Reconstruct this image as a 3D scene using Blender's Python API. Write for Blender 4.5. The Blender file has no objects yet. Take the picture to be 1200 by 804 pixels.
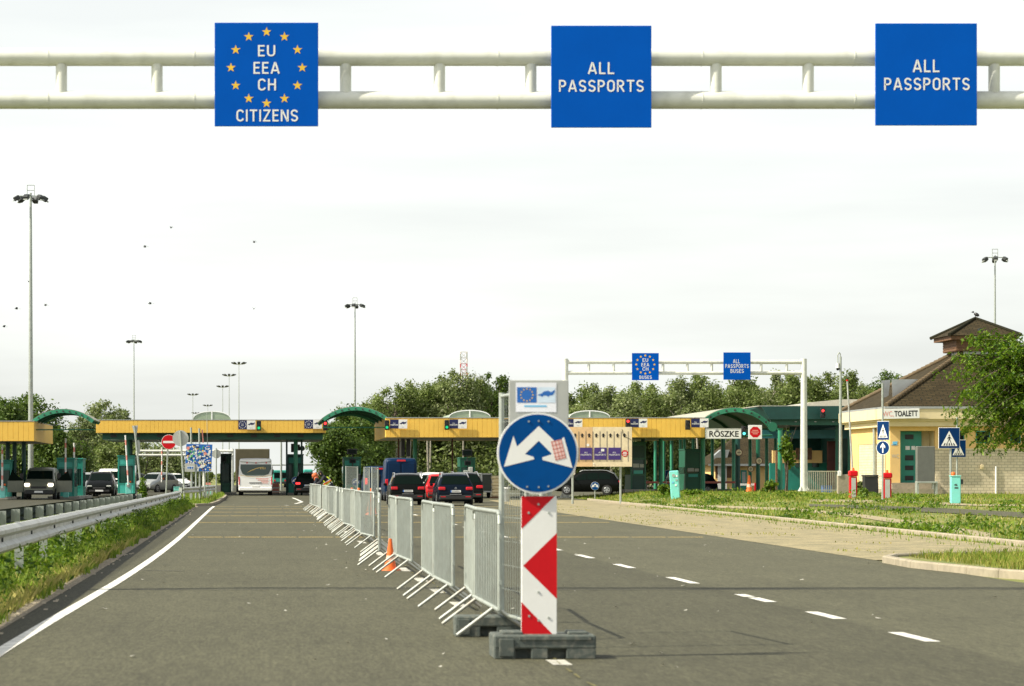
import bpy, math, random
import numpy as np
from mathutils import Vector, Matrix

R = math.radians
random.seed(7)
rng = np.random.default_rng(11)
scn = bpy.context.scene
COL = scn.collection

# ------------------------------------------------------------------ camera
F, CX, CY, EYE = 3000.0, 305.0, 559.0, 1.35        # focal length and vanishing point in photo pixels, eye height
cam_d = bpy.data.cameras.new('camera')
cam = bpy.data.objects.new('camera', cam_d)
COL.objects.link(cam)
cam.location = (0, 0, EYE)
cam.rotation_euler = (R(90), 0, 0)
cam_d.sensor_width = 36.0
cam_d.lens = 90.0
cam_d.shift_x = (600 - CX) / 1200
cam_d.shift_y = (CY - 402) / 1200
cam_d.clip_start = 0.5
cam_d.clip_end = 6000
cam_d.dof.use_dof = True
cam_d.dof.focus_distance = 110.0
cam_d.dof.aperture_fstop = 5.8
scn.camera = cam

# ------------------------------------------------------------------ sky and sun
SUN_AZ, SUN_EL = R(76), R(44)                      # light comes from the left, slightly from behind the camera
world = bpy.data.worlds.new('World')
scn.world = world
world.use_nodes = True
nt = world.node_tree
nt.nodes.clear()
w_out = nt.nodes.new('ShaderNodeOutputWorld')
w_bg = nt.nodes.new('ShaderNodeBackground')
sky = nt.nodes.new('ShaderNodeTexSky')
sky.sky_type = 'NISHITA'
sky.sun_disc = False
sky.sun_elevation = SUN_EL
sky.sun_rotation = math.pi + SUN_AZ
sky.air_density = 1.0
sky.dust_density = 3.0
sky.ozone_density = 1.0
w_bg.inputs['Strength'].default_value = 0.125
hsv = nt.nodes.new('ShaderNodeHueSaturation')
hsv.inputs['Saturation'].default_value = 0.35
veil = nt.nodes.new('ShaderNodeMixRGB')            # thin high overcast over the blue
veil.inputs['Color2'].default_value = (7.15, 7.35, 7.0, 1)
tcw = nt.nodes.new('ShaderNodeTexCoord')
mpw = nt.nodes.new('ShaderNodeMapping')
mpw.inputs['Scale'].default_value = (2.0, 2.0, 16.0)
nsw = nt.nodes.new('ShaderNodeTexNoise')
nsw.inputs['Scale'].default_value = 1.6
nsw.inputs['Detail'].default_value = 5
rpw = nt.nodes.new('ShaderNodeMapRange')
rpw.inputs['From Min'].default_value = 0.35
rpw.inputs['From Max'].default_value = 0.7
rpw.inputs['To Min'].default_value = 0.55
rpw.inputs['To Max'].default_value = 0.85
nt.links.new(tcw.outputs['Generated'], mpw.inputs['Vector'])
nt.links.new(mpw.outputs['Vector'], nsw.inputs['Vector'])
nt.links.new(nsw.outputs['Fac'], rpw.inputs['Value'])
sepw = nt.nodes.new('ShaderNodeSeparateXYZ')         # the white haze lies low; overhead the sky is clearer
hzw = nt.nodes.new('ShaderNodeMapRange')
hzw.interpolation_type = 'SMOOTHSTEP'
for q_, v_ in zip(('From Min', 'From Max', 'To Min', 'To Max'), (0.20, 0.65, 1.0, 0.12)): hzw.inputs[q_].default_value = v_
mlw = nt.nodes.new('ShaderNodeMath')
mlw.operation = 'MULTIPLY'
nt.links.new(tcw.outputs['Generated'], sepw.inputs['Vector'])
nt.links.new(sepw.outputs['Z'], hzw.inputs['Value'])
nt.links.new(hzw.outputs['Result'], mlw.inputs[0])
nt.links.new(rpw.outputs['Result'], mlw.inputs[1])
nt.links.new(mlw.outputs[0], veil.inputs['Fac'])
nt.links.new(sky.outputs['Color'], hsv.inputs['Color'])
nt.links.new(hsv.outputs['Color'], veil.inputs['Color1'])
nt.links.new(veil.outputs['Color'], w_bg.inputs['Color'])
nt.links.new(w_bg.outputs['Background'], w_out.inputs['Surface'])

sun_d = bpy.data.lights.new('sun', 'SUN')
sun_d.energy = 5.0
sun_d.angle = R(0.6)
sun_d.color = (1.0, 0.93, 0.76)
sun = bpy.data.objects.new('sun', sun_d)
COL.objects.link(sun)
sun_dir = Vector((math.sin(SUN_AZ) * math.cos(SUN_EL), math.cos(SUN_AZ) * math.cos(SUN_EL), -math.sin(SUN_EL)))
sun.rotation_euler = sun_dir.to_track_quat('-Z', 'Y').to_euler()
sun.location = (-40, -20, 60)

vs = scn.view_settings
vs.view_transform = 'Standard'
vs.look = 'None'
vs.gamma = 1.0
vs.use_curve_mapping = False
vs.exposure = 0.44


# ------------------------------------------------------------------ terrain and pixel helpers
def sst(a, b, v):
    t = min(1.0, max(0.0, (v - a) / (b - a)))
    return t * t * (3 - 2 * t)


def kerb_x(d):                                      # the kerb between the pavers and the grass
    return 14.96 + (d - 52.6) * 0.0419


def gz(x, y):                                       # the grassed island on the right stands a little higher
    return 0.4 * sst(62, 92, y) * (1 - sst(168, 188, y)) * sst(0.6, 5.0, x - kerb_x(y))


def P(px, py, d):
    return Vector(((px - CX) * d / F, d, EYE + (CY - py) * d / F))


def at(px, py):                                     # where the ground is seen at a pixel
    d = F * EYE / (py - CY)
    for _ in range(60):
        z = gz((px - CX) * d / F, d)
        dn = F * (EYE - z) / (py - CY)
        d = 0.7 * d + 0.3 * dn
    return Vector(((px - CX) * d / F, d, gz((px - CX) * d / F, d)))


def G(px, d):                                       # ground under a pixel column at a distance
    x = (px - CX) * d / F
    return Vector((x, d, gz(x, d)))


# ------------------------------------------------------------------ materials
def lin(h):
    h = h.lstrip('#')
    out = []
    for i in (0, 2, 4):
        c = int(h[i:i + 2], 16) / 255
        out.append(c / 12.92 if c <= 0.04045 else ((c + 0.055) / 1.055) ** 2.4)
    return tuple(out)


def mat(name, col, rough=0.6, metal=0.0, vary=0.12, scale=3.0, bump=0.0, bscale=60.0, emit=None, estr=1.0, spec=0.5, dirt=None, dirtamt=0.0):
    m = bpy.data.materials.new(name)
    m.use_nodes = True
    t = m.node_tree
    b = t.nodes['Principled BSDF']
    b.inputs['Roughness'].default_value = rough
    b.inputs['Metallic'].default_value = metal
    b.inputs['Specular IOR Level'].default_value = spec
    tc = t.nodes.new('ShaderNodeTexCoord')
    n = t.nodes.new('ShaderNodeTexNoise')
    n.inputs['Scale'].default_value = scale
    n.inputs['Detail'].default_value = 6
    n.inputs['Roughness'].default_value = 0.65
    t.links.new(tc.outputs['Object'], n.inputs['Vector'])
    mr = t.nodes.new('ShaderNodeMapRange')
    mr.inputs['From Min'].default_value = 0.3
    mr.inputs['From Max'].default_value = 0.7
    t.links.new(n.outputs['Fac'], mr.inputs['Value'])
    mx = t.nodes.new('ShaderNodeMixRGB')
    mx.inputs['Color1'].default_value = tuple(c * (1 - vary) for c in col) + (1,)
    mx.inputs['Color2'].default_value = tuple(min(1, c * (1 + vary)) for c in col) + (1,)
    t.links.new(mr.outputs['Result'], mx.inputs['Fac'])
    last = mx.outputs['Color']
    if dirt:
        n2 = t.nodes.new('ShaderNodeTexNoise')
        n2.inputs['Scale'].default_value = scale * 2.3
        n2.inputs['Detail'].default_value = 8
        t.links.new(tc.outputs['Object'], n2.inputs['Vector'])
        r2 = t.nodes.new('ShaderNodeMapRange')
        r2.inputs['From Min'].default_value = 0.48
        r2.inputs['From Max'].default_value = 0.72
        r2.inputs['To Max'].default_value = dirtamt
        t.links.new(n2.outputs['Fac'], r2.inputs['Value'])
        m2 = t.nodes.new('ShaderNodeMixRGB')
        m2.inputs['Color2'].default_value = tuple(dirt) + (1,)
        t.links.new(last, m2.inputs['Color1'])
        t.links.new(r2.outputs['Result'], m2.inputs['Fac'])
        last = m2.outputs['Color']
    t.links.new(last, b.inputs['Base Color'])
    if bump:
        n3 = t.nodes.new('ShaderNodeTexNoise')
        n3.inputs['Scale'].default_value = bscale
        n3.inputs['Detail'].default_value = 4
        t.links.new(tc.outputs['Object'], n3.inputs['Vector'])
        bp = t.nodes.new('ShaderNodeBump')
        bp.inputs['Strength'].default_value = bump
        bp.inputs['Distance'].default_value = 0.01
        t.links.new(n3.outputs['Fac'], bp.inputs['Height'])
        t.links.new(bp.outputs['Normal'], b.inputs['Normal'])
    if emit:
        b.inputs['Emission Color'].default_value = tuple(emit) + (1,)
        b.inputs['Emission Strength'].default_value = estr
    return m


def brick_mat(name, c1, c2, mortar, bw, bh, ms=0.012, rough=0.8, bump=0.4):
    m = bpy.data.materials.new(name)
    m.use_nodes = True
    t = m.node_tree
    b = t.nodes['Principled BSDF']
    b.inputs['Roughness'].default_value = rough
    b.inputs['Specular IOR Level'].default_value = 0.15
    uv = t.nodes.new('ShaderNodeUVMap')
    br = t.nodes.new('ShaderNodeTexBrick')
    br.inputs['Color1'].default_value = tuple(c1) + (1,)
    br.inputs['Color2'].default_value = tuple(c2) + (1,)
    br.inputs['Mortar'].default_value = tuple(mortar) + (1,)
    br.inputs['Scale'].default_value = 1.0
    br.inputs['Brick Width'].default_value = bw
    br.inputs['Row Height'].default_value = bh
    br.inputs['Mortar Size'].default_value = ms
    t.links.new(uv.outputs['UV'], br.inputs['Vector'])
    n = t.nodes.new('ShaderNodeTexNoise')
    n.inputs['Scale'].default_value = 1.3
    n.inputs['Detail'].default_value = 7
    t.links.new(uv.outputs['UV'], n.inputs['Vector'])
    mr = t.nodes.new('ShaderNodeMapRange')
    mr.inputs['To Min'].default_value = 0.75
    mr.inputs['To Max'].default_value = 1.25
    t.links.new(n.outputs['Fac'], mr.inputs['Value'])
    mu = t.nodes.new('ShaderNodeVectorMath')
    mu.operation = 'SCALE'
    t.links.new(br.outputs['Color'], mu.inputs[0])
    t.links.new(mr.outputs['Result'], mu.inputs['Scale'])
    t.links.new(mu.outputs['Vector'], b.inputs['Base Color'])
    bp = t.nodes.new('ShaderNodeBump')
    bp.inputs['Strength'].default_value = bump
    bp.inputs['Distance'].default_value = 0.02
    bp.invert = True
    t.links.new(br.outputs['Fac'], bp.inputs['Height'])
    t.links.new(bp.outputs['Normal'], b.inputs['Normal'])
    return m


def leaf_mat(name, dark, light, trans=0.35, rough=0.55, third=None):
    m = bpy.data.materials.new(name)
    m.use_nodes = True
    t = m.node_tree
    t.nodes.clear()
    out = t.nodes.new('ShaderNodeOutputMaterial')
    geo = t.nodes.new('ShaderNodeNewGeometry')
    cr = t.nodes.new('ShaderNodeValToRGB')
    cr.color_ramp.elements[0].color = tuple(dark) + (1,)
    cr.color_ramp.elements[1].color = tuple(light) + (1,)
    if third:
        e = cr.color_ramp.elements.new(0.86)
        e.color = tuple(light) + (1,)
        cr.color_ramp.elements[2].color = tuple(third) + (1,)
    t.links.new(geo.outputs['Random Per Island'], cr.inputs['Fac'])
    tc = t.nodes.new('ShaderNodeTexCoord')
    n = t.nodes.new('ShaderNodeTexNoise')
    n.inputs['Scale'].default_value = 0.55
    n.inputs['Detail'].default_value = 3
    t.links.new(tc.outputs['Object'], n.inputs['Vector'])
    mr = t.nodes.new('ShaderNodeMapRange')
    mr.inputs['From Min'].default_value = 0.3
    mr.inputs['From Max'].default_value = 0.7
    mr.inputs['To Min'].default_value = 0.72
    mr.inputs['To Max'].default_value = 1.28
    t.links.new(n.outputs['Fac'], mr.inputs['Value'])
    mu = t.nodes.new('ShaderNodeVectorMath')
    mu.operation = 'SCALE'
    t.links.new(cr.outputs['Color'], mu.inputs[0])
    t.links.new(mr.outputs['Result'], mu.inputs['Scale'])
    p = t.nodes.new('ShaderNodeBsdfPrincipled')
    p.inputs['Roughness'].default_value = rough
    p.inputs['Specular IOR Level'].default_value = 0.35
    tr = t.nodes.new('ShaderNodeBsdfTranslucent')
    mx = t.nodes.new('ShaderNodeMixShader')
    mx.inputs['Fac'].default_value = trans
    t.links.new(mu.outputs['Vector'], p.inputs['Base Color'])
    t.links.new(mu.outputs['Vector'], tr.inputs['Color'])
    t.links.new(p.outputs['BSDF'], mx.inputs[1])
    t.links.new(tr.outputs['BSDF'], mx.inputs[2])
    t.links.new(mx.outputs['Shader'], out.inputs['Surface'])
    return m


def glass_mat(name, col, rough=0.06, spec=0.5):
    return mat(name, col, rough, 0.0, 0.05, 1.0, spec=spec)


M = {}
M['asphalt'] = None
M['galv'] = mat('galvanised_steel', (0.385, 0.42, 0.38), 0.5, 0.4, 0.14, 4.0, dirt=(0.25, 0.22, 0.17), dirtamt=0.3)
M['footsteel'] = mat('rusty_foot_steel', (0.38, 0.395, 0.36), 0.5, 0.4, 0.15, 3.0, dirt=(0.22, 0.13, 0.06), dirtamt=0.7)
M['rail'] = mat('guardrail_steel', (0.50, 0.51, 0.48), 0.5, 0.35, 0.12, 2.0, dirt=(0.22, 0.2, 0.16), dirtamt=0.5)
M['gpaint'] = mat('gantry_paint', (0.70, 0.71, 0.64), 0.45, 0.0, 0.07, 2.2, dirt=(0.34, 0.34, 0.26), dirtamt=0.32)
M['white'] = mat('white_paint', (0.78, 0.78, 0.75), 0.4, 0.0, 0.04, 2.0)
M['signwhite'] = mat('sign_white', (0.80, 0.80, 0.77), 0.5, 0.0, 0.04, 5.0)
M['signblue'] = mat('sign_blue', (0.0, 0.088, 0.47), 0.5, 0.0, 0.06, 1.5, spec=0.05)
M['deepblue'] = mat('deep_sign_blue', (0.0, 0.062, 0.24), 0.5, 0.0, 0.16, 2.5, spec=0.08)
M['crossblue'] = mat('crossing_sign_blue', (0.002, 0.032, 0.125), 0.5, 0.0, 0.12, 2.5, spec=0.1)
M['navy'] = mat('navy_print', (0.006, 0.012, 0.085), 0.5, 0.0, 0.1, 4.0)
M['purple'] = mat('purple_print', (0.05, 0.025, 0.18), 0.45, 0.0, 0.2, 4.0)
M['star'] = mat('star_yellow', (0.85, 0.52, 0.03), 0.45, 0.0, 0.08, 9.0)
M['signred'] = mat('sign_red', (0.56, 0.006, 0.012), 0.45, 0.0, 0.1, 4.0, spec=0.2)
M['pink'] = mat('faded_red_print', (0.74, 0.27, 0.22), 0.6, 0.0, 0.1, 9.0)
M['paper'] = mat('white_paper', (0.82, 0.83, 0.88), 0.6, 0.0, 0.03, 6.0)
M['printblue'] = mat('print_blue', (0.015, 0.13, 0.46), 0.5, 0.0, 0.1, 8.0)
M['printcyan'] = mat('print_cyan', (0.15, 0.50, 0.78), 0.5, 0.0, 0.1, 8.0)
M['dullrail'] = mat('weathered_rail', (0.028, 0.042, 0.042), 0.8, 0.0, 0.25, 2.0, spec=0.1)  # rail steel with the shade on its back put into the colour
M['greyback'] = mat('grey_sign_back', (0.47, 0.48, 0.45), 0.5, 0.3, 0.1, 3.0)
M['black'] = mat('black_paint', (0.012, 0.012, 0.013), 0.45, 0.0, 0.2, 4.0)
M['rubber'] = mat('recycled_rubber', (0.075, 0.09, 0.08), 0.85, 0.0, 0.2, 9.0, 0.3, 90, dirt=(0.3, 0.28, 0.22), dirtamt=0.4)
M['yellow'] = mat('yellow_cladding', (0.86, 0.53, 0.085), 0.45, 0.0, 0.04, 0.8, dirt=(0.62, 0.38, 0.06), dirtamt=0.22)
M['green'] = mat('green_paint', (0.008, 0.105, 0.058), 0.4, 0.0, 0.15, 1.5)
M['greenlt'] = mat('sea_green_paint', (0.035, 0.25, 0.14), 0.42, 0.0, 0.15, 1.5)
M['greendk'] = mat('dark_green_cladding', (0.006, 0.055, 0.045), 0.45, 0.0, 0.2, 1.0)
M['teal'] = mat('turquoise_paint', (0.20, 0.66, 0.58), 0.4, 0.0, 0.08, 2.5, dirt=(0.25, 0.4, 0.35), dirtamt=0.3)
M['boothteal'] = mat('booth_teal', (0.02, 0.25, 0.19), 0.4, 0.0, 0.12, 2.0)
M['tealpale'] = mat('teal_panel', (0.05, 0.40, 0.33), 0.4, 0.0, 0.12, 2.0)
M['glass'] = glass_mat('dark_glass', (0.004, 0.009, 0.007), 0.08, 0.07)
M['bglass'] = glass_mat('booth_glass', (0.022, 0.065, 0.05), 0.08, 0.35)
M['roofglass'] = mat('pale_polycarbonate', (0.25, 0.31, 0.21), 0.4, 0.0, 0.12, 1.0)
M['vault'] = mat('vault_sheet', (0.02, 0.14, 0.085), 0.4, 0.0, 0.18, 2.5)
M['soffit'] = mat('pale_soffit', (0.46, 0.45, 0.38), 0.6, 0.0, 0.12, 0.5)
M['concrete'] = mat('kerb_concrete', (0.33, 0.285, 0.205), 0.9, 0.0, 0.16, 3.0, 0.3, 50, dirt=(0.16, 0.15, 0.1), dirtamt=0.4)
M['grey_concrete'] = mat('grey_concrete', (0.36, 0.34, 0.30), 0.9, 0.0, 0.15, 3.0, 0.3, 50, dirt=(0.16, 0.15, 0.13), dirtamt=0.4)
M['orange'] = mat('cone_orange', (0.80, 0.14, 0.015), 0.5, 0.0, 0.08, 6.0)
M['bark'] = mat('bark', (0.13, 0.10, 0.075), 0.9, 0.0, 0.35, 4.0, 0.5, 20)
M['palebark'] = mat('pale_bark', (0.34, 0.31, 0.25), 0.9, 0.0, 0.3, 3.0)
M['tail'] = mat('tail_lamp_red', (0.55, 0.01, 0.02), 0.2, 0.0, 0.15, 9.0)
M['taillit'] = mat('lit_tail_lamp', (0.7, 0.03, 0.03), 0.2, emit=(1, 0.05, 0.05), estr=1.1)
M['headlit'] = mat('lit_headlamp', (0.9, 0.85, 0.7), 0.2, emit=(1.0, 0.86, 0.62), estr=3.0)
M['lens_r'] = mat('red_lens_lit', (0.4, 0.01, 0.01), 0.3, emit=(1, 0.04, 0.04), estr=1.8)
M['lens_g'] = mat('green_lens_lit', (0.01, 0.25, 0.09), 0.3, emit=(0.0, 0.60, 0.22), estr=0.9)
M['lens_c'] = mat('cyan_lens_lit', (0.05, 0.5, 0.42), 0.3, emit=(0.12, 1.0, 0.82), estr=1.5)
M['lens_off'] = mat('dark_lens', (0.03, 0.03, 0.03), 0.2)
M['lampdark'] = mat('lamp_housing', (0.05, 0.055, 0.055), 0.5, 0.3)
M['lampglass'] = mat('lamp_glass', (0.42, 0.44, 0.40), 0.25)
M['cream'] = mat('cream_render', (0.72, 0.60, 0.36), 0.8, 0.0, 0.05, 1.2, dirt=(0.5, 0.42, 0.27), dirtamt=0.3)
M['ochre'] = mat('ochre_render', (0.78, 0.52, 0.20), 0.8, 0.0, 0.05, 1.2, dirt=(0.6, 0.4, 0.18), dirtamt=0.3)
M['timber'] = mat('orange_timber', (0.145, 0.072, 0.034), 0.7, 0.0, 0.3, 5.0)
M['maroon'] = mat('maroon_panel', (0.10, 0.022, 0.015), 0.6, 0.0, 0.3, 1.0)
M['brickw'] = brick_mat('cream_brick', (0.66, 0.58, 0.42), (0.58, 0.50, 0.35), (0.40, 0.35, 0.25), 0.33, 0.155, 0.016)
M['tile'] = brick_mat('brown_roof_tile', (0.062, 0.046, 0.023), (0.042, 0.031, 0.016), (0.020, 0.019, 0.010), 0.45, 0.165, 0.022, 0.85, 0.8)
M['zinc'] = mat('zinc_flashing', (0.40, 0.42, 0.42), 0.4, 0.5, 0.1, 2.0)
M['plate'] = mat('number_plate', (0.78, 0.78, 0.76), 0.4)
M['tyre'] = mat('tyre_rubber', (0.018, 0.018, 0.018), 0.85)
M['rim'] = mat('alloy_rim', (0.4, 0.41, 0.42), 0.35, 0.7)
M['carblack'] = mat('black_car_paint', (0.005, 0.006, 0.0055), 0.2, 0.0, 0.1, 1.0, spec=0.10)
M['carnavy'] = mat('dark_blue_car_paint', (0.004, 0.008, 0.016), 0.2, 0.0, 0.1, 1.0, spec=0.12)
M['vanblue'] = mat('blue_van_paint', (0.004, 0.020, 0.058), 0.35, 0.0, 0.1, 1.0, spec=0.12)
M['carred'] = mat('red_car_paint', (0.52, 0.015, 0.018), 0.2, 0.0, 0.08, 1.0)
M['carwhite'] = mat('white_car_paint', (0.90, 0.90, 0.88), 0.25, 0.0, 0.05, 1.0)
M['carsilver'] = mat('silver_car_paint', (0.42, 0.44, 0.43), 0.3, 0.5, 0.08, 1.0)
M['vangrey'] = mat('grey_green_van_paint', (0.17, 0.18, 0.14), 0.35, 0.2, 0.08, 1.0)
M['khaki'] = mat('khaki_tarpaulin', (0.085, 0.075, 0.04), 0.8, 0.0, 0.15, 1.0)
M['gold'] = mat('gold_print', (0.62, 0.45, 0.14), 0.5)
M['busglass'] = glass_mat('bus_glass', (0.055, 0.085, 0.075), 0.08)
M['grille'] = mat('black_plastic', (0.02, 0.02, 0.02), 0.6)
M['hivis'] = mat('hi_vis_yellow', (0.66, 0.78, 0.03), 0.7)
M['hivisor'] = mat('hi_vis_orange', (0.92, 0.20, 0.03), 0.7)
M['reflect'] = mat('reflective_tape', (0.72, 0.73, 0.70), 0.35)
M['cloth'] = mat('dark_cloth', (0.016, 0.018, 0.025), 0.9, 0.0, 0.2, 8.0)
M['skin'] = mat('skin', (0.55, 0.30, 0.20), 0.55)
M['hair'] = mat('dark_hair', (0.02, 0.014, 0.01), 0.7)
M['ginger'] = mat('ginger_hair', (0.50, 0.11, 0.03), 0.7)
M['tar'] = mat('tar_seal', (0.028, 0.027, 0.025), 0.6)  # for the crack and the painted shadow line of the gantry
M['roadwhite'] = mat('road_paint_white', (0.74, 0.73, 0.66), 0.7, 0.0, 0.08, 4.0, dirt=(0.20, 0.19, 0.16), dirtamt=0.8)
M['fadedwhite'] = mat('faded_road_paint', (0.50, 0.49, 0.42), 0.8, 0.0, 0.1, 4.0, dirt=(0.12, 0.115, 0.10), dirtamt=0.95)
M['roadyellow'] = mat('road_paint_yellow', (0.58, 0.42, 0.12), 0.75, 0.0, 0.1, 2.0, dirt=(0.2, 0.165, 0.09), dirtamt=0.5)
M['moss'] = mat('mossy_seam', (0.14, 0.125, 0.04), 0.9, 0.0, 0.3, 5.0)
M['leaf_wood'] = leaf_mat('wood_leaves', (0.080, 0.125, 0.022), (0.21, 0.265, 0.068), 0.42, 0.55, (0.38, 0.41, 0.21))
M['leaf_dark'] = leaf_mat('dark_leaves', (0.045, 0.095, 0.012), (0.135, 0.20, 0.030), 0.40)
M['leaf_pale'] = leaf_mat('pale_poplar_leaves', (0.10, 0.145, 0.036), (0.25, 0.295, 0.105), 0.42, 0.55, (0.44, 0.47, 0.29))
M['leaf_fresh'] = leaf_mat('fresh_leaves', (0.028, 0.085, 0.004), (0.17, 0.265, 0.012), 0.38)
M['grass'] = leaf_mat('grass_blades', (0.09, 0.17, 0.012), (0.25, 0.34, 0.035), 0.4, 0.6, (0.48, 0.40, 0.13))
M['drygrass'] = leaf_mat('dry_grass_blades', (0.17, 0.21, 0.025), (0.36, 0.34, 0.07), 0.4, 0.6, (0.58, 0.46, 0.17))
M['ripegrass'] = leaf_mat('straw_grass_heads', (0.24, 0.25, 0.05), (0.50, 0.43, 0.14), 0.3, 0.6)


# ------------------------------------------------------------------ object helpers
def tag(o, label=None, cat=None, group=None, kind=None):
    if label: o['label'] = label
    if cat: o['category'] = cat
    if group: o['group'] = group
    if kind: o['kind'] = kind
    return o


def thing(name, label, cat, loc=(0, 0, 0), rotz=0.0, group=None):
    o = bpy.data.objects.new(name, None)
    o.empty_display_size = 0.2
    COL.objects.link(o)
    o.location = loc
    o.rotation_euler = (0, 0, rotz)
    return tag(o, label, cat, group)


def dup(root, loc, rotz=None, label=None, group=None, cat=None):
    r = root.copy()
    COL.objects.link(r)
    r.location = loc
    if rotz is not None: r.rotation_euler = (0, 0, rotz)
    if label: r['label'] = label
    if group: r['group'] = group
    if cat: r['category'] = cat
    for ch in list(root.children):
        c = ch.copy(); COL.objects.link(c); c.parent = r
        for g in list(ch.children):
            e = g.copy(); COL.objects.link(e); e.parent = c
    return r


class MB:
    def __init__(self):
        self.v, self.f, self.m, self.s = [], [], [], []

    def add(self, vs, fs, m=0, smooth=False, mtx=None):
        o = len(self.v)
        for p in vs:
            p = Vector(p)
            if mtx is not None: p = mtx @ p
            self.v.append(p)
        for f in fs:
            self.f.append(tuple(i + o for i in f)); self.m.append(m); self.s.append(smooth)
        return self

    def box(self, c, s, m=0, rot=None, bev=0.0):
        x, y, z = s[0] / 2, s[1] / 2, s[2] / 2
        if bev > 0:
            b = min(bev, x * .9, y * .9, z * .9)
            pts = []
            for sx in (-1, 1):
                for sy in (-1, 1):
                    for sz in (-1, 1):
                        pts += [(sx * x, sy * (y - b), sz * (z - b)), (sx * (x - b), sy * y, sz * (z - b)), (sx * (x - b), sy * (y - b), sz * z)]
            idx = {}
            k = 0
            for sx in (-1, 1):
                for sy in (-1, 1):
                    for sz in (-1, 1):
                        for a in range(3): idx[(sx, sy, sz, a)] = k; k += 1
            fs = []
            for sx in (-1, 1):
                fs.append([idx[(sx, a, b_, 0)] for a, b_ in ((-1, -1), (1, -1), (1, 1), (-1, 1))])
            for sy in (-1, 1):
                fs.append([idx[(a, sy, b_, 1)] for a, b_ in ((-1, -1), (1, -1), (1, 1), (-1, 1))])
            for sz in (-1, 1):
                fs.append([idx[(a, b_, sz, 2)] for a, b_ in ((-1, -1), (1, -1), (1, 1), (-1, 1))])
            for sx in (-1, 1):
                for sy in (-1, 1):
                    fs.append([idx[(sx, sy, -1, 0)], idx[(sx, sy, 1, 0)], idx[(sx, sy, 1, 1)], idx[(sx, sy, -1, 1)]])
                for sz in (-1, 1):
                    fs.append([idx[(sx, -1, sz, 0)], idx[(sx, 1, sz, 0)], idx[(sx, 1, sz, 2)], idx[(sx, -1, sz, 2)]])
            for sy in (-1, 1):
                for sz in (-1, 1):
                    fs.append([idx[(-1, sy, sz, 1)], idx[(1, sy, sz, 1)], idx[(1, sy, sz, 2)], idx[(-1, sy, sz, 2)]])
            for sx in (-1, 1):
                for sy in (-1, 1):
                    for sz in (-1, 1):
                        fs.append([idx[(sx, sy, sz, a)] for a in range(3)])
            vs = pts
        else:
            vs = [(-x, -y, -z), (x, -y, -z), (x, y, -z), (-x, y, -z), (-x, -y, z), (x, -y, z), (x, y, z), (-x, y, z)]
            fs = [(0, 3, 2, 1), (4, 5, 6, 7), (0, 1, 5, 4), (1, 2, 6, 5), (2, 3, 7, 6), (3, 0, 4, 7)]
        mt = Matrix.Translation(Vector(c))
        if rot is not None: mt = mt @ rot
        return self.add(vs, fs, m, False, mt)

    def bb(self, x0, x1, y0, y1, z0, z1, m=0, bev=0.0):
        return self.box(((x0 + x1) / 2, (y0 + y1) / 2, (z0 + z1) / 2), (abs(x1 - x0), abs(y1 - y0), abs(z1 - z0)), m, None, bev)

    def cyl(self, a, b, r0, r1=None, n=10, m=0, caps=True, smooth=True):
        a, b = Vector(a), Vector(b)
        if r1 is None: r1 = r0
        ax = (b - a).normalized()
        u = ax.orthogonal().normalized()
        w = ax.cross(u)
        vs = []
        for k in range(n):
            t = 2 * math.pi * k / n
            dv = u * math.cos(t) + w * math.sin(t)
            vs.append(a + dv * r0); vs.append(b + dv * r1)
        fs = [(2 * k, 2 * ((k + 1) % n), 2 * ((k + 1) % n) + 1, 2 * k + 1) for k in range(n)]
        self.add(vs, fs, m, smooth)
        if caps:
            self.add([vs[2 * k] for k in range(n)], [tuple(range(n))], m)
            self.add([vs[2 * k + 1] for k in range(n)], [tuple(range(n))], m)
        return self

    def tube(self, pts, r, n=8, m=0):
        for i in range(len(pts) - 1):
            self.cyl(pts[i], pts[i + 1], r, r, n, m, True)
        return self

    def prism(self, poly, y0, y1, m=0):               # polygon in x,z extruded along y
        n = len(poly)
        vs = [(p[0], y0, p[1]) for p in poly] + [(p[0], y1, p[1]) for p in poly]
        fs = [tuple(range(n)), tuple(range(2 * n - 1, n - 1, -1))]
        fs += [(i, (i + 1) % n, n + (i + 1) % n, n + i) for i in range(n)]
        return self.add(vs, fs, m)

    def flat(self, poly, y, m=0):                     # polygon in x,z facing -y
        return self.add([(p[0], y, p[1]) for p in poly], [tuple(range(len(poly)))], m)

    def ground(self, poly, z, m=0):
        return self.add([(p[0], p[1], z if len(p) < 3 else p[2]) for p in poly], [tuple(range(len(poly)))], m)

    def ell(self, c, r, n=10, k=7, m=0, mtx=None):
        vs, fs = [], []
        for j in range(k + 1):
            ph = math.pi * j / k
            for i in range(n):
                t = 2 * math.pi * i / n
                vs.append((c[0] + r[0] * math.sin(ph) * math.cos(t), c[1] + r[1] * math.sin(ph) * math.sin(t), c[2] + r[2] * math.cos(ph)))
        for j in range(k):
            for i in range(n):
                fs.append((j * n + i, j * n + (i + 1) % n, (j + 1) * n + (i + 1) % n, (j + 1) * n + i))
        return self.add(vs, fs, m, True, mtx)

    def disc(self, c, r, y0, y1, n=32, m=0):          # round plate facing -y
        return self.prism([(c[0] + r * math.cos(2 * math.pi * k / n), c[1] + r * math.sin(2 * math.pi * k / n)) for k in range(n)], y0, y1, m)

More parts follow.
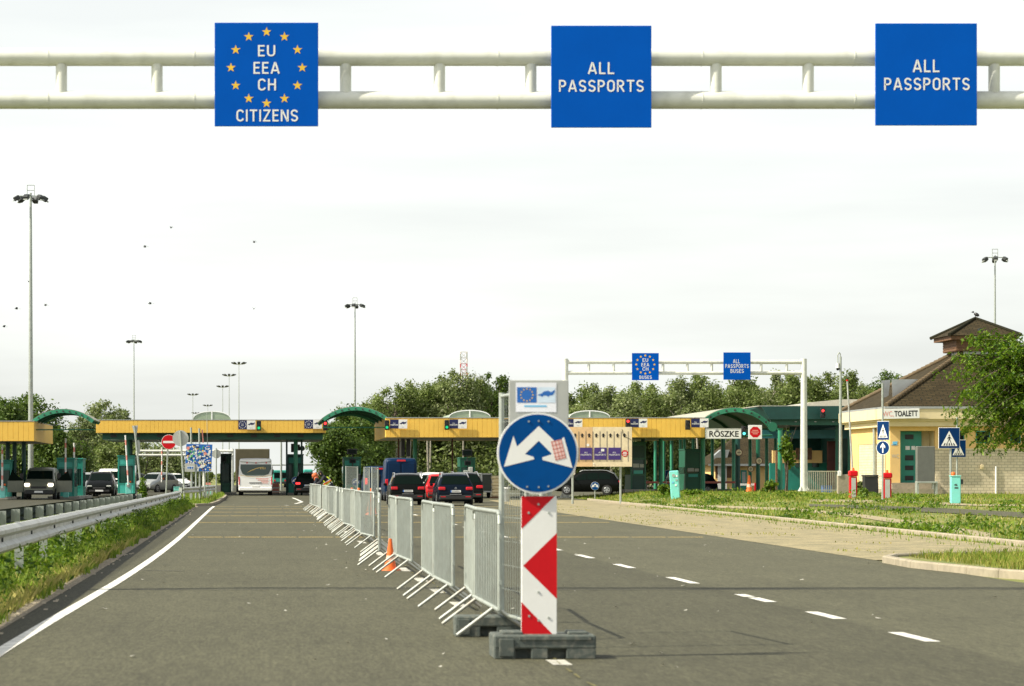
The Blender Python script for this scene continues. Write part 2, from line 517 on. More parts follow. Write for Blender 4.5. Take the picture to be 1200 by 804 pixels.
    def build(self, name, mats, parent=None, loc=None, uv=False, merge=False):
        me = bpy.data.meshes.new(name)
        me.from_pydata([tuple(p) for p in self.v], [], self.f)
        if not isinstance(mats, (list, tuple)): mats = [mats]
        for q in mats: me.materials.append(q)
        me.polygons.foreach_set('material_index', self.m)
        me.polygons.foreach_set('use_smooth', self.s)
        if uv:
            L = me.uv_layers.new(name='UVMap')
            for p in me.polygons:
                nrm = p.normal
                if abs(nrm.z) > 0.98: u, w = Vector((1, 0, 0)), Vector((0, 1, 0))
                else:
                    u = Vector((0, 0, 1)).cross(nrm).normalized(); w = nrm.cross(u)
                for li in p.loop_indices:
                    co = me.vertices[me.loops[li].vertex_index].co
                    L.data[li].uv = (co.dot(u), co.dot(w))
        me.update()
        o = bpy.data.objects.new(name, me)
        COL.objects.link(o)
        if parent is not None: o.parent = parent
        if loc is not None: o.location = loc
        return o


def np_mesh(name, verts, faces_n, nper, material, parent=None, smooth=False):
    """verts (N,3) array, consecutive groups of nper vertices make one face"""
    me = bpy.data.meshes.new(name)
    nv = len(verts)
    nf = nv // nper
    me.vertices.add(nv)
    me.vertices.foreach_set('co', np.ascontiguousarray(verts, dtype=np.float32).ravel())
    me.loops.add(nv)
    me.loops.foreach_set('vertex_index', np.arange(nv, dtype=np.int32))
    me.polygons.add(nf)
    me.polygons.foreach_set('loop_start', np.arange(0, nv, nper, dtype=np.int32))
    me.polygons.foreach_set('loop_total', np.full(nf, nper, dtype=np.int32))
    me.materials.append(material)
    me.update()
    me.validate()
    o = bpy.data.objects.new(name, me)
    COL.objects.link(o)
    if parent is not None: o.parent = parent
    return o


def lettering(parent, body, x, z, w, h, y, material, name='lettering', bold=0.0, spacing=1.0):
    """flat letters fitted into a w by h box centred on x,z, facing -y"""
    cu = bpy.data.curves.new('letters', 'FONT')
    cu.body = body
    cu.align_x = 'CENTER'
    cu.offset = bold
    cu.space_character = spacing
    cu.resolution_u = 3
    tmp = bpy.data.objects.new('letters', cu)
    COL.objects.link(tmp)
    bpy.context.view_layer.update()
    dg = bpy.context.evaluated_depsgraph_get()
    me = bpy.data.meshes.new_from_object(tmp.evaluated_get(dg))
    bpy.data.objects.remove(tmp)
    n = len(me.vertices)
    co = np.empty(n * 3, dtype=np.float32)
    me.vertices.foreach_get('co', co)
    co = co.reshape(-1, 3)
    lo, hi = co.min(0), co.max(0)
    out = np.empty_like(co)
    out[:, 0] = x + ((co[:, 0] - lo[0]) / (hi[0] - lo[0]) - 0.5) * w
    out[:, 1] = y
    out[:, 2] = z + ((co[:, 1] - lo[1]) / (hi[1] - lo[1]) - 0.5) * h
    me.vertices.foreach_set('co', out.ravel())
    me.materials.clear()
    me.materials.append(material)
    me.update()
    o = bpy.data.objects.new(name, me)
    COL.objects.link(o)
    o.parent = parent
    return o


def _arc(cx, cy, rx, ry, a0, a1, n=9): return [(cx + rx * math.cos(R(a0 + (a1 - a0) * k / n)), cy + ry * math.sin(R(a0 + (a1 - a0) * k / n))) for k in range(n + 1)]


GLYPH = {
    'E': (.50, [[(.50, .94), (.07, .94), (.07, .06), (.50, .06)], [(.07, .52), (.45, .52)]]),
    'U': (.62, [[(.07, 1), (.07, .30)] + _arc(.31, .30, .24, .24, 180, 360) + [(.55, .30), (.55, 1)]]),
    'A': (.68, [[(.05, 0), (.31, .93), (.37, .93), (.63, 0)], [(.14, .28), (.54, .28)]]),
    'C': (.60, [_arc(.31, .70, .24, .24, 12, 180) + _arc(.31, .30, .24, .24, 180, 348)]),
    'H': (.62, [[(.07, 0), (.07, 1)], [(.55, 0), (.55, 1)], [(.07, .52), (.55, .52)]]),
    'I': (.14, [[(.07, 0), (.07, 1)]]),
    'T': (.60, [[(0, .94), (.60, .94)], [(.30, .94), (.30, 0)]]),
    'Z': (.58, [[(.02, .94), (.53, .94), (.06, .06), (.58, .06)]]),
    'N': (.64, [[(.07, 0), (.07, .93), (.12, .93), (.52, .07), (.57, .07), (.57, 1)]]),
    'S': (.58, [_arc(.29, .715, .225, .225, 15, 270, 14) + _arc(.29, .265, .225, .205, 90, -165, 14)]),
    'L': (.50, [[(.07, 1), (.07, .06), (.50, .06)]]),
    'P': (.58, [[(.07, 0), (.07, .94), (.28, .94)] + _arc(.28, .70, .23, .24, 90, -90) + [(.07, .46)]]),
    'O': (.62, [_arc(.31, .70, .24, .24, 0, 180) + _arc(.31, .30, .24, .24, 180, 360) + [(.55, .70)]]),
    'R': (.62, [[(.07, 0), (.07, .94), (.28, .94)] + _arc(.28, .71, .23, .23, 90, -90) + [(.07, .48)], [(.28, .48), (.56, 0)]]),
    'B': (.60, [[(.07, .0), (.07, .94), (.28, .94)] + _arc(.28, .735, .20, .205, 90, -90) + [(.07, .53)], [(.28, .53)] + _arc(.28, .295, .24, .235, 90, -90) + [(.07, .06)]]),
}


def sign_letters(parent, body, x, z, w, h, y, material, sw=.135, gap=.17, name='lettering'):
    """road sign capitals drawn as even strokes with mitred corners, fitted into w by h"""
    tot = sum(GLYPH[c][0] for c in body) + gap * (len(body) - 1)
    m = MB()
    cur = 0.0
    for ch in body:
        gw_, lines = GLYPH[ch]
        for li, pts in enumerate(lines):
            q = [Vector((p[0] + cur, p[1])) for p in pts]
            q = [q[0]] + [q[i] for i in range(1, len(q)) if (q[i] - q[i - 1]).length > 1e-4]
            Ls, Rs = [], []
            for i in range(len(q)):
                d0 = (q[i] - q[i - 1]).normalized() if i > 0 else (q[1] - q[0]).normalized()
                d1 = (q[i + 1] - q[i]).normalized() if i < len(q) - 1 else d0
                tg = (d0 + d1)
                tg = tg.normalized() if tg.length > 1e-5 else d0
                nr = Vector((-tg.y, tg.x))
                k = 1.0 / max(.55, nr.dot(Vector((-d0.y, d0.x))))
                Ls.append(q[i] + nr * sw / 2 * k); Rs.append(q[i] - nr * sw / 2 * k)
            vs_ = []
            for a, b in zip(Ls, Rs):
                for e in (a, b): vs_.append((x + (e.x / tot - .5) * w, y - .0008 * li, z + (e.y - .5) * h))
            m.add(vs_, [(2 * i, 2 * i + 2, 2 * i + 3, 2 * i + 1) for i in range(len(q) - 1)])
        cur += gw_ + gap
    return m.build(name, material, parent)


def star(cx, cz, r, rot=0.0):
    return [(cx + (r if k % 2 == 0 else r * 0.40) * math.sin(math.pi * k / 5 + rot), cz + (r if k % 2 == 0 else r * 0.40) * math.cos(math.pi * k / 5 + rot)) for k in range(10)]


def struct(mb, name, mats, uv=False):
    return tag(mb.build(name, mats, uv=uv), kind='structure')


# ------------------------------------------------------------------ ground, road and markings
def asphalt_mat():
    m = bpy.data.materials.new('asphalt')
    m.use_nodes = True
    t = m.node_tree
    b = t.nodes['Principled BSDF']
    b.inputs['Roughness'].default_value = 0.86
    b.inputs['Specular IOR Level'].default_value = 0.3
    geo = t.nodes.new('ShaderNodeTexCoord')
    sep = t.nodes.new('ShaderNodeSeparateXYZ')
    t.links.new(geo.outputs['Object'], sep.inputs['Vector'])

    def noise(sc, det=5, vec=None, rough=0.6):
        n = t.nodes.new('ShaderNodeTexNoise')
        n.inputs['Scale'].default_value = sc
        n.inputs['Detail'].default_value = det
        n.inputs['Roughness'].default_value = rough
        t.links.new(vec or geo.outputs['Object'], n.inputs['Vector'])
        return n.outputs['Fac']

    def rng_(v, a, b_, c, d_):
        r = t.nodes.new('ShaderNodeMapRange')
        for k, q in zip(('From Min', 'From Max', 'To Min', 'To Max'), (a, b_, c, d_)): r.inputs[k].default_value = q
        t.links.new(v, r.inputs['Value'])
        return r.outputs['Result']

    def mul(a, b_):
        q = t.nodes.new('ShaderNodeMath'); q.operation = 'MULTIPLY'
        t.links.new(a, q.inputs[0]); t.links.new(b_, q.inputs[1])
        return q.outputs[0]
    mp = t.nodes.new('ShaderNodeMapping')
    mp.inputs['Scale'].default_value = (1.6, 0.10, 1)
    t.links.new(geo.outputs['Object'], mp.inputs['Vector'])
    f = mul(rng_(noise(0.25), 0.3, 0.7, 0.90, 1.10), rng_(noise(48, 3), 0.3, 0.7, 0.55, 1.5))
    f = mul(f, rng_(noise(12, 4), 0.3, 0.7, 0.78, 1.24))
    f = mul(f, rng_(noise(0.9, 4, mp.outputs['Vector']), 0.3, 0.7, 0.92, 1.08))
    mp2 = t.nodes.new('ShaderNodeMapping')
    mp2.inputs['Scale'].default_value = (1, 0.10, 1)
    t.links.new(geo.outputs['Object'], mp2.inputs['Vector'])
    f = mul(f, rng_(noise(34, 4, mp2.outputs['Vector'], .7), 0.3, 0.7, 0.68, 1.36))
    f = mul(f, rng_(noise(9, 4, mp2.outputs['Vector']), 0.3, 0.7, 0.88, 1.13))
    f = mul(f, rng_(sep.outputs['X'], -2.06, -1.98, 0.62, 1.0))
    f = mul(f, rng_(noise(0.75, 6, None, .7), 0.60, 0.70, 1.0, 0.80))
    f = mul(f, rng_(noise(3.1, 3), 0.66, 0.72, 1.0, 0.72))
    # three strips laid at different times: the middle one is darker, the right one paler
    f = mul(f, rng_(sep.outputs['X'], 5.45, 5.55, 0.88, 1.12))
    f = mul(f, rng_(sep.outputs['X'], 2.05, 2.2, 1.16, 1.0))
    cr = t.nodes.new('ShaderNodeVectorMath'); cr.operation = 'SCALE'
    cr.inputs[0].default_value = (0.071, 0.069, 0.042)
    t.links.new(f, cr.inputs['Scale'])
    t.links.new(cr.outputs['Vector'], b.inputs['Base Color'])
    bp = t.nodes.new('ShaderNodeBump')
    bp.inputs['Strength'].default_value = 0.5
    bp.inputs['Distance'].default_value = 0.006
    t.links.new(noise(110, 2), bp.inputs['Height'])
    t.links.new(bp.outputs['Normal'], b.inputs['Normal'])
    return m


def soil_mat(name, cols, sc=0.5):
    m = bpy.data.materials.new(name)
    m.use_nodes = True
    t = m.node_tree
    b = t.nodes['Principled BSDF']
    b.inputs['Roughness'].default_value = 0.95
    tc = t.nodes.new('ShaderNodeTexCoord')
    n = t.nodes.new('ShaderNodeTexNoise')
    n.inputs['Scale'].default_value = sc
    n.inputs['Detail'].default_value = 9
    n.inputs['Roughness'].default_value = 0.7
    t.links.new(tc.outputs['Object'], n.inputs['Vector'])
    cr = t.nodes.new('ShaderNodeValToRGB')
    els = cr.color_ramp.elements
    els[0].position, els[1].position = 0.34, 0.66
    els[0].color = tuple(cols[0]) + (1,)
    els[1].color = tuple(cols[2]) + (1,)
    e = els.new(0.5); e.color = tuple(cols[1]) + (1,)
    t.links.new(n.outputs['Fac'], cr.inputs['Fac'])
    t.links.new(cr.outputs['Color'], b.inputs['Base Color'])
    return m


M['asphalt'] = asphalt_mat()
M['turf'] = soil_mat('turf_soil', [(0.08, 0.12, 0.015), (0.16, 0.18, 0.035), (0.27, 0.22, 0.09)], 0.9)
M['gravel'] = soil_mat('roadside_gravel', [(0.13, 0.115, 0.085), (0.23, 0.19, 0.13), (0.34, 0.28, 0.19)], 9.0)
M['paver'] = soil_mat('worn_gravel', [(0.17, 0.155, 0.085), (0.27, 0.23, 0.125), (0.37, 0.305, 0.165)], 1.4)
_t = M['paver'].node_tree
_n = _t.nodes.new('ShaderNodeTexNoise'); _n.inputs['Scale'].default_value = 16; _n.inputs['Detail'].default_value = 5
_c = _t.nodes.new('ShaderNodeTexCoord'); _t.links.new(_c.outputs['Object'], _n.inputs['Vector'])
_m = _t.nodes.new('ShaderNodeMapRange'); _m.inputs['From Min'].default_value = .3; _m.inputs['From Max'].default_value = .7; _m.inputs['To Min'].default_value = .62; _m.inputs['To Max'].default_value = 1.3
_v = _t.nodes.new('ShaderNodeVectorMath'); _v.operation = 'SCALE'
_t.links.new(_n.outputs['Fac'], _m.inputs['Value'])
_t.links.new(_t.nodes['Color Ramp'].outputs['Color'], _v.inputs[0]); _t.links.new(_m.outputs['Result'], _v.inputs['Scale'])
_t.links.new(_v.outputs['Vector'], _t.nodes['Principled BSDF'].inputs['Base Color'])
M['path'] = soil_mat('sandy_path', [(0.22, 0.19, 0.10), (0.30, 0.25, 0.15), (0.37, 0.31, 0.2)], 2.5)


def sheet(name, xs, ys, zoff, material, uv=False):
    """grid sheet following the terrain"""
    mb = MB()
    nx, ny = len(xs(ys[0])), len(ys)
    vs = []
    for y in ys:
        for x in xs(y): vs.append((x, y, gz(x, y) + zoff))
    fs = [(j * nx + i, j * nx + i + 1, (j + 1) * nx + i + 1, (j + 1) * nx + i) for j in range(ny - 1) for i in range(nx - 1)]
    mb.add(vs, fs, 0, True)
    return struct(mb, name, material, uv)


def lsp(a, b, n): return [a + (b - a) * k / (n - 1) for k in range(n)]


yy = lsp(-20, 60, 9)[:-1] + lsp(60, 200, 36)[:-1] + [200, 260, 400, 800, 1600, 4000]
xx = [-3000, -800, -200, -60] + lsp(-20, 14, 6) + lsp(14.8, 30, 20) + [40, 60, 120, 400, 1200, 3000]
sheet('ground', lambda y: xx, yy, -0.012, M['turf'])


def road_r(d):                                       # right edge of the carriageway
    return 9.75 + max(0, d - 33) * 0.024 if d < 120 else 11.84 + (d - 120) * 0.05


def road_l(d): return float(np.interp(d, [20, 40, 60, 110, 150], [-2.3, -2.34, -2.48, -2.85, -2.9]))


ROAD_L = -2.3
sheet('road', lambda y: [road_l(y), 0, 2.1, 5.5, road_r(y)], lsp(-10, 33, 8)[:-1] + lsp(33, 150, 24), 0.0, M['asphalt'])
sheet('plaza', lambda y: [-90, -40, -6, 12, 18.6, 40, 75], [150.0, 175, 200, 230, 300, 420], 0.0 + 0.0, M['asphalt'])
sheet('side_road', lambda y: [-60, -30, -6.3], [46, 80, 110, 149.99], 0.0, M['asphalt'])
sheet('gravel_strip', lambda y: [road_l(y) - 0.30, road_l(y) + 0.02], lsp(-10, 118, 12), 0.004, M['gravel'])
sheet('paver_strip', lambda y: lsp(road_r(y), kerb_x(y) - 0.12, 4), lsp(41.5, 149, 22), 0.004, M['paver'], True)
# narrow service road over the grass on the right, and its sandy borders
def strip(name, pts, material, zoff):
    mb = MB()
    vs = []
    for p in pts:
        vs.append((p[0], p[1], gz(p[0], p[1]) + zoff)); vs.append((p[0], p[2], gz(p[0], p[2]) + zoff))
    fs = [(2 * i, 2 * i + 2, 2 * i + 3, 2 * i + 1) for i in range(len(pts) - 1)]
    mb.add(vs, fs)
    return struct(mb, name, material)


def strip_px(name, pts, material, zoff):            # list of (px, lower py, upper py), split finely
    q = []
    for i in range(len(pts) - 1):
        for k in range(6):
            f = k / 6
            a = [pts[i][j] * (1 - f) + pts[i + 1][j] * f for j in range(3)]
            q.append(a)
    q.append(pts[-1])
    mb = MB()
    vs = []
    for px, p0, p1 in q:
        a, b = at(px, p0), at(px, p1)
        for k in range(4):
            c = a.lerp(b, k / 3)
            vs.append((c.x, c.y, gz(c.x, c.y) + zoff))
    fs = [(4 * i + k, 4 * i + 4 + k, 4 * i + 5 + k, 4 * i + 1 + k) for i in range(len(q) - 1) for k in range(3)]
    mb.add(vs, fs, 0, True)
    return struct(mb, name, material)


strip_px('service_road', [(948, 593.2, 591), (1000, 596, 592.2), (1060, 599, 594), (1120, 602, 596.5), (1185, 606, 600), (1240, 610, 603)], M['asphalt'], 0.008)
strip_px('sandy_path', [(700, 590.5, 588.8), (760, 593, 590), (850, 595.6, 593), (930, 599, 596), (1010, 607, 603), (1090, 620, 614), (1160, 634, 625)], M['path'], 0.010)
strip_px('footpath', [(950, 588.2, 585.5), (1010, 589.5, 586), (1080, 590.5, 587.5), (1140, 593, 591), (1240, 594, 592)], M['path'], 0.010)

# kerbs
def kerb_line(name, pts, w=0.14, h=0.11):
    mb = MB()
    for i in range(len(pts) - 1):
        a, b = Vector(pts[i]), Vector(pts[i + 1])
        L = (b - a).length
        n = max(1, int(L / 1.0))
        for k in range(n):
            p, q = a.lerp(b, k / n), a.lerp(b, (k + 1) / n)
            c = (p + q) / 2
            ang = math.atan2(q.y - p.y, q.x - p.x)
            mb.box((c.x, c.y, gz(c.x, c.y) + h / 2 - 0.04), ((q - p).length - 0.012, w, h + 0.08), 0, Matrix.Rotation(ang, 4, 'Z'), 0.02)
    return struct(mb, name, M['concrete'])


kerb_line('kerb', [(kerb_x(d), d, 0) for d in lsp(44, 148, 14)])
k0 = [(20, 17), (15, 22.5), (11.7, 29), (10.0, 34.5), (9.72, 38), (9.86, 40.3), (10.25, 41.4), (11.2, 42.4), (13, 43.4), (kerb_x(44), 44)]
kerb_line('kerb', [(a, b, 0) for a, b in k0])
# near lawn behind the rounded kerb
mb = MB()
mb.ground([(a + 0.05, b + 0.03) for a, b in k0[:6]] + [(10.3, 41.35), (11.2, 42.3), (13, 43.3), (kerb_x(44), 43.9), (40, 43.9), (40, 17)], 0.06)
struct(mb, 'lawn', M['turf'])

# traffic island on the left
isl = [(-5.2, 128), (-4.0, 119.5), (-3.0, 117.5), (-2.35, 121), (-2.22, 132), (-2.25, 160), (-2.35, 176), (-2.9, 182), (-5.2, 182)]
mb = MB(); mb.ground(isl, 0.10); struct(mb, 'traffic_island', M['turf'])
kerb_line('kerb', [(a, b, 0) for a, b in isl[0:8]], 0.16, 0.12)

# painted markings
def marking(polys, name, material, z=0.004):
    mb = MB()
    for p in polys: mb.ground(p, z)
    return struct(mb, name, material)


def bar(x0, x1, y0, y1): return [(x0, y0), (x1, y0), (x1, y1), (x0, y1)]


def line_x(d): return float(np.interp(d, [4, 20, 24, 28, 32, 36, 41, 47, 55, 64, 75, 90, 110, 120], [-2.03, -2.01, -1.965, -1.905, -1.85, -1.81, -1.783, -1.772, -1.785, -1.83, -1.90, -1.99, -2.11, -2.13]))


marking([[(line_x(d) - .062, d), (line_x(d) + .062, d), (line_x(d + 2) + .062, d + 2), (line_x(d + 2) - .062, d + 2)] for d in range(4, 118, 2)], 'edge_line', M['roadwhite'])
dash = [(20.95, 22.2), (24.3, 25.6), (27.6, 28.6), (28.78, 29.4), (32.4, 34.4), (37.9, 39.6), (42.5, 44.4), (47, 49), (52, 54), (57, 58.4), (62, 64), (67, 69), (72, 74), (78, 80), (84, 86), (90, 92)]
marking([bar(5.44, 5.57, a, b) for a, b in dash], 'lane_dash', M['roadwhite'])
cd = [(18.35, 18.85), (26.6, 27.6), (29.7, 30.8), (33.0, 34.2), (36.6, 38), (44, 46), (52, 54), (62, 64), (72, 74)]
marking([bar(2.10 if a < 20 else 2.03, 2.24 if a < 20 else 2.17, a, b) for a, b in cd], 'centre_dash', M['fadedwhite'])
marking([[(2.165 + 0.03 * math.sin(d), d), (2.185 + 0.03 * math.sin(d) + .012 * math.sin(5 * d), d), (2.18 + 0.03 * math.sin(d + .5) + .01 * math.cos(7 * d), d + .35), (2.165 + .03 * math.sin(d + .5), d + .35)] for d in [14 + .62 * k + .2 * math.sin(3.1 * k) for k in range(120)]], 'mossy_seam', M['moss'], 0.006)
yl = []
for py, xa, xb in ((629.6, 220, 826), (612.3, 232, 716), (604.6, 238, 690), (600.3, 244, 660), (596.4, 248, 640), (593.4, 250, 620)):
    a, b = at(xa, py), at(xb, py)
    n = 14
    for k in range(n):
        t0, t1 = k / n, (k + 1) / n - 0.004
        yl.append(bar(a.x + (b.x - a.x) * t0, a.x + (b.x - a.x) * t1, a.y - 0.13 * (a.y / 58) ** .7, a.y + 0.13 * (a.y / 58) ** .7))
marking(yl, 'yellow_line', M['roadyellow'])
# sealed cuts and cracks, and the gantry's cast shadow drawn as a dark line
def crack(pts, w):
    out = []
    for i in range(len(pts) - 1):
        (x0, y0), (x1, y1) = pts[i], pts[i + 1]
        L = math.hypot(x1 - x0, y1 - y0)
        nx, ny = -(y1 - y0) / L * w / 2, (x1 - x0) / L * w / 2
        out.append([(x0 - nx, y0 - ny), (x1 - nx, y1 - ny), (x1 + nx, y1 + ny), (x0 + nx, y0 + ny)])
    return out


cr_ = []
for a, b in (((130, 668), (215, 669.5)),):
    p, q = at(*a), at(*b)
    pts = [(p.x + (q.x - p.x) * t, p.y + (q.y - p.y) * t + random.uniform(-.03, .03)) for t in lsp(0, 1, 9)]
    cr_ += crack(pts, 0.06)
pa, pb = at(-60, 691.2), at(1290, 689)  # dark line painted across the road as the gantry tubes' shadow
cr_ += crack([(pa.x + (min(pb.x, 9.6) - pa.x) * k / 12, pa.y + random.uniform(-.06, .06)) for k in range(13) if pa.x + (min(pb.x, 9.6) - pa.x) * k / 12 > -2.2], 0.05)
marking(cr_, 'tar_crack', M['tar'], 0.005)
zz = []
for a, b in (((343, 583.5), (349, 585.8)), ((349, 586), (354, 588.3)), ((354, 588.6), (346, 590.4)), ((334, 592.2), (338, 592.4))):
    p, q = at(*a), at(*b)
    zz += crack([(p.x, p.y), (q.x, q.y)], 0.16)
marking(zz, 'arrow_marking', M['roadwhite'])
# ------------------------------------------------------------------ the near gantry
def gantry(name, label, px0, px1, d, zc_lo, zc_hi, r, strut_px, base_z0, base_z1, post_r, strut_r, joints=()):
    t = thing(name, label, 'gantry', (0, d, 0))
    x0, x1 = (px0 - CX) * d / F, (px1 - CX) * d / F
    for nm, z in (('upper_tube', zc_hi), ('lower_tube', zc_lo)):
        m = MB(); m.cyl((x0, 0, z), (x1, 0, z), r, r, 20)
        for j in joints:
            xj = (j - CX) * d / F
            m.cyl((xj - 0.006, 0, z), (xj + 0.006, 0, z), r + 0.004, None, 20)
        m.build(nm, M['gpaint'], t)
    for p in strut_px:
        xs_ = (p - CX) * d / F
        m = MB(); m.cyl((xs_, 0, zc_lo + r * 0.8), (xs_, 0, zc_hi - r * 0.8), strut_r, None, 14)
        m.build('strut', M['gpaint'], t)
    for xp, bz in ((x0, base_z0), (x1, base_z1)):
        m = MB(); m.cyl((xp, 0, bz), (xp, 0, zc_hi + r * 1.6), post_r * 1.12, post_r * 0.9, 18)
        for k in range(4):
            a = k * math.pi / 2 + math.pi / 4
            m.add([(xp, 0, bz + post_r * 3.6), (xp + post_r * 2.3 * math.cos(a), post_r * 2.3 * math.sin(a), bz + 0.03), (xp, 0, bz + 0.03)], [(0, 1, 2)])
        m.box((xp, 0, bz + 0.03), (post_r * 4.2, post_r * 4.2, 0.06))
        m.build('post', M['gpaint'], t)
    return t


D1 = 29.62
S1 = F / D1
zt = lambda py: EYE + (CY - py) / S1
gantry('overhead_gantry', 'near white twin tube gantry carrying three blue passport lane signs across the top', -330, 1500, D1, zt(117.3), zt(67), 0.102,
       [-38, 72, 184, 295, 405, 515, 622, 730, 839, 947, 1055, 1165, 1270], 0, 0.05, 0.16, 0.066, (57, 228, 583, 822, 1000))


def eu_stars(parent, cx, cz, R_, r, y):
    m = MB()
    for k in range(12):
        a = math.pi * k / 6
        m.flat(star(cx + R_ * math.sin(a), cz + R_ * math.cos(a), r), y)
    return m.build('star_ring', M['star'], parent)


def lane_sign(label, rect, d, lines, stars=None, group=None, lw=0.0):
    """square blue sign hung in front of gantry tubes; rect and lines in photo pixels"""
    x0, y0, x1, y1 = rect
    s = F / d
    cx, zb = (x0 + x1) / 2, EYE + (CY - y1) / s
    t = thing('lane_sign', label, 'road sign', ((cx - CX) / s, d, zb), 0, group)
    w, h = (x1 - x0) / s, (y1 - y0) / s
    m = MB(); m.box((0, 0.012, h / 2), (w, 0.024, h), 0, None, 0.004)
    m.build('panel', M['signblue'], t)
    m = MB()
    for q in (-0.36, 0.36):
        for fz in (0.255, 0.66):
            m.box((q * w, 0.055, fz * h), (0.05 * w, 0.06, 0.18 * h))
    m.build('bracket', M['galv'], t)
    for body, lx0, lx1, ly0, ly1 in lines:
        sign_letters(t, body, ((lx0 + lx1) / 2 - cx) / s, (y1 - (ly0 + ly1) / 2) / s, (lx1 - lx0) / s, (ly1 - ly0) / s, -0.003, M['signwhite'], sw=.135 + lw)
    if stars:
        sx, sy, R_, r = stars
        eu_stars(t, (sx - cx) / s, (y1 - sy) / s, R_ / s, r / s, -0.002)
    return t


lane_sign('big blue EU EEA CH CITIZENS sign with yellow star ring on the near gantry', (251.5, 26.5, 373, 148), 29.4,
          [('EU', 302.3, 322.6, 53, 66), ('EEA', 297, 327.6, 72.8, 86.4), ('CH', 302.3, 323.4, 92.3, 106), ('CITIZENS', 277, 349.2, 128.5, 142.3)], (312.4, 79.3, 41.8, 5.8))
lane_sign('big blue ALL PASSPORTS sign in the middle of the near gantry', (646, 30, 763.5, 149.5), 29.4,
          [('ALL', 689, 719.8, 73, 86.8), ('PASSPORTS', 655, 754.3, 93.8, 107.6)])
lane_sign('big blue ALL PASSPORTS sign at the right end of the near gantry', (1026, 27.3, 1145, 147), 29.4,
          [('ALL', 1069.7, 1100.8, 70, 84.6), ('PASSPORTS', 1036, 1136.3, 91.3, 105.6)])

# the far gantry over the bus lanes
D2 = 163.0
S2 = F / D2
z2 = lambda py: EYE + (CY - py) / S2
gantry('overhead_gantry', 'far white gantry on two posts over the bus lanes with two blue signs', 662.5, 942, D2, z2(437), z2(424.3), 0.13,
       [690, 719, 747, 777, 805.5, 834, 862, 892, 922], gz(19.4, D2), gz(34.6, D2), 0.205, 0.085)
lane_sign('small blue star ring sign reading EU EEA CH BUSES on the far gantry', (740.6, 413.8, 772, 445.6), 162.6,
          [('EU', 753, 759.6, 420, 424), ('EEA', 751.6, 760.8, 425.4, 429.4), ('CH', 753, 759.8, 430.4, 434.4), ('BUSES', 749.4, 763.8, 440.2, 444)], (756.2, 427.2, 10.6, 1.7), lw=0.0)
lane_sign('small blue sign reading ALL PASSPORTS BUSES on the far gantry', (847.8, 413, 879.6, 445), 162.6,
          [('ALL', 859, 867, 421, 425.6), ('PASSPORTS', 849.8, 877.4, 426.8, 431.2), ('BUSES', 856, 871.6, 432.6, 437)], lw=0.0)

# ------------------------------------------------------------------ the beacon in front
def keep_sign(parent, cx, cz, r, y, k=1.0):
    """blue disc, white rim, two white arrows spreading down to both sides"""
    m = MB(); m.disc((cx, cz), r, y, y + 0.02 * k, 40); m.build('rim', M['signwhite'], parent)
    m = MB(); m.disc((cx, cz), r * 0.955, y - 0.003 * k, y - 0.0002, 40); m.build('disc', M['deepblue'], parent)
    L = [(333, 330), (215, 442), (195, 383), (143, 552), (308, 511), (305, 498), (258, 483), (333, 410)]
    Rr = [(333, 330), (333, 410), (406, 483), (352, 501), (354, 515), (517, 558), (471, 390), (461, 396), (449, 440)]
    for nm, q in (('arrow', L), ('arrow', Rr)):
        m = MB(); m.flat([(cx + (a - 328) / 222 * r, cz - (b - 478) / 222 * r) for a, b in q], y - 0.005 * k)
        m.build(nm, M['signwhite'], parent)


s0 = 157.0
bd = F / s0
bx = lambda px: (px - 632) / s0
bz = lambda py: EYE + (CY - py) / s0
bc = thing('lane_divider_beacon', 'red and white striped beacon with round blue two arrow sign on a dark rubber foot', 'traffic beacon', ((632 - CX) / s0, bd, 0))
m = MB()                                             # foot plate with pockets
zb1 = 0.178
m.bb(bx(577), bx(696), -0.14, 0.30, 0.075, zb1, 0, 0.012)
for a, b in ((577, 602), (620, 640), (661, 696)):
    m.bb(bx(a) + 0.002, bx(b) - 0.002, -0.137, 0.297, 0.0, 0.085, 0, 0.006)
m.bb(bx(602), bx(661), -0.06, 0.297, 0.002, 0.08)
m.bb(bx(583), bx(600), -0.155, -0.135, 0.02, 0.15, 0, 0.004)
m.bb(bx(606), bx(690), -0.150, -0.138, 0.14, 0.172, 0, 0.004)
m.bb(bx(588), bx(612), -0.05, 0.2, zb1 - 0.003, zb1 + 0.02, 0, 0.006)
m.bb(bx(665), bx(688), -0.05, 0.2, zb1 - 0.003, zb1 + 0.02, 0, 0.006)
m.build('foot_plate', M['rubber'], bc)
m = MB()                                             # chevron board
xl, xr, zb_, ztp = bx(611), bx(652.6), bz(745), bz(581.5)
m.bb(xl, xr, 0.0, 0.03, zb_, ztp, 0, 0.004)
board = m.build('chevron_board', M['signwhite'], bc)
m = MB()
zc = lambda py: bz(py)
m.flat([(xl, zc(581.6)), (bx(650), zc(581.6)), (xl, zc(620))], -0.0015)
m.flat([(bx(613), zc(663)), (xr, zc(624.6)), (xr, zc(702)), ], -0.0015)
m.flat([(xl, zc(705.5)), (xl, zc(744.8)), (bx(649), zc(744.8))], -0.0015)
m.build('red_stripe', M['signred'], board)
m = MB()
for a, b in ((631, 591), (619.5, 601), (643, 601), (631, 694), (631, 727), (620, 722), (643, 724)):
    m.disc((bx(a), bz(b)), 0.009, -0.006, 0.0, 8)
m.build('bolt', M['galv'], board)
m = MB()
for a in (618, 645):
    m.cyl((bx(a), 0.050, 0.12), (bx(a), 0.050, bz(488)), 0.018, None, 8)
m.build('upright', M['galv'], bc)
hd = thing('sign_disc', None, None); hd.parent = bc
keep_sign(hd, bx(629.6), bz(531.2), 47.6 / s0, -0.035)
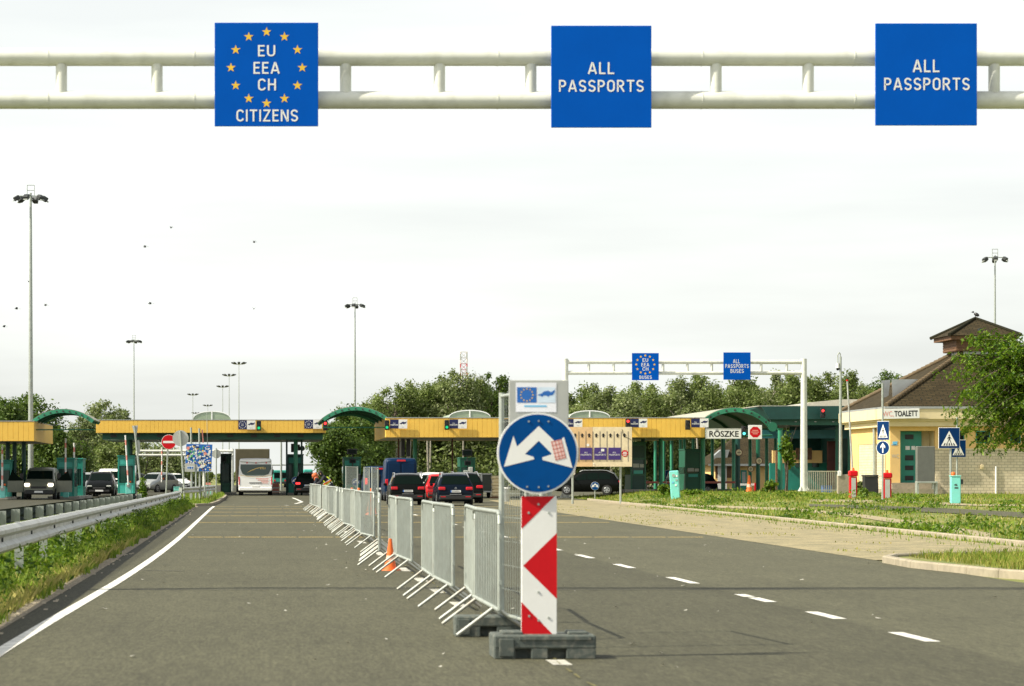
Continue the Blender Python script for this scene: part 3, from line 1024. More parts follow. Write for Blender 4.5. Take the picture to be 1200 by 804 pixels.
m = MB()
for a, b in ((619, 494), (630.6, 493.6), (642, 494), (617, 570.5), (630.6, 571), (642, 570)):
    m.disc((bx(a), bz(b)), 0.007, -0.045, -0.036, 8)
m.build('bolt', M['galv'], hd)
m = MB()
q = [(644.6, 517.6), (657, 514.6), (662.6, 536.8), (650.4, 540)]
qz = [(bx(a), bz(b)) for a, b in q]
m.flat(qz, -0.0415)
def lerp2(a, b, t): return (a[0] + (b[0] - a[0]) * t, a[1] + (b[1] - a[1]) * t)
for t in (0.03, 0.35, 0.66, 0.9):                    # red lattice printed on the sticker
    a, b = lerp2(qz[0], qz[1], t), lerp2(qz[3], qz[2], t)
    m.flat([a, lerp2(a, (a[0] + 0.008, a[1]), 1), (b[0] + 0.008, b[1]), b], -0.0425, 1)
for t in (0.0, 0.2, 0.4, 0.6, 0.8, 0.93):
    a, b = lerp2(qz[0], qz[3], t), lerp2(qz[1], qz[2], t)
    m.flat([a, b, (b[0], b[1] - 0.006), (a[0], a[1] - 0.006)], -0.0425, 1)
m.build('sticker', [mat('pale_pink_sticker', (.78, .58, .54), .6), M['pink']], hd)


# fascia pictogram pieces: EU flag square, car square
def car_icon(parent, cx, cz, w, h, y, material, name='car_picture'):
    pts = [(0, .34), (.06, .46), (.24, .55), (.38, .76), (.62, .82), (.74, .70), (.86, .74), (1, .92), (1, .70), (.93, .50), (.88, .38), (.70, .34), (.62, .20), (.52, .34), (.34, .34), (.26, .18), (.17, .32)]
    m = MB(); m.flat([(cx + (a - .5) * w, cz + (b - .5) * h) for a, b in pts], y)
    return m.build(name, material, parent)


pl = thing('notice_plate', 'grey plate with a printed EU flag and car notice above the round arrow sign', 'sign', ((632 - CX) / s0, bd + 0.075, bz(492)))
lx = lambda px: (px - 632) / s0
lz = lambda py: (492 - py) / s0
m = MB(); m.bb(lx(597.6), lx(667.5), 0, 0.012, lz(500), lz(445), 0, 0.004); m.build('plate', M['greyback'], pl)
m = MB(); m.flat([(lx(605.4), lz(482.4)), (lx(653.2), lz(482.8)), (lx(653.4), lz(448)), (lx(605.4), lz(448))], -0.003); pp = m.build('paper_notice', M['paper'], pl)
m = MB(); m.flat([(lx(607), lz(471.6)), (lx(630), lz(471.6)), (lx(630), lz(453.4)), (lx(607), lz(453.4))], -0.0045); m.build('flag_print', M['printblue'], pp)
eu_stars(pp, lx(618.5), lz(462.5), 7.2 / s0, 1.3 / s0, -0.0055)
m = MB(); m.flat([(lx(631.5), lz(471.6)), (lx(652), lz(471.6)), (lx(652), lz(453.4)), (lx(631.5), lz(453.4))], -0.0045)
m.build('pale_print', mat('pale_blue_print', (0.62, 0.74, 0.86), 0.6), pp)
car_icon(pp, lx(641.3), lz(461.3), 20 / s0, 12 / s0, -0.0055, M['printblue'])
m = MB(); m.flat([(lx(615.4), lz(476.6)), (lx(642), lz(476.6)), (lx(642), lz(474.6)), (lx(615.4), lz(474.6))], -0.0045); m.build('print_bar', M['printcyan'], pp)

# ------------------------------------------------------------------ mobile fence panels and the crowd barriers
def mesh_fence(label, a, b, h, blk=None):
    a, b = Vector((a[0], a[1], 0)), Vector((b[0], b[1], 0))
    L = (b - a).length
    ang = math.atan2(b.y - a.y, b.x - a.x)
    t = thing('mobile_fence', label, 'fence', a, ang)
    m = MB()
    m.cyl((0, 0, 0.05), (0, 0, h), 0.024, None, 10)
    m.cyl((L, 0, 0.05), (L, 0, h), 0.024, None, 10)
    m.cyl((0, 0, h - 0.03), (L, 0, h - 0.03), 0.016, None, 8)
    m.cyl((0, 0, 0.18), (L, 0, 0.18), 0.016, None, 8)
    m.build('frame', M['galv'], t)
    m = MB()
    n = int(L / 0.10)
    for k in range(1, n): m.box((L * k / n, 0, (h + .15) / 2), (0.004, 0.004, h - .2))
    for z in lsp(0.4, h - 0.25, 8): m.box((L / 2, 0.004, z), (L, 0.003, 0.003))
    m.build('wire_mesh', M['galv'], t)
    return t


def foot_block(label, x, y, w=0.78, rz=0.0):
    t = tag(None or MB().bb(-w / 2, w / 2, -0.15, 0.15, 0.085, 0.175, 0, 0.012)
            .bb(-w / 2 + .002, -w / 2 + .21, -0.147, 0.147, 0, 0.095, 0, .006).bb(w / 2 - .21, w / 2 - .002, -0.147, 0.147, 0, 0.095, 0, .006)
            .bb(-w / 2 + 0.02, -w / 2 + .12, -0.16, -0.14, 0.02, 0.15, 0, .004)
            .bb(-0.10, 0.10, -0.05, 0.147, 0.002, 0.09).build('fence_foot', M['rubber'], None, (x, y, 0)), label, 'fence foot')
    t.rotation_euler = (0, 0, rz)
    return t


mesh_fence('tall wire mesh fence panel standing in a rubber foot right behind the striped beacon', (2.065, 21.9), (2.22, 20.15), 2.07)
foot_block('dark rubber fence foot under the tall mesh fence, behind the beacon foot', (571 - CX) * 21.75 / F, 21.75, 0.56)


def make_barrier(label, group):
    L, H, zb = 2.5, 1.06, 0.25
    t = thing('crowd_barrier', label, 'barrier', (0, 0, 0), 0, group)
    m = MB()
    c = 0.10
    pts = [(0.02, 0, zb), (0.02, 0, H - c), (0.05, 0, H - 0.03), (0.12, 0, H), (L - 0.12, 0, H), (L - 0.05, 0, H - 0.03), (L - 0.02, 0, H - c), (L - 0.02, 0, zb), (0.02, 0, zb)]
    m.tube(pts, 0.019, 8)
    for z in (0.48, 0.86):                           # coupling hooks
        m.box((-0.012, 0, z), (0.05, 0.022, 0.035)); m.box((L + 0.012, 0, z), (0.05, 0.022, 0.035))
    m.build('frame', M['galv'], t)
    m = MB()
    n = 15
    for k in range(1, n):
        m.cyl((0.02 + (L - 0.04) * k / n, 0, zb), (0.02 + (L - 0.04) * k / n, 0, H), 0.0072, None, 5, 0, False)
    m.build('bars', M['galv'], t)
    for x in (0.42, L - 0.42):
        m = MB()
        m.tube([(x, 0.32, 0.02), (x, 0.02, zb - 0.005), (x, -0.02, zb - 0.005), (x, -0.32, 0.02)], 0.0165, 7)
        m.build('foot', M['footsteel'], t)
    return t


def lx_(d): return np.interp(d, [20, 26, 34, 40, 50, 62, 82, 100, 125, 145], [1.98, 1.945, 1.97, 1.97, 2.05, 2.07, 2.13, 2.13, 2.15, 2.2])


segs = []                                            # (x, y) ends of every barrier, near to far
segs += [((1.975, 21.1), (1.968, 23.55)), ((1.978, 23.5), (2.085, 25.95)), ((1.945, 25.8), (1.918, 28.2)), ((1.918, 28.22), (1.948, 30.7)),
         ((1.985, 33.5), (1.925, 36.0)), ((1.925, 36.1), (1.945, 38.5)), ((1.775, 38.2), (1.895, 40.7)), ((1.90, 40.75), (2.01, 43.2)), ((2.01, 43.25), (2.115, 45.7))]
d = 47.6
while d < 107:
    j0, j1 = random.uniform(-.09, .07), random.uniform(-.09, .07)
    segs.append(((float(lx_(d)) + j0 + .02, d), (float(lx_(d + 2.5)) + j1, d + 2.48)))
    d += 2.56 if random.random() < .8 else 3.3
near_lab = ['nearest grey crowd barrier, beside the tall mesh fence behind the striped beacon', 'second nearest grey crowd barrier, whose far end stops at the first gap in the line',
            'grey crowd barrier just beyond the first gap in the line, nearer of that pair', 'grey crowd barrier beyond the first gap in the line, farther of that pair',
            'grey crowd barrier with the orange traffic cone beside its near foot', 'grey crowd barrier leaning in line right behind the one beside the orange cone',
            'grey crowd barrier turned edge on, first of three edge on barriers behind the cone', 'grey crowd barrier turned edge on, second of three behind the cone', 'grey crowd barrier turned edge on, third and farthest of three behind the cone',
            'grey crowd barrier first of the long far row, just past the three edge on ones', 'grey crowd barrier second of the long far row past the edge on ones']
GB = 'crowd barriers dividing the two carriageways'
b0 = make_barrier(near_lab[0], GB)
for i, (a, b) in enumerate(segs):
    ang = math.atan2(b[1] - a[1], b[0] - a[0])
    dd = a[1]
    lab = near_lab[i] if i < len(near_lab) else ('grey crowd barrier in the middle stretch of the long far row' if dd < 80 else 'grey crowd barrier in the farthest stretch of the row, towards the leaning worker')
    grp = GB if i < len(near_lab) else (GB + ', middle stretch' if dd < 80 else GB + ', farthest stretch')
    if i == 0:
        b0.location = (a[0], a[1], 0); b0.rotation_euler = (0, 0, ang)
    else:
        dup(b0, (a[0], a[1], 0), ang, lab, grp)

def tall_frame(label, px0, d0, px1, d1, h):
    a, b = G(px0, d0), G(px1, d1)
    return mesh_fence(label, (a.x, a.y), (b.x, b.y), h)


tall_frame('tall narrow mesh fence panel rising behind the barrier row, left of two', 405.5, 94, 419, 97.2, 1.75)
tall_frame('tall mesh fence panel rising behind the barrier row next to the blue vans', 427, 84, 433, 86.3, 1.68)
tall_frame('tall mesh fence panel nearest the blue vans, seen almost edge on', 436, 78.5, 443, 80.4, 1.66)


def cone(label, loc, h=0.72, group=None):
    t = thing('traffic_cone', label, 'traffic cone', loc, 0, group)
    k = h / 0.72
    m = MB()
    m.cyl((0, 0, 0.03 * k), (0, 0, 0.22 * k), 0.15 * k, 0.108 * k, 20); m.cyl((0, 0, 0.34 * k), (0, 0, 0.72 * k), 0.085 * k, 0.034 * k, 20)
    m.cyl((0, 0, 0.0), (0, 0, 0.035 * k), 0.235 * k, 0.225 * k, 8)
    m.build('body', M['orange'], t)
    m = MB(); m.cyl((0, 0, 0.22 * k), (0, 0, 0.34 * k), 0.109 * k, 0.086 * k, 20); m.build('reflective_collar', mat('faded_collar', (0.75, 0.45, 0.32), 0.5), t)
    return t


c0 = Vector((1.88, 37.0, 0))
cone('orange traffic cone with faded white collar standing against a crowd barrier', c0, 0.46)
for i, (px, py, h, lab) in enumerate(((412.5, 600, .62, 'small orange cone behind the barrier row, left of three'), (420.5, 601, .62, 'small orange cone behind the barrier row, middle of three'),
                                     (435, 603.5, .62, 'small orange cone behind the barrier row, right of three'))):
    cone(lab, (G(px, 97 - i * 3).x, 97 - i * 3 + 0.0, 0), 0.95, 'orange cones behind the barriers')

# ------------------------------------------------------------------ guardrails
def guardrail(name, label, pts, ztop, front=1, spacing=2.0, blocks=True, post_mat='galv', beam_mat='rail', bw=.12):
    t = thing(name, label, 'guardrail', (pts[0][0], pts[0][1], 0))
    o = Vector((pts[0][0], pts[0][1], 0))
    prof = [(0.0, 0.0), (0.025, -0.005), (0.08, -0.045), (0.08, -0.085), (0.02, -0.135), (0.02, -0.175), (0.08, -0.225), (0.08, -0.265), (0.025, -0.305), (0.0, -0.31)]
    m = MB()
    rows = []
    for i, p in enumerate(pts):
        q = pts[min(i + 1, len(pts) - 1)]; r_ = pts[max(i - 1, 0)]
        tg = Vector((q[0] - r_[0], q[1] - r_[1], 0)).normalized()
        nr = Vector((tg.y, -tg.x, 0)) * front
        zt_ = ztop if not callable(ztop) else ztop(p[1])
        rows.append([Vector((p[0], p[1], zt_ + b)) + nr * a - o for a, b in prof])
    n = len(prof)
    vs = [v for r_ in rows for v in r_]
    fs = [(i * n + k, (i + 1) * n + k, (i + 1) * n + k + 1, i * n + k + 1) for i in range(len(rows) - 1) for k in range(n - 1)]
    m.add(vs, fs)
    m.build('rail_beam', M[beam_mat], t)
    # bolts along the beam and laps between beams
    m = MB()
    acc = 0.0
    posts = []
    for i in range(len(pts) - 1):
        a, b = Vector((pts[i][0], pts[i][1], 0)), Vector((pts[i + 1][0], pts[i + 1][1], 0))
        L = (b - a).length
        tg = (b - a) / L
        nr = Vector((tg.y, -tg.x, 0)) * front
        while acc < L:
            p = a + tg * acc
            zt_ = ztop if not callable(ztop) else ztop(p.y)
            posts.append((p - o, tg, nr, zt_))
            m.cyl(p - o + nr * 0.015 + Vector((0, 0, zt_ - 0.155)), p - o + nr * 0.04 + Vector((0, 0, zt_ - 0.155)), 0.024, None, 8)
            acc += spacing
        acc -= L
    m.build('bolts', M['lampdark'], t)
    for p, tg, nr, zt_ in posts[:95]:
        m = MB()
        rot = Matrix.Rotation(math.atan2(tg.y, tg.x), 4, 'Z')
        c = p - nr * 0.13
        m.box((c.x, c.y, (zt_ - 0.02) / 2), (0.07, 0.11, zt_ - 0.02), 0, rot)
        c2 = p - nr * 0.045
        m.box((c2.x, c2.y, zt_ - 0.155), (bw, 0.085, 0.26), 0, rot)
        m.build('post', M[post_mat], t)
    return t


g1 = [(-2.88 - (d_ - 28.3) * 0.0083, d_) for d_ in lsp(12.3, 112, 26)] + [(-3.62, 114.5), (-3.72, 115.4), (-3.95, 115.8)]
guardrail('guardrail', 'near galvanised guardrail running along the weedy verge beside the white edge line', g1, lambda y: 0.81 - (y - 28) * 0.0009, 1, 4.0)
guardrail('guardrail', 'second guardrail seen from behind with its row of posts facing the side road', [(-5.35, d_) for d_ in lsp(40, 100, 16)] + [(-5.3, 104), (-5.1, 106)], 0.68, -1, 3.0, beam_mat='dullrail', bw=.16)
guardrail('guardrail', 'short guardrail on the traffic island behind the sticker covered board', [(-3.75, 123.5), (-3.5, 124), (-3.2, 130), (-2.75, 150), (-2.72, 152)], 0.86, 1, 4.0)
def part(m, name, mats, t, uv=False):                # mesh given in world coordinates, parented to a thing
    o = m.build(name, mats, t, uv=uv)
    off = Vector(t.location)
    if t.parent is not None: off = off + Vector(t.parent.location)
    o.location = -off
    return o


def wx(px, d): return (px - CX) * d / F
def wz(py, d): return EYE + (CY - py) * d / F


# ------------------------------------------------------------------ canopies
def cladding(m, x0, x1, y, z0, z1, th=0.05, step=0.30):
    """vertical cladding panels with open joints, facing -y"""
    n = max(1, int(round(abs(x1 - x0) / step)))
    w = (x1 - x0) / n
    for k in range(n): m.bb(x0 + w * k + 0.005, x0 + w * (k + 1) - 0.005, y, y + th, z0, z1, 0, 0.01)


def cladding_side(m, x, y0, y1, z0, z1, th=0.05, step=0.5):
    n = max(1, int(round(abs(y1 - y0) / step)))
    w = (y1 - y0) / n
    for k in range(n): m.bb(x, x + th, y0 + w * k + 0.01, y0 + w * (k + 1) - 0.01, z0, z1, 0, 0.01)


def canopy(label, px0, px1, dfr, drr, ytop, ybot, soffit='soffit', lower=None):
    x0, x1 = wx(px0, dfr), wx(px1, dfr)
    z0, z1 = wz(ybot, dfr), wz(ytop, dfr)
    t = thing('canopy', label, 'canopy', ((x0 + x1) / 2, dfr, 0))
    m = MB(); cladding(m, x0, x1, dfr, z0, z1); cladding(m, x0, x1, drr - .05, z0, z1)
    cladding_side(m, x0, dfr + .06, drr - .06, z0, z1); cladding_side(m, x1 - .05, dfr + .06, drr - .06, z0, z1)
    m.bb(x0 + .012, x1 - .012, dfr + .03, dfr + .045, z0 + .01, z1 - .01)
    m.bb(x1 - .03, x1 - .02, dfr + .08, drr - .08, z0 + .01, z1 - .01)
    part(m, 'yellow_fascia', M['yellow'], t)
    m = MB(); m.bb(x0 - .01, x1 + .01, dfr - .02, drr + .02, z1 + .005, z1 + 0.05); part(m, 'flat_roof', M['zinc'], t)
    m = MB(); m.bb(x0 + .06, x1 - .06, dfr + .07, drr - .07, z0 + 0.02, z0 + .12)
    for k in range(int((x1 - x0) / 2.2)):
        m.bb(x0 + .8 + 2.2 * k, x0 + .88 + 2.2 * k, dfr + .1, drr - .1, z0 - .0, z0 + .015)
    part(m, 'soffit', M[soffit], t)
    return t, x0, x1, z0, z1


# leftmost
cL, *qL = canopy('short yellow clad canopy at the left edge of the photo over the grey van', -70, 40, 150, 163.6, 494, 517, 'greendk')
for px in (9, 17, 28, -30, -60):
    m = MB(); m.cyl(G(px, 157), (wx(px, 157), 157, qL[2] + .02), .13, None, 10)
    part(m, 'column', M['greendk'], cL)
# middle
cM, x0, x1, z0, z1 = canopy('long yellow clad canopy over the white bus with dark green underside', 112.5, 382, 185, 201, 492.5, 507.3, 'greendk')
m = MB()
m.bb(x0 + .4, x1 - 0.2, 186.2, 200.8, z0 - .46, z0 - .005)
part(m, 'green_underframe', M['green'], cM)
for k in range(9):
    xk = x0 + 1.2 + k * (x1 - x0 - 2) / 8.6
    m = MB(); m.bb(xk - .22, xk + .22, 186.13, 186.25, z0 - .30, z0 - .10); part(m, 'lamp_recess', M['lampdark'], cM)
    m = MB(); m.bb(xk + .3, xk + .7, 188, 188.5, z0 - .52, z0 - .46); part(m, 'ceiling_lamp', M['lampglass'], cM)
for px, hw in ((346.6, .16), (150.6, .14), (153.5, .12), (336, .07), (353.5, .07)):
    dcol = 189.5
    m = MB(); m.cyl(G(px, dcol), (wx(px, dcol), dcol, z0 - .44), hw, None, 12)
    part(m, 'column', M['greenlt'] if hw > .13 else M['greendk'], cM)
m = MB(); m.bb(wx(341, 191), wx(345, 191), 190.6, 191.4, wz(530, 191), wz(520, 191)); m.bb(wx(348, 191), wx(351.5, 191), 190.6, 191.4, wz(528, 191), wz(521, 191)); m.ell((wx(354, 191), 190.9, wz(525.5, 191)), (.2, .2, .2))
part(m, 'camera_box', M['black'], cM)
# right
cR, x0, x1, z0, z1 = canopy('long yellow clad canopy over the queue of cars, right of the green arch', 452, 826, 160, 175.5, 490, 512.6, 'soffit')
m = MB()
for px in (472, 478.5): m.bb(wx(px - 2, 165), wx(px + 2, 165), 164.6, 165.4, wz(535, 165), z0 - .02)
part(m, 'sign_box', M['black'], cR)
for px, hw, mm in ((486.3, .14, 'greenlt'), (467, .05, 'maroon'), (530, .05, 'maroon'), (774.3, .14, 'greenlt'), (823.6, .15, 'greenlt'), (753.5, .13, 'greendk'), (612, .14, 'green')):
    m = MB(); m.cyl(G(px, 168), (wx(px, 168), 168, z0 + .03), hw, None, 12); part(m, 'column', M[mm], cR)


pale_roof = mat('weathered_roof_sheet', (.36, .35, .27), .6, 0, .15, .6)


def vault(label, px0, px1, d0, d1, ybase, rise, name='arch_canopy', rim=0.20, seg=22, ends=False):
    xa, xb = wx(px0, d0), wx(px1, d0)
    zb = wz(ybase, d0)
    w = xb - xa
    r = (w * w / 4 + rise * rise) / (2 * rise)
    zc = zb + rise - r
    a0 = math.asin(w / 2 / r)
    def pt(a, rr): return ((xa + xb) / 2 + rr * math.sin(a), zc + rr * math.cos(a))
    t = thing(name, label, 'arch canopy', ((xa + xb) / 2, d0, 0))
    m = MB()
    A = [pt(-a0 + 2 * a0 * k / seg, r) for k in range(seg + 1)]
    B = [pt(-a0 + 2 * a0 * k / seg, r - 0.05) for k in range(seg + 1)]
    for k in range(seg):
        m.prism([A[k], A[k + 1], B[k + 1], B[k]], d0 + .15, d1)
    part(m, 'roof_sheet', M['vault'], t)
    m = MB()
    A = [pt(-a0 + 2 * a0 * k / seg, r + .045) for k in range(seg + 1)]
    B = [pt(-a0 + 2 * a0 * k / seg, r + .004) for k in range(seg + 1)]
    for k in range(seg): m.prism([A[k], A[k + 1], B[k + 1], B[k]], d0 + .2, d1 - .1)
    part(m, 'roof_cover', pale_roof, t)
    for yy_, nm in ((d0, 'front_rim'), (d1, 'rear_rim')):
        m = MB()
        A2 = [pt(-a0 + 2 * a0 * k / seg, r + .02) for k in range(seg + 1)]
        B2 = [pt(-a0 + 2 * a0 * k / seg, r - rim) for k in range(seg + 1)]
        for k in range(seg): m.prism([A2[k], A2[k + 1], B2[k + 1], B2[k]], yy_ - .05, yy_ + .12)
        part(m, nm, M['greenlt'], t)
    m = MB()
    for k in range(1, 10):
        x, z = pt(-a0 + 2 * a0 * k / 10, r - rim / 2)
        m.disc((x, z), rim * .26, d0 - .08, d0 - .045, 8)
    part(m, 'rim_bolts', M['lampdark'], t)
    for f in (0.33, 0.66):
        m = MB()
        yy_ = d0 + (d1 - d0) * f
        A2 = [pt(-a0 + 2 * a0 * k / seg, r - .05) for k in range(seg + 1)]
        B2 = [pt(-a0 + 2 * a0 * k / seg, r - .22) for k in range(seg + 1)]
        for k in range(seg): m.prism([A2[k], A2[k + 1], B2[k + 1], B2[k]], yy_ - .06, yy_ + .06)
        part(m, 'rib', M['green'], t)
    if ends:
        m = MB(); m.disc((xb - .05, zb + .02), .30, d0 - .12, d0 + .16, 20); part(m, 'end_disc', M['greenlt'], t)
    m = MB(); m.cyl((xa, d0 + .3, zb - .55), (xb, d0 + .3, zb - .55), .035, None, 6); part(m, 'tie_bar', M['green'], t)
    return t


vault('green arched canopy bridging the gap beside the far left mast', 38, 110, 151, 157, 492.6, .64)
vault('green arched canopy between the bus canopy and the car queue canopy', 378, 455.5, 160.5, 175, 490.6, .72)
vault('wide green arched canopy behind the white town name board, open underneath', 816, 906, 164, 186, 500.6, 1.22, rim=.26, ends=True)

# glazed roof lights on the canopies
def dome(label, px0, px1, ytop, ybase, d):
    xa, xb = wx(px0, d), wx(px1, d)
    zb, ztp = wz(ybase, d), wz(ytop, d)
    t = thing('roof_light', label, 'roof light', ((xa + xb) / 2, d, zb))
    n = 14
    pts = [((xa + xb) / 2 + (xb - xa) / 2 * math.cos(math.pi * k / n), zb + (ztp - zb) * math.sin(math.pi * k / n) ** .8) for k in range(n + 1)]
    m = MB(); m.prism(pts, d, d + 9); part(m, 'glazing', M['roofglass'], t)
    m = MB(); m.bb((xa + xb) / 2 - .04, (xa + xb) / 2 + .04, d - .05, d - .004, zb, ztp)
    for k in range(n): m.prism([pts[k], pts[k + 1], (pts[k + 1][0], pts[k + 1][1] + .07), (pts[k][0], pts[k][1] + .07)], d - .05, d + .05)
    part(m, 'frame', M['white'], t)
    return t


dome('pale barrel roof light on the canopy above the bus lane', 226, 270.5, 482.6, 493, 196)
dome('pale barrel roof light on the right canopy, left one beside the round sign', 526, 575, 481.5, 491, 172)
dome('pale barrel roof light above the cream lane board', 667, 715, 482, 491, 172)

# ------------------------------------------------------------------ fascia signs and traffic lights
def fascia_sign(label, px0, px1, py0, py1, d, kind, group):
    w, h = (px1 - px0) / F * d, (py1 - py0) / F * d
    t = thing('fascia_sign', label, 'sign', (wx((px0 + px1) / 2, d), d, wz(py1, d)), 0, group)
    m = MB(); m.box((-w / 4, .02, h / 2), (w / 2, .04, h)); m.build('blue_panel', M['navy'], t)
    m = MB(); m.box((w / 4 + .003, .02, h / 2), (w / 2, .04, h)); m.build('white_panel', M['signwhite'], t)
    if kind == 'eu':
        m = MB()
        for k in range(12):
            a = math.pi * k / 6
            m.flat(star(-w / 4 + .38 * h * math.sin(a), h / 2 + .38 * h * math.cos(a), .075 * h), -.004)
        m.build('star_ring', M['signwhite'], t)
        lettering(t, 'EU', -w / 4, h * .60, h * .2, h * .12, -.004, M['signwhite'])
        lettering(t, 'EEA', -w / 4, h * .44, h * .3, h * .12, -.004, M['signwhite'])
    else:
        lettering(t, 'ALL', -w / 4, h * .60, h * .3, h * .13, -.004, M['signwhite'])
        lettering(t, 'PASSPORTS', -w / 4, h * .40, h * .84, h * .15, -.004, M['signwhite'], bold=.03)
    car_icon(t, w / 4, h * .60, w * .42, h * .48, -.004, M['navy'])
    m = MB(); m.flat([(w * .17, h * .13), (w * .33, h * .13), (w * .33, h * .18), (w * .17, h * .18)], -.004); m.build('print_bar', M['greyback'], t)
    return t


GS = 'lane signs on the canopy fascias'
fascia_sign('blue star ring and car sign on the bus canopy, right above the bus', 279.3, 299.3, 492.7, 503.2, 184.8, 'eu', GS)
fascia_sign('blue star ring and car sign at the right end of the bus canopy', 356.6, 377.2, 492, 502.4, 184.8, 'eu', GS)
fascia_sign('blue ALL PASSPORTS and car sign above the blue vans', 457, 477.2, 491.6, 502.2, 159.8, 'all', GS)
fascia_sign('blue ALL PASSPORTS and car sign between the two green traffic lights, above the red car', 526.7, 547, 491.6, 502.2, 159.8, 'all', GS)
fascia_sign('blue and white car sign half hidden behind the round arrow sign and gantry post', 662, 682.4, 491, 500.4, 159.8, 'all', GS)
fascia_sign('blue ALL PASSPORTS and car sign right of the red traffic light, above the lane board', 738.8, 758.5, 490.6, 500.9, 159.8, 'all', GS)
fascia_sign('blue ALL PASSPORTS and car sign left above the town name board', 810, 830.2, 490.4, 500.9, 159.8, 'all', GS)


def traffic_light(label, px, py, d, lit, group='lane traffic lights', h=1.9, visor=True):
    hh, ww = (11.5 * d / F), (5.4 * d / F)
    t = thing('traffic_light', label, 'traffic light', (wx(px, d), d, wz(py, d) - hh / 2), 0, group)
    m = MB(); m.bb(-ww / 2, ww / 2, .0, .22, 0, hh, 0, .03); m.bb(-.06, .06, .2, .6, hh * .4, hh * .6); m.build('housing', M['black'], t)
    for k, z in enumerate((hh * .73, hh * .27)):
        mm = lit if (k == 0 and lit == 'lens_r') or (k == 1 and lit in ('lens_g', 'lens_c')) else 'lens_off'
        m = MB(); m.disc((0, z), ww * .30, -.02, .002, 16); m.build('lens', M[mm], t)
    m = MB()
    for z in (hh * .73, hh * .27):
        for k in range(7):
            a, b = math.pi * (k - .3) / 6.4, math.pi * (k + .7) / 6.4
            r0 = ww * .40
            m.prism([(r0 * math.cos(a), z + r0 * math.sin(a)), (r0 * math.cos(b), z + r0 * math.sin(b)), ((r0 + .015) * math.cos(b), z + (r0 + .015) * math.sin(b)), ((r0 + .015) * math.cos(a), z + (r0 + .015) * math.sin(a))], -.16, .0)
    m.build('visor', M['black'], t)
    return t


traffic_light('traffic light showing green above the bus', 303.3, 498.9, 184.4, 'lens_g')
traffic_light('traffic light showing red at the right end of the bus canopy', 381.2, 498.8, 184.4, 'lens_r')
traffic_light('traffic light showing green at the left corner of the right canopy', 453.5, 498.2, 159.4, 'lens_g')
traffic_light('traffic light showing green above the queue of cars, mid canopy', 523.7, 498, 159.4, 'lens_g')
traffic_light('unlit traffic light just left of the round arrow sign on the canopy', 593.5, 497, 159.4, None)
traffic_light('traffic light showing red above the cream lane board', 736, 496.3, 159.4, 'lens_r')
traffic_light('unlit dark traffic light left of the town name board', 806.2, 498, 159.4, None)
traffic_light('traffic light showing cyan green right of the town name board', 872, 505.5, 159.4, 'lens_c')
traffic_light('small red traffic light on the dark green office canopy', 964.5, 484, 184.2, 'lens_r')

# town name board and the stop board beside it
dT = 159.2
t = thing('town_board', 'white board lettered RÖSZKE hung under the canopy edge', 'name board', (wx(848, dT), dT, wz(514.2, dT)))
w, h = 41.4 * dT / F, 12.2 * dT / F
m = MB(); m.bb(-w / 2, w / 2, 0, .1, 0, h, 0, .02); m.build('board', M['signwhite'], t)
m = MB()
for a, b, c_, e in ((-w / 2, w / 2, 0, .03), (-w / 2, w / 2, h - .03, h), (-w / 2, -w / 2 + .03, .03, h - .03), (w / 2 - .03, w / 2, .03, h - .03)): m.bb(a, b, -.015, -.002, c_, e)
m.build('frame', M['greyback'], t)
lettering(t, 'RÖSZKE', .02, h * .53, 34.5 * dT / F, 8.6 * dT / F, -.006, M['black'], bold=.02)
t = thing('stop_board', 'white square board with a red octagon beside the cyan traffic light', 'sign', (wx(885, dT), dT, wz(514.6, dT)))
w, h = 16 * dT / F, 16.4 * dT / F
m = MB(); m.bb(-w / 2, w / 2, 0, .06, 0, h, 0, .01); m.build('board', M['signwhite'], t)
m = MB(); m.flat([(.42 * w * math.cos(math.pi / 8 + k * math.pi / 4), h / 2 + .42 * w * math.sin(math.pi / 8 + k * math.pi / 4)) for k in range(8)], -.004); m.build('octagon', M['signred'], t)
m = MB()
for z, q in ((.62, .42), (.5, .56), (.38, .36)): m.flat([(-w * q / 2, h * z - .03), (w * q / 2, h * z - .03), (w * q / 2, h * z + .03), (-w * q / 2, h * z + .03)], -.008)
m.build('text_lines', M['pink'], t)
m = MB(); m.cyl((wx(826, 160.2), 160.2, wz(512.6, 160)), (wx(905, 160.2), 160.2, wz(510, 160)), .06, None, 8)
tag(m.build('sign_beam', M['green']), 'green horizontal beam behind the town name board and stop board', 'beam')

# ------------------------------------------------------------------ the cream lane board on two posts
dB = 128.0
sB = F / dB
t = thing('lane_board', 'large cream lane board with black arrows, purple passport panels and a red octagon', 'information board', G(699, dB))
X = lambda px: wx(px, dB)
Z = lambda py: wz(py, dB)
m = MB(); m.bb(X(657.5), X(694.4) - .004, dB, dB + .08, Z(546.8), Z(500.4)); part(m, 'orange_cream_panel', mat('orange_cream_panel', (0.74, 0.50, 0.26), .6, dirt=(.5, .36, .2), dirtamt=.3), t)
m = MB(); m.bb(X(694.4) + .004, X(740.6), dB, dB + .08, Z(546.8), Z(500.4)); part(m, 'cream_panel', mat('cream_panel', (0.78, 0.66, 0.44), .6, dirt=(.55, .44, .3), dirtamt=.3), t)
m = MB()
for k in range(10):
    px = 661.8 + 8.25 * k
    if px > 737.5: break
    m.bb(X(px) - .015, X(px) + .015, dB - .008, dB - .003, Z(541), Z(505.5))
part(m, 'lane_lines', mat('thin_grey_line', (.16, .15, .15), .6), t)
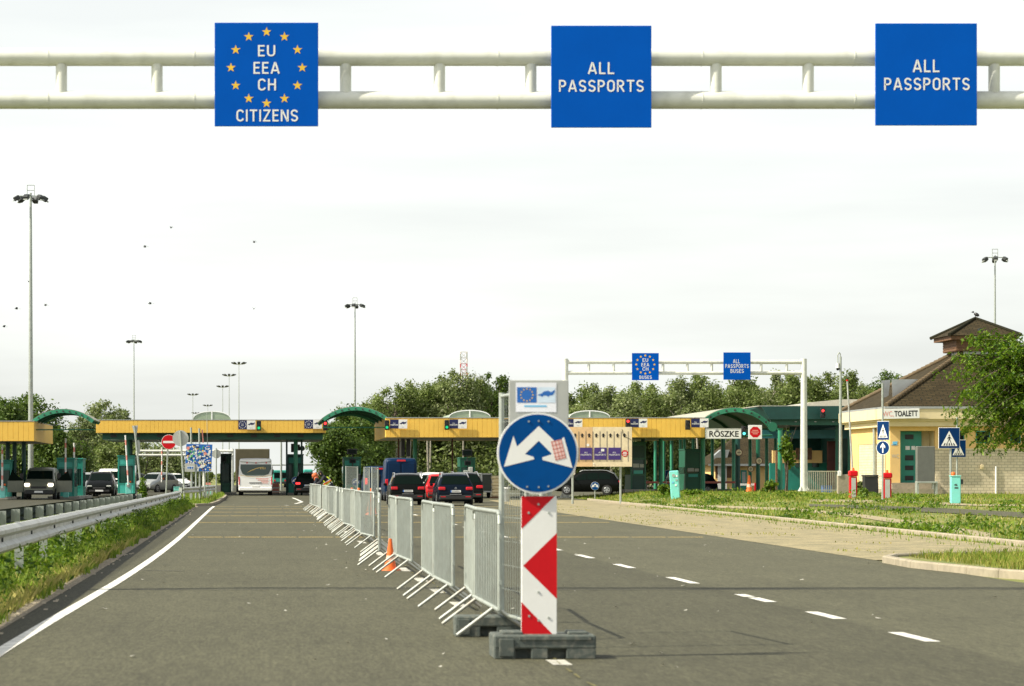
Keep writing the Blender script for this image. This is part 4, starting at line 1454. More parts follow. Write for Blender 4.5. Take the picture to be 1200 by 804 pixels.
for px in (665.7, 673.9, 682.2, 690.4, 698.7, 707, 715.3, 723.6, 731.8):
    a = .52 * 3.2 / sB
    u = 1 / sB
    m = MB(); m.flat([(X(px) - 1.1 * u, Z(512.6)), (X(px) + 1.1 * u, Z(512.6)), (X(px) + 1.1 * u, Z(510.2)), (X(px) + 2.2 * u, Z(510.2)), (X(px), Z(507.6)), (X(px) - 2.2 * u, Z(510.2)), (X(px) - 1.1 * u, Z(510.2))], dB - .012)
    part(m, 'arrow', M['black'], t)
def lett_w(tt, body, px, py, w, h, d, material):
    off = Vector(tt.location)
    o = lettering(tt, body, wx(px, d), wz(py, d), w * d / F, h * d / F, d, material)
    o.location = -off
    return o
for a, b in ((663, 677), (679.6, 693.8), (696.3, 710.6), (712.9, 727.2)):
    m = MB(); m.bb(X(a), X(b), dB - .03, dB - .004, Z(538.8), Z(524.6)); q = part(m, 'passport_panel', M['purple'], t)
    lett_w(t, 'ALL', (a + b) / 2, 530.2, 4.2, 1.7, dB - .034, M['signwhite'])
    lett_w(t, 'PASSPORTS', (a + b) / 2, 533, 12.4, 1.9, dB - .034, M['signwhite'])
m = MB(); m.flat([(X(732.3) + 4.1 / sB * math.cos(math.pi / 8 + k * math.pi / 4), Z(531.4) + 4.1 / sB * math.sin(math.pi / 8 + k * math.pi / 4)) for k in range(8)], dB - .01); part(m, 'octagon', M['signred'], t)
m = MB(); m.bb(X(730.2), X(734.4), dB - .016, dB - .012, Z(530.6), Z(529.6)); m.bb(X(729.6), X(735), dB - .016, dB - .012, Z(532.2), Z(531.3)); m.bb(X(730.4), X(734.2), dB - .016, dB - .012, Z(533.9), Z(533))
m.bb(X(704.3), X(708), dB - .036, dB - .032, Z(529), Z(526)); m.disc((X(689), Z(521.6)), .07, dB - .02, dB - .005, 12); m.disc((X(696), Z(543.6)), .03, dB - .02, dB - .005, 8)
part(m, 'white_stickers', M['signwhite'], t)
m = MB()
for a, b in (((728.8, 503), (730.5, 511)), ((730.5, 511), (739.6, 515))):
    pa, pb = Vector((X(a[0]), dB - .01, Z(a[1]))), Vector((X(b[0]), dB - .01, Z(b[1])))
    m.cyl(pa, pb, .012, None, 4)
part(m, 'hanging_wire', M['black'], t)
for px in (671, 727.2):
    g = G(px, dB + .2)
    m = MB(); m.cyl(g, (g.x, g.y, Z(501)), .055, None, 12); part(m, 'post', M['galv'], t)


# ------------------------------------------------------------------ booths
def booth(label, px0, px1, ytop, d, depth=2.6, body='boothteal', panel='tealpale', zb=None, group='passport booths', win=(0.30, 0.78), cells=2):
    x0, x1 = wx(px0, d), wx(px1, d)
    base = gz((x0 + x1) / 2, d) if zb is None else zb
    ztp = wz(ytop, d)
    t = thing('booth', label, 'booth', ((x0 + x1) / 2, d, base), 0, group)
    W, Hh = x1 - x0, ztp - base
    m = MB()
    fr = .10
    for a, b in ((-W / 2, -W / 2 + fr), (W / 2 - fr, W / 2)):
        m.bb(a, b, 0, fr, 0, Hh); m.bb(a, b, depth - fr, depth, 0, Hh)
    m.bb(-W / 2 + fr, W / 2 - fr, 0.004, fr, Hh - .16, Hh - .0); m.bb(-W / 2 + fr, W / 2 - fr, .004, fr, 0, .12)
    m.bb(-W / 2 + fr, W / 2 - fr, .004, fr, Hh * win[0] - .05, Hh * win[0] + .05); m.bb(-W / 2 + fr, W / 2 - fr, .004, fr, Hh * win[1] - .05, Hh * win[1] + .05)
    for s in (-1, 1):
        m.bb(s * W / 2 - (.06 if s > 0 else 0), s * W / 2 + (0 if s > 0 else .06), fr + .004, depth - fr - .004, 0, Hh * win[0])
        m.bb(s * W / 2 - (.06 if s > 0 else 0), s * W / 2 + (0 if s > 0 else .06), fr + .004, depth - fr - .004, Hh * win[1], Hh)
    m.bb(-W / 2 + fr, W / 2 - fr, depth - .08, depth - .004, 0, Hh)
    m.build('frame', M[body], t)
    m = MB(); m.bb(-W / 2 - .05, W / 2 + .05, -.05, depth + .05, Hh + .003, Hh + .09, 0, .02); m.build('roof', M[body], t)
    m = MB(); m.bb(-W / 2 + fr + .01, W / 2 - fr - .01, .02, .06, .125, Hh * win[0] - .055); m.build('lower_panel', M[panel], t)
    m = MB(); m.bb(-W / 2 + fr + .01, W / 2 - fr - .01, .02, .06, Hh * win[1] + .055, Hh - .17); m.build('upper_panel', M[panel], t)
    for k in range(cells):
        a = -W / 2 + fr + .01 + (W - 2 * fr - .02) * k / cells
        b = -W / 2 + fr + .01 + (W - 2 * fr - .02) * (k + 1) / cells - .04
        m = MB(); m.bb(a, b, .03, .05, Hh * win[0] + .055, Hh * win[1] - .055); m.build('window', M['bglass'], t)
    for s in (-1, 1):
        m = MB(); m.bb(s * W / 2 - .03, s * W / 2 - .01 if s > 0 else s * W / 2 + .03, fr + .01, depth - fr - .01, Hh * win[0] + .01, Hh * win[1] - .01); m.build('side_window', M['bglass'], t)
    if cells == 1 and win[0] > .32:
        for a_, b_, c_, e_ in ((-.34, .05, .50, .58), (.10, .36, .50, .57), (-.30, .3, .37, .44)):
            m = MB(); m.bb(W * a_, W * b_, -.012, -.003, Hh * c_, Hh * e_); m.build('notice', M['tealpale'] if c_ < .4 else M['lampglass'], t)
    m = MB(); m.bb(-W / 2 - .5, W / 2 + .4, -1.0, depth + .6, -.05, .15); m.build('island_kerb', M['grey_concrete'], t)
    m = MB(); m.bb(-.35, .1, .5, .9, Hh * .30, Hh * .5); m.build('desk', M['black'], t)
    return t


booth('teal glass booth under the leftmost yellow canopy', -8, 13.5, 540.5, 156)
booth('teal glass booth with pale panels right of the grey van', 66.8, 87, 538.2, 159)
booth('dark teal glass booth directly behind the one beside the van', 88, 97, 538.6, 165, body='boothteal', panel='boothteal')
booth('teal glass booth right of the black estate car, under the bus canopy', 138, 158, 535.2, 187, cells=2)
booth('dark green booth left of the bus', 258.5, 270.8, 533, 200, body='greendk', panel='green', cells=1)
booth('dark green booth with a column in front, right of the bus', 336.5, 355.5, 533.6, 196, body='greendk', panel='boothteal', cells=2)
booth('dark green booth under the green arch with a black display above', 402.5, 423, 537, 190, body='green', panel='boothteal', cells=2)
booth('dark green booth with ticket machine behind the queue of cars', 539, 557, 537.5, 195, body='green', panel='green', cells=1)
booth('dark green booth right of the cream lane board under the canopy', 739, 757, 519.5, 166, body='green', panel='greendk', cells=1, win=(.35, .68))
booth('dark green booth between green columns, right of the turquoise ticket machine', 803, 821.5, 527.5, 176, body='green', panel='green', cells=1, win=(.45, .60))


def display(label, px0, px1, py0, py1, d):
    t = thing('display_box', label, 'display', (wx((px0 + px1) / 2, d), d, wz(py1, d)))
    w, h = (px1 - px0) * d / F, (py1 - py0) * d / F
    m = MB(); m.bb(-w / 2, w / 2, 0, .25, 0, h, 0, .02); m.build('housing', M['black'], t)
    m = MB(); m.bb(-w / 2 + .06, w / 2 - .06, -.012, -.003, .06, h - .06); m.build('screen', M['glass'], t)
    m = MB(); m.cyl((0, .12, -.6), (0, .12, 0), .04); m.build('stem', M['lampdark'], t)
    return t


display('black display box above the booth under the green arch', 407, 418.5, 526, 532.5, 189.5)
display('small black display in a booth front under the green arch', 409.5, 417, 537.8, 542.8, 189.5)
display('black display box above the booth behind the queue of cars', 542, 553.5, 527, 534, 194.6)
display('small dark screen on the booth behind the queue of cars', 544.5, 552, 540, 545.5, 194.6)
display('small black display on the booth left of the bus', 259.5, 265, 535, 541.5, 199.6)

t = thing('ticket_machine', 'grey ticket machine in front of the booth behind the car queue', 'ticket machine', G(549, 193))
m = MB(); m.bb(-.35, .0, 0, .4, 0, 1.85, 0, .03); m.build('cabinet', M['galv'], t)
m = MB(); m.bb(.03, .33, .02, .4, 0, 2.1, 0, .03); m.build('side_cabinet', M['greyback'], t)
m = MB(); m.bb(-.28, -.08, -.01, -.002, 1.3, 1.6); m.bb(.08, .28, .008, .018, 1.4, 1.7); m.build('screen', M['glass'], t)
m = MB(); m.bb(.1, .26, .008, .018, .9, 1.2); m.bb(-.26, -.12, -.01, -.002, .8, 1.1); m.build('slot', M['black'], t)


# small round sign on a low post in front of a booth
def keep_post(label, px, py, r_px, d, group='small blue arrow signs'):
    g = G(px, d)
    t = thing('keep_sign', label, 'road sign', g, 0, group)
    hh = wz(py, d) - g.z
    m = MB(); m.cyl((0, .05, 0), (0, .05, hh), .03, None, 8); m.build('post', M['galv'], t)
    h_ = thing('sign_disc', None, None); h_.parent = t
    keep_sign(h_, 0, hh, r_px * d / F, 0.0, 1.6)
    return t


keep_post('small round blue arrow sign on the column right of the bus', 346.3, 563.4, 4.7, 187)
keep_post('small round blue arrow sign in front of the booth under the green arch', 417, 565, 4.6, 186)
keep_post('small round blue arrow sign in front of the black off-roader under the lane board', 697.3, 569.6, 4.9, 150)
# ------------------------------------------------------------------ vehicles
def loft(stations, rnd=0.06):
    """closed car body from stations (y, z0, w0, zb, wb, zt, wt)"""
    rings = []
    for (y, z0, w0, zb, wb, zt, wt) in stations:
        half = [(0.0, z0), (w0 * .9, z0), (w0, z0 + .08), (wb, (z0 + zb) / 2 + .05), (wb * .985, zb), (wt + (wb * .985 - wt) * .12, zt - .10 * max(0.1, zt - zb)), (wt * .93, zt - .012), (wt * .6, zt + .012), (0.0, zt + .02)]
        rings.append([(x, y, z) for x, z in half] + [(-x, y, z) for x, z in half[-2:0:-1]])
    m = MB()
    n = len(rings[0])
    vs = [p for r_ in rings for p in r_]
    fs = [(i * n + k, i * n + (k + 1) % n, (i + 1) * n + (k + 1) % n, (i + 1) * n + k) for i in range(len(rings) - 1) for k in range(n)]
    m.add(vs, fs, 0, True)
    m.add(rings[0], [tuple(range(n))]); m.add(rings[-1], [tuple(range(n))])
    return m


def lerpst(stations, y):
    ys = [s[0] for s in stations]
    return [float(np.interp(y, ys, [s[k] for s in stations])) for k in range(7)]


def wheel(t, x, y, r, w=0.2):
    m = MB()
    sx = 1 if x > 0 else -1
    m.cyl((x - sx * w, y, r), (x, y, r), r, None, 20)
    m.cyl((x, y, r), (x + sx * .012, y, r), r * .94, r * .72, 20)
    wh = m.build('wheel', M['tyre'], t)
    m = MB()
    m.cyl((x + sx * .002, y, r), (x + sx * .016, y, r), r * .66, r * .6, 16)
    m.build('rim', M['rim'], wh)
    m = MB()
    for k in range(5):
        a = 2 * math.pi * k / 5 + .3
        m.cyl((x + sx * .018, y + r * .38 * math.cos(a), r + r * .38 * math.sin(a)), (x + sx * .02, y + r * .38 * math.cos(a), r + r * .38 * math.sin(a)), r * .14, None, 8)
    m.build('rim_openings', M['black'], wh)


def side_glass(t, st, ya, yb, nseg=1, gap=.05):
    for s in (-1, 1):
        for k in range(nseg):
            y0 = ya + (yb - ya) * k / nseg + (gap if k else 0)
            y1 = ya + (yb - ya) * (k + 1) / nseg
            m = MB()
            P_ = []
            for y in (y0, y1):
                _, _, _, zb, wb, ztp, wt = lerpst(st, y)
                wbb = wb * .985
                for f in (.08, .84):
                    P_.append((s * (wbb + (wt + (wbb - wt) * .12 - wbb) * f + .012), y, zb + (ztp - .10 * (ztp - zb) - zb) * f))
            m.add(P_, [(0, 2, 3, 1)])
            m.build('side_window', M['glass'], t)


def end_glass(t, st, ya, yb, name, inset=.86, off=.012, sign=-1, mm='glass'):
    a, b = lerpst(st, ya), lerpst(st, yb)
    m = MB()
    wa, wb_ = a[6] * inset, b[6] * inset
    n = Vector((0, sign * 1.0, .5)).normalized() * off
    pts = [(-wa, ya, a[5] + .008), (wa, ya, a[5] + .008), (wb_, yb, b[5] + .008), (-wb_, yb, b[5] + .008)]
    m.add([Vector(p) + n for p in pts], [(0, 1, 2, 3)])
    return m.build(name, M[mm], t)


SUV = [(0.0, .36, .80, .62, .86, .66, .84), (.05, .26, .84, .90, .90, .92, .86), (.16, .22, .86, 1.00, .915, 1.05, .83), (.48, .20, .87, 1.02, .92, 1.52, .66), (.75, .20, .87, 1.02, .92, 1.60, .64), (1.3, .2, .88, 1.0, .925, 1.655, .64),
       (2.5, .2, .88, .97, .92, 1.62, .65), (2.75, .2, .88, .96, .92, 1.55, .66), (3.45, .2, .88, .95, .92, 1.06, .78), (4.2, .24, .86, .86, .88, .93, .72), (4.52, .34, .78, .62, .8, .66, .72)]


def badge(t, y, z, r=.055):
    m = MB()
    for k in range(16):
        a, b = 2 * math.pi * k / 16, 2 * math.pi * (k + 1) / 16
        m.prism([(r * math.cos(a), z + r * math.sin(a)), (r * math.cos(b), z + r * math.sin(b)), (r * .82 * math.cos(b), z + r * .82 * math.sin(b)), (r * .82 * math.cos(a), z + r * .82 * math.sin(a))], y - .012, y)
    def bar2(x0, z0, x1, z1, w=.011):
        m.prism([(x0 - w / 2, z0), (x0 + w / 2, z0), (x1 + w / 2, z1), (x1 - w / 2, z1)], y - .010, y)
    for s in (-1, 1):
        bar2(s * r * .36, z + r * .74, 0, z + r * .06); bar2(s * r * .72, z + r * .42, s * r * .32, z - r * .72); bar2(s * r * .32, z - r * .72, 0, z - r * .04)
    return m.build('badge', M['rim'], t)


def car(label, loc, paint, st=SUV, sc=1.0, rails=True, rotz=0.0, lit=False, head=False, vw=False, rear=True, group='cars waiting in the lanes', nwin=3, cat='car', name='parked_car', ywin=(.62, 2.95), rwin=(.18, .47), wwin=(2.80, 3.40), wheels=(.85, 3.55), wr=.34, lamp_z=(.80, .96), lamp_w=(.52, .87), plate_z=.74):
    t = thing(name, label, cat, loc, rotz, group)
    t.scale = (sc, sc, sc)
    loft(st).build('body', M[paint], t)
    L = st[-1][0]
    side_glass(t, st, ywin[0], ywin[1], nwin)
    end_glass(t, st, rwin[0], rwin[1], 'rear_window', .90, .014, -1)
    end_glass(t, st, wwin[0], wwin[1], 'windscreen', .90, .014, 1)
    wb = lerpst(st, 1.5)[4]
    for y in wheels:
        for s in (-1, 1): wheel(t, s * (wb - .0), y, wr)
    for s in (-1, 1):
        m = MB(); m.bb(s * lamp_w[0], s * lamp_w[1], -.022, .16, lamp_z[0], lamp_z[1], 0, .03); m.build('tail_light', M['taillit' if lit else 'tail'], t)
        m = MB(); m.bb(s * .50, s * .76, -.034, .0, .44, .485); m.build('reflector', M['tail'], t)
        m = MB(); m.bb(s * .46, s * .78, L - .18, L - .02, lamp_z[0] - .16, lamp_z[1] - .20, 0, .04); m.build('headlight', M['headlit' if head else 'lampglass'], t)
        m = MB(); m.bb(s * (wb + .02), s * (wb + .2), wwin[0] + .15, wwin[0] + .27, 1.0, 1.14, 0, .04); m.build('mirror', M[paint], t)
    m = MB(); m.bb(-.84, .84, -.030, .12, .30, .56, 0, .05); m.build('rear_bumper', M['grille'] if paint != 'carwhite' else M[paint], t)
    m = MB(); m.bb(-.70, .70, L - .22, L + .02, .30, .50, 0, .05); m.build('front_bumper', M['grille'], t)
    for y0, nm in ((-.036, 'rear_plate'), (L + .022, 'front_plate')):
        z = plate_z if nm == 'rear_plate' else .42
        m = MB(); m.bb(-.26, .26, y0 - .006, y0 + .03, z - .055, z + .055); p_ = m.build(nm, M['plate'], t)
        m = MB(); m.bb(-.262, -.21, y0 - .009, y0 - .003, z - .055, z + .055); m.build('plate_band', M['printblue'], p_)
        m = MB()
        for k in range(6): m.flat([(-.17 + k * .065, z - .03), (-.135 + k * .065, z - .03), (-.135 + k * .065, z + .03), (-.17 + k * .065, z + .03)], y0 - .008)
        m.build('plate_marks', M['lampdark'], p_)
    m = MB(); m.bb(-.42, .42, L - .06, L + .03, .52, .64, 0, .02); m.build('grille', M['grille'], t)
    m = MB(); m.bb(-.30, .30, -.034, .0, .575, .60); m.build('chrome_strip', M['rim'], t)
    if rails:
        for s in (-1, 1):
            a = lerpst(st, 1.6)
            m = MB(); m.tube([(s * lerpst(st, .42)[6] * 1.0, .40, lerpst(st, .42)[5] + .01), (s * (a[6] * 1.0), .85, lerpst(st, .85)[5] + .035), (s * a[6] * 1.0, 1.2, a[5] + .03), (s * a[6] * 1.0, 2.5, a[5] + .02), (s * a[6] * 1.0, 2.7, lerpst(st, 2.7)[5])], .03, 6); m.build('roof_rail', M['rim'], t)
    if vw: badge(t, -.022, .90)
    return t


def onroad(px, py): g = at(px, py); return (g.x, g.y, g.z)


def gpos(px, d): g = G(px, d); return (g.x, g.y, g.z)


car('black estate off-roader with silver roof rails and red tail lights, second in from the barriers', onroad(478, 592.0), 'carblack', sc=.92)
car('dark blue people carrier with silver roof rails and round badge at the queue end', onroad(534, 592.8), 'carnavy', sc=.92, vw=True)
car('dark car mostly hidden beside the dark blue people carrier', (G(553.5, 128).x, 131.5, 0), 'carblack', sc=.96)
car('small red car ahead of the dark blue people carrier', (G(517.5, 141).x, 141, 0), 'carred', sc=.92, rails=False)
car('white car ahead in the queue left of the red car', (G(510.5, 147).x, 149, 0), 'carwhite', sc=.97, rails=True)
car('dark car further ahead between the black off-roader and the white car', (G(497, 158).x, 160, 0), 'carblack', sc=.95, rails=False)
car('black car waiting beside the booth right of the bus', (G(361, 184).x, 186, 0), 'carblack', sc=1.0, lit=True)

VAN = [(0.0, .40, .90, 1.0, .97, 2.40, .86), (.04, .34, .93, 1.0, 1.0, 2.52, .90), (.3, .3, .95, 1.0, 1.01, 2.60, .88), (2.5, .3, .95, 1.0, 1.01, 2.62, .88), (3.8, .3, .95, 1.0, 1.01, 2.56, .88), (4.1, .3, .95, 1.0, 1.01, 2.40, .86), (4.9, .3, .95, 1.05, 1.0, 1.35, .84), (5.6, .32, .92, .95, .96, 1.05, .78), (5.9, .4, .85, .7, .88, .76, .78)]


def van(label, loc, paint, st=VAN, sc=1.0, rotz=0.0, rear_glass=False, lit=False, head=False, group='vans at the checkpoint', doors=False):
    t = thing('van', label, 'van', loc, rotz, group)
    t.scale = (sc, sc, sc)
    loft(st).build('body', M[paint], t)
    L = st[-1][0]
    top = st[2][5]
    k4 = [s for s in st if s[0] > L * .55]
    yw0, yw1 = st[-4][0], st[-3][0]
    side_glass(t, st, yw0 - .55, yw0 + .02, 1)
    end_glass(t, st, yw0 + .08, yw1 - .03, 'windscreen', .94, .02, 1)
    for s in (-1, 1):
        m = MB(); m.bb(s * .78, s * .97, -.02, .12, .95, 1.35, 0, .03); m.build('tail_light', M['taillit' if lit else 'tail'], t)
        m = MB(); m.bb(s * .55, s * .88, L - .34, L - .03, .80, 1.0, 0, .05); m.build('headlight', M['headlit' if head else 'lampglass'], t)
        m = MB(); m.bb(s * 1.03, s * 1.26, yw0 + .3, yw0 + .42, 1.2, 1.62, 0, .05); m.build('mirror', M['grille'], t)
        m = MB(); m.bb(s * .06, s * .80, -.03, .02, .62, top - .28, 0, .05)
        dr = m.build('rear_door', M[paint], t)
        if rear_glass:
            m = MB(); m.bb(s * .12, s * .74, -.038, -.02, 1.35, top - .40, 0, .008); m.build('window', M['glass'], dr)
        m = MB(); m.bb(s * .07, s * .14, -.06, -.03, 1.05, 1.25); m.build('handle', M['grille'], dr)
    m = MB(); m.bb(-.26, .26, -.06, -.03, top - .20, top - .10, 0, .02); m.build('brake_light', M['tail'], t)
    m = MB(); m.bb(-.95, .95, -.06, .2, .36, .60, 0, .05); m.build('rear_bumper', M['grille'], t)
    m = MB(); m.bb(-.86, .86, L - .3, L + .03, .30, .62, 0, .06); m.build('front_bumper', M['grille'], t)
    m = MB(); m.bb(-.26, .26, -.07, -.055, .64, .75); m.build('rear_plate', M['plate'], t)
    m = MB(); m.bb(-.26, .26, L + .03, L + .045, .42, .53); m.build('front_plate', M['plate'], t)
    m = MB(); m.bb(-.5, .5, L - .12, L + .02, .66, .80, 0, .03); m.build('grille', M['grille'], t)
    for y in (1.1, L - 1.05):
        for s in (-1, 1): wheel(t, s * .99, y, .34)
    if doors:
        for s in (-1, 1):
            m = MB(); m.add([(0, 0, .45), (0, .06, .45), (s * .85, .55, .45), (s * .85, .49, .45), (0, 0, 1.15), (0, .06, 1.15), (s * .85, .55, 1.15), (s * .85, .49, 1.15)], [(0, 2, 6, 4), (1, 3, 7, 5), (0, 1, 3, 2), (4, 5, 7, 6), (2, 3, 7, 6), (0, 1, 5, 4)])
            m.add([(0, 0, 1.15), (s * .85, .49, 1.15), (s * .62, .42, 1.75), (s * .03, .06, 1.15)], [(0, 1, 2)], 1)
            o = m.build('open_door', [M[paint], M['glass']], t)
            o.location = (s * .99, yw1 - .25, 0); o.rotation_euler = (0, 0, s * -.35 if s > 0 else .35)
    return t


van('tall dark blue panel van with plain rear doors beside the black off-roader', (G(471.5, 141).x, 142, 0), 'vanblue', sc=.92)
van('dark blue van with a large rear window, left of the tall blue van', (G(447.5, 150).x, 152, 0), 'vanblue', st=[(s[0], s[1], s[2], s[3], s[4], s[5] * (.80 if s[5] > 1.6 else 1), s[6]) for s in VAN], sc=.95, rear_glass=True, lit=True)
LOWVAN = [(0.0, .36, .86, .9, .93, 1.75, .80), (.05, .3, .9, .9, .95, 1.86, .82), (.4, .3, .9, .95, .96, 1.93, .80), (2.6, .3, .9, .95, .96, 1.95, .80), (3.0, .3, .9, .95, .96, 1.90, .80), (3.3, .3, .9, .95, .96, 1.80, .78), (4.05, .3, .9, 1.0, .95, 1.22, .84), (4.6, .32, .88, .88, .92, .98, .78), (4.85, .4, .8, .7, .84, .74, .74)]
v = van('grey green van with lit headlights and both front doors open under the left canopy', (G(44, 152).x, 157.5, 0), 'vangrey', st=LOWVAN, sc=.98, rotz=math.pi, head=True, doors=True)
van('cream white van behind the black estate car on the left', (G(126, 186).x, 192, 0), 'carwhite', st=LOWVAN, sc=1.0, rotz=math.pi)
car('black estate car facing us between two teal booths on the left', (G(116.5, 172).x, 176.5, 0), 'carblack', rotz=math.pi, sc=1.03, group='cars on the left plaza')
car('dark car with pale windscreen beside the grey van, behind the booth', (G(95, 178).x, 183, 0), 'carsilver', rotz=math.pi, sc=1.0, group='cars on the left plaza', rails=False)
for i, (px, dd, p_, lb) in enumerate(((176, 232, 'carsilver', 'silver car parked behind the leaning sign post on the left plaza'), (166, 246, 'carblack', 'dark car far back on the left plaza behind the weeds'),
                                      (191, 262, 'carwhite', 'white car far back behind the no entry sign post'), (199, 228, 'carsilver', 'pale car behind the end of the near guardrail'), (82, 230, 'carwhite', 'white car seen in the gap right of the grey van'))):
    car(lb, (G(px, dd).x, dd, 0), p_, rotz=math.pi + .5 * (-1) ** i, sc=1.05, group='cars on the left plaza', rails=False)
car('black off-roader parked side on under the cream lane board', (G(727, 160).x, 160, gz(G(727, 160).x, 160)), 'carblack', rotz=R(78), sc=.92, group='cars waiting in the lanes')
car('dark blue car behind the green columns near the yellow hut', (G(838, 206).x, 206, 0), 'carnavy', rotz=R(95), sc=1.0, group='cars waiting in the lanes', rails=False)

# the white bus
bl = at(299.3, 580.8)
t = thing('bus', 'white touring bus seen from behind with a gold swoosh on its dark rear window', 'bus', (bl.x, bl.y, 0))
k = bl.y / F
W, Hh = 40.2 * k, 43.6 * k
BST = [(0.0, .42, W / 2 * .93, 1.3, W / 2 * .97, Hh - .10, W / 2 * .86), (.10, .34, W / 2 * .97, 1.3, W / 2, Hh - .02, W / 2 * .92), (.5, .3, W / 2 * .97, 1.3, W / 2, Hh, W / 2 * .93), (8.6, .3, W / 2 * .97, 1.3, W / 2, Hh, W / 2 * .93), (9.2, .34, W / 2 * .95, 1.3, W / 2 * .97, Hh - .25, W / 2 * .9), (9.5, .4, W / 2 * .9, 1.0, W / 2 * .92, 1.4, W / 2 * .86)]
loft(BST).build('body', M['carwhite'], t)
bxp = lambda px: (px - 299.3) * k
bzp = lambda py: (580.8 - py) * k
m = MB(); m.prism([(bxp(282), bzp(544.2)), (bxp(317.5), bzp(544.2)), (bxp(318), bzp(549)), (bxp(314.5), bzp(555.6)), (bxp(309), bzp(557.2)), (bxp(288), bzp(557.2)), (bxp(284), bzp(555)), (bxp(281.7), bzp(549))], -.03, .05)
rw = m.build('rear_window', M['busglass'], t)
m = MB()
sw = [(289, 554.2), (294, 551), (300, 548.6), (306, 547.4), (311, 547.2), (306, 548.2), (300, 549.6), (295, 551.7)]
m.flat([(bxp(a), bzp(b)) for a, b in sw], -.036)
for a in (304.8, 306.6, 308.4, 310): m.flat([(bxp(a), bzp(549.9)), (bxp(a + 1), bzp(549.9)), (bxp(a + 1.3), bzp(547.9)), (bxp(a + .5), bzp(547.9))], -.037)
m.build('swoosh', M['gold'], rw)
m = MB()
for i in range(10):
    a0, a1 = i / 10, (i + 1) / 10
    xs_ = [281.3 + 37 * a0, 281.3 + 37 * a1]
    zz_ = [556.5 + 2.2 * math.sin(math.pi * a0), 556.5 + 2.2 * math.sin(math.pi * a1)]
    m.flat([(bxp(xs_[0]), bzp(zz_[0] + .4)), (bxp(xs_[1]), bzp(zz_[1] + .4)), (bxp(xs_[1]), bzp(zz_[1])), (bxp(xs_[0]), bzp(zz_[0]))], -.034)
m.build('gold_line', M['gold'], t)
for s in (-1, 1):
    m = MB(); m.bb(s * 18.2 * k, s * 19.6 * k, -.03, .1, bzp(568.5), bzp(558.4), 0, .04); m.build('tail_light', M['tail'], t)
    m = MB(); m.bb(s * 20.6 * k, s * 22.3 * k, 8.9, 9.1, bzp(556), bzp(549.5), 0, .05); m.build('mirror', M['black'], t)
m = MB(); m.bb(bxp(295), bxp(304), -.04, .0, bzp(571.8), bzp(569.4)); m.build('rear_plate', M['plate'], t)
m = MB(); m.bb(bxp(292), bxp(306.5), -.03, .0, bzp(566.2), bzp(565.4)); m.build('grille', M['lampdark'], t)
m = MB()
for a, b, c_ in ((300, 315, 561.0), (302.5, 313.5, 562.6), (306, 314, 564.4), (307.5, 313, 566)):
    x = a
    while x < b: m.flat([(bxp(x), bzp(c_ + .5)), (bxp(x + .9), bzp(c_ + .5)), (bxp(x + .9), bzp(c_ - .5)), (bxp(x), bzp(c_ - .5))], -.03); x += 1.3
m.build('red_print', M['pink'], t)
m = MB(); m.prism([(bxp(281.5), bzp(541.6)), (bxp(300), bzp(543.2)), (bxp(318), bzp(541.6)), (bxp(318), bzp(540.2)), (bxp(300), bzp(541.6)), (bxp(281.5), bzp(540.2))], -.025, .0); m.build('spoiler_line', M['greyback'], t)
for a in (289.5, 300, 312):
    m = MB(); m.disc((bxp(a), bzp(542.4)), .055, -.05, .0, 10); m.build('marker_lamp', M['tail'], t)
m = MB(); m.bb(-W / 2 * .98, W / 2 * .98, -.05, .4, .34, .62, 0, .06); m.build('rear_bumper', M['carwhite'], t)
for y in (2.3, 7.6):
    for s in (-1, 1): wheel(t, s * (W / 2 - .03), y, .46, .3)
for s in (-1, 1):
    m = MB(); m.bb(s * (W / 2 + .004), s * (W / 2 + .016), .8, 8.4, 1.45, Hh - .55); m.build('side_window', M['busglass'], t)
m = MB(); m.bb(-W / 2 * .7, W / 2 * .7, .1, 3, .2, .5); m.build('underbody', M['black'], t)

# lorry ahead of the bus
dl = 226.0
t = thing('lorry', 'lorry with tall khaki tarpaulin trailer standing in front of the bus', 'lorry', (wx(295.8, dl), dl, 0))
w, h = 39.5 * dl / F, wz(526.3, dl)
m = MB(); m.bb(-w / 2, w / 2, 0, 12.5, 1.05, h, 0, .05)
for k_ in range(9): m.bb(-w / 2 - .03, w / 2 + .03, .4 + 1.4 * k_, .5 + 1.4 * k_, 1.1, h + .02)
m.build('trailer_box', M['khaki'], t)
m = MB(); m.bb(-w / 2 * .9, w / 2 * .9, .1, 12, .75, 1.03); m.bb(-w / 2 * .9, w / 2 * .9, .0, .1, .45, .60); m.build('chassis', M['black'], t)
for y in (2.4, 3.7, 5.0, 13.4):
    for s in (-1, 1): wheel(t, s * w / 2 * .97, y, .5, .32)
m = MB(); m.bb(-w / 2 * .95, w / 2 * .95, 12.9, 15.2, .6, 3.4, 0, .15); m.build('cab', M['carwhite'], t)
for s in (-1, 1):
    m = MB(); m.bb(s * .75, s * 1.1, -.03, .05, .8, .98); m.build('tail_light', M['tail'], t)
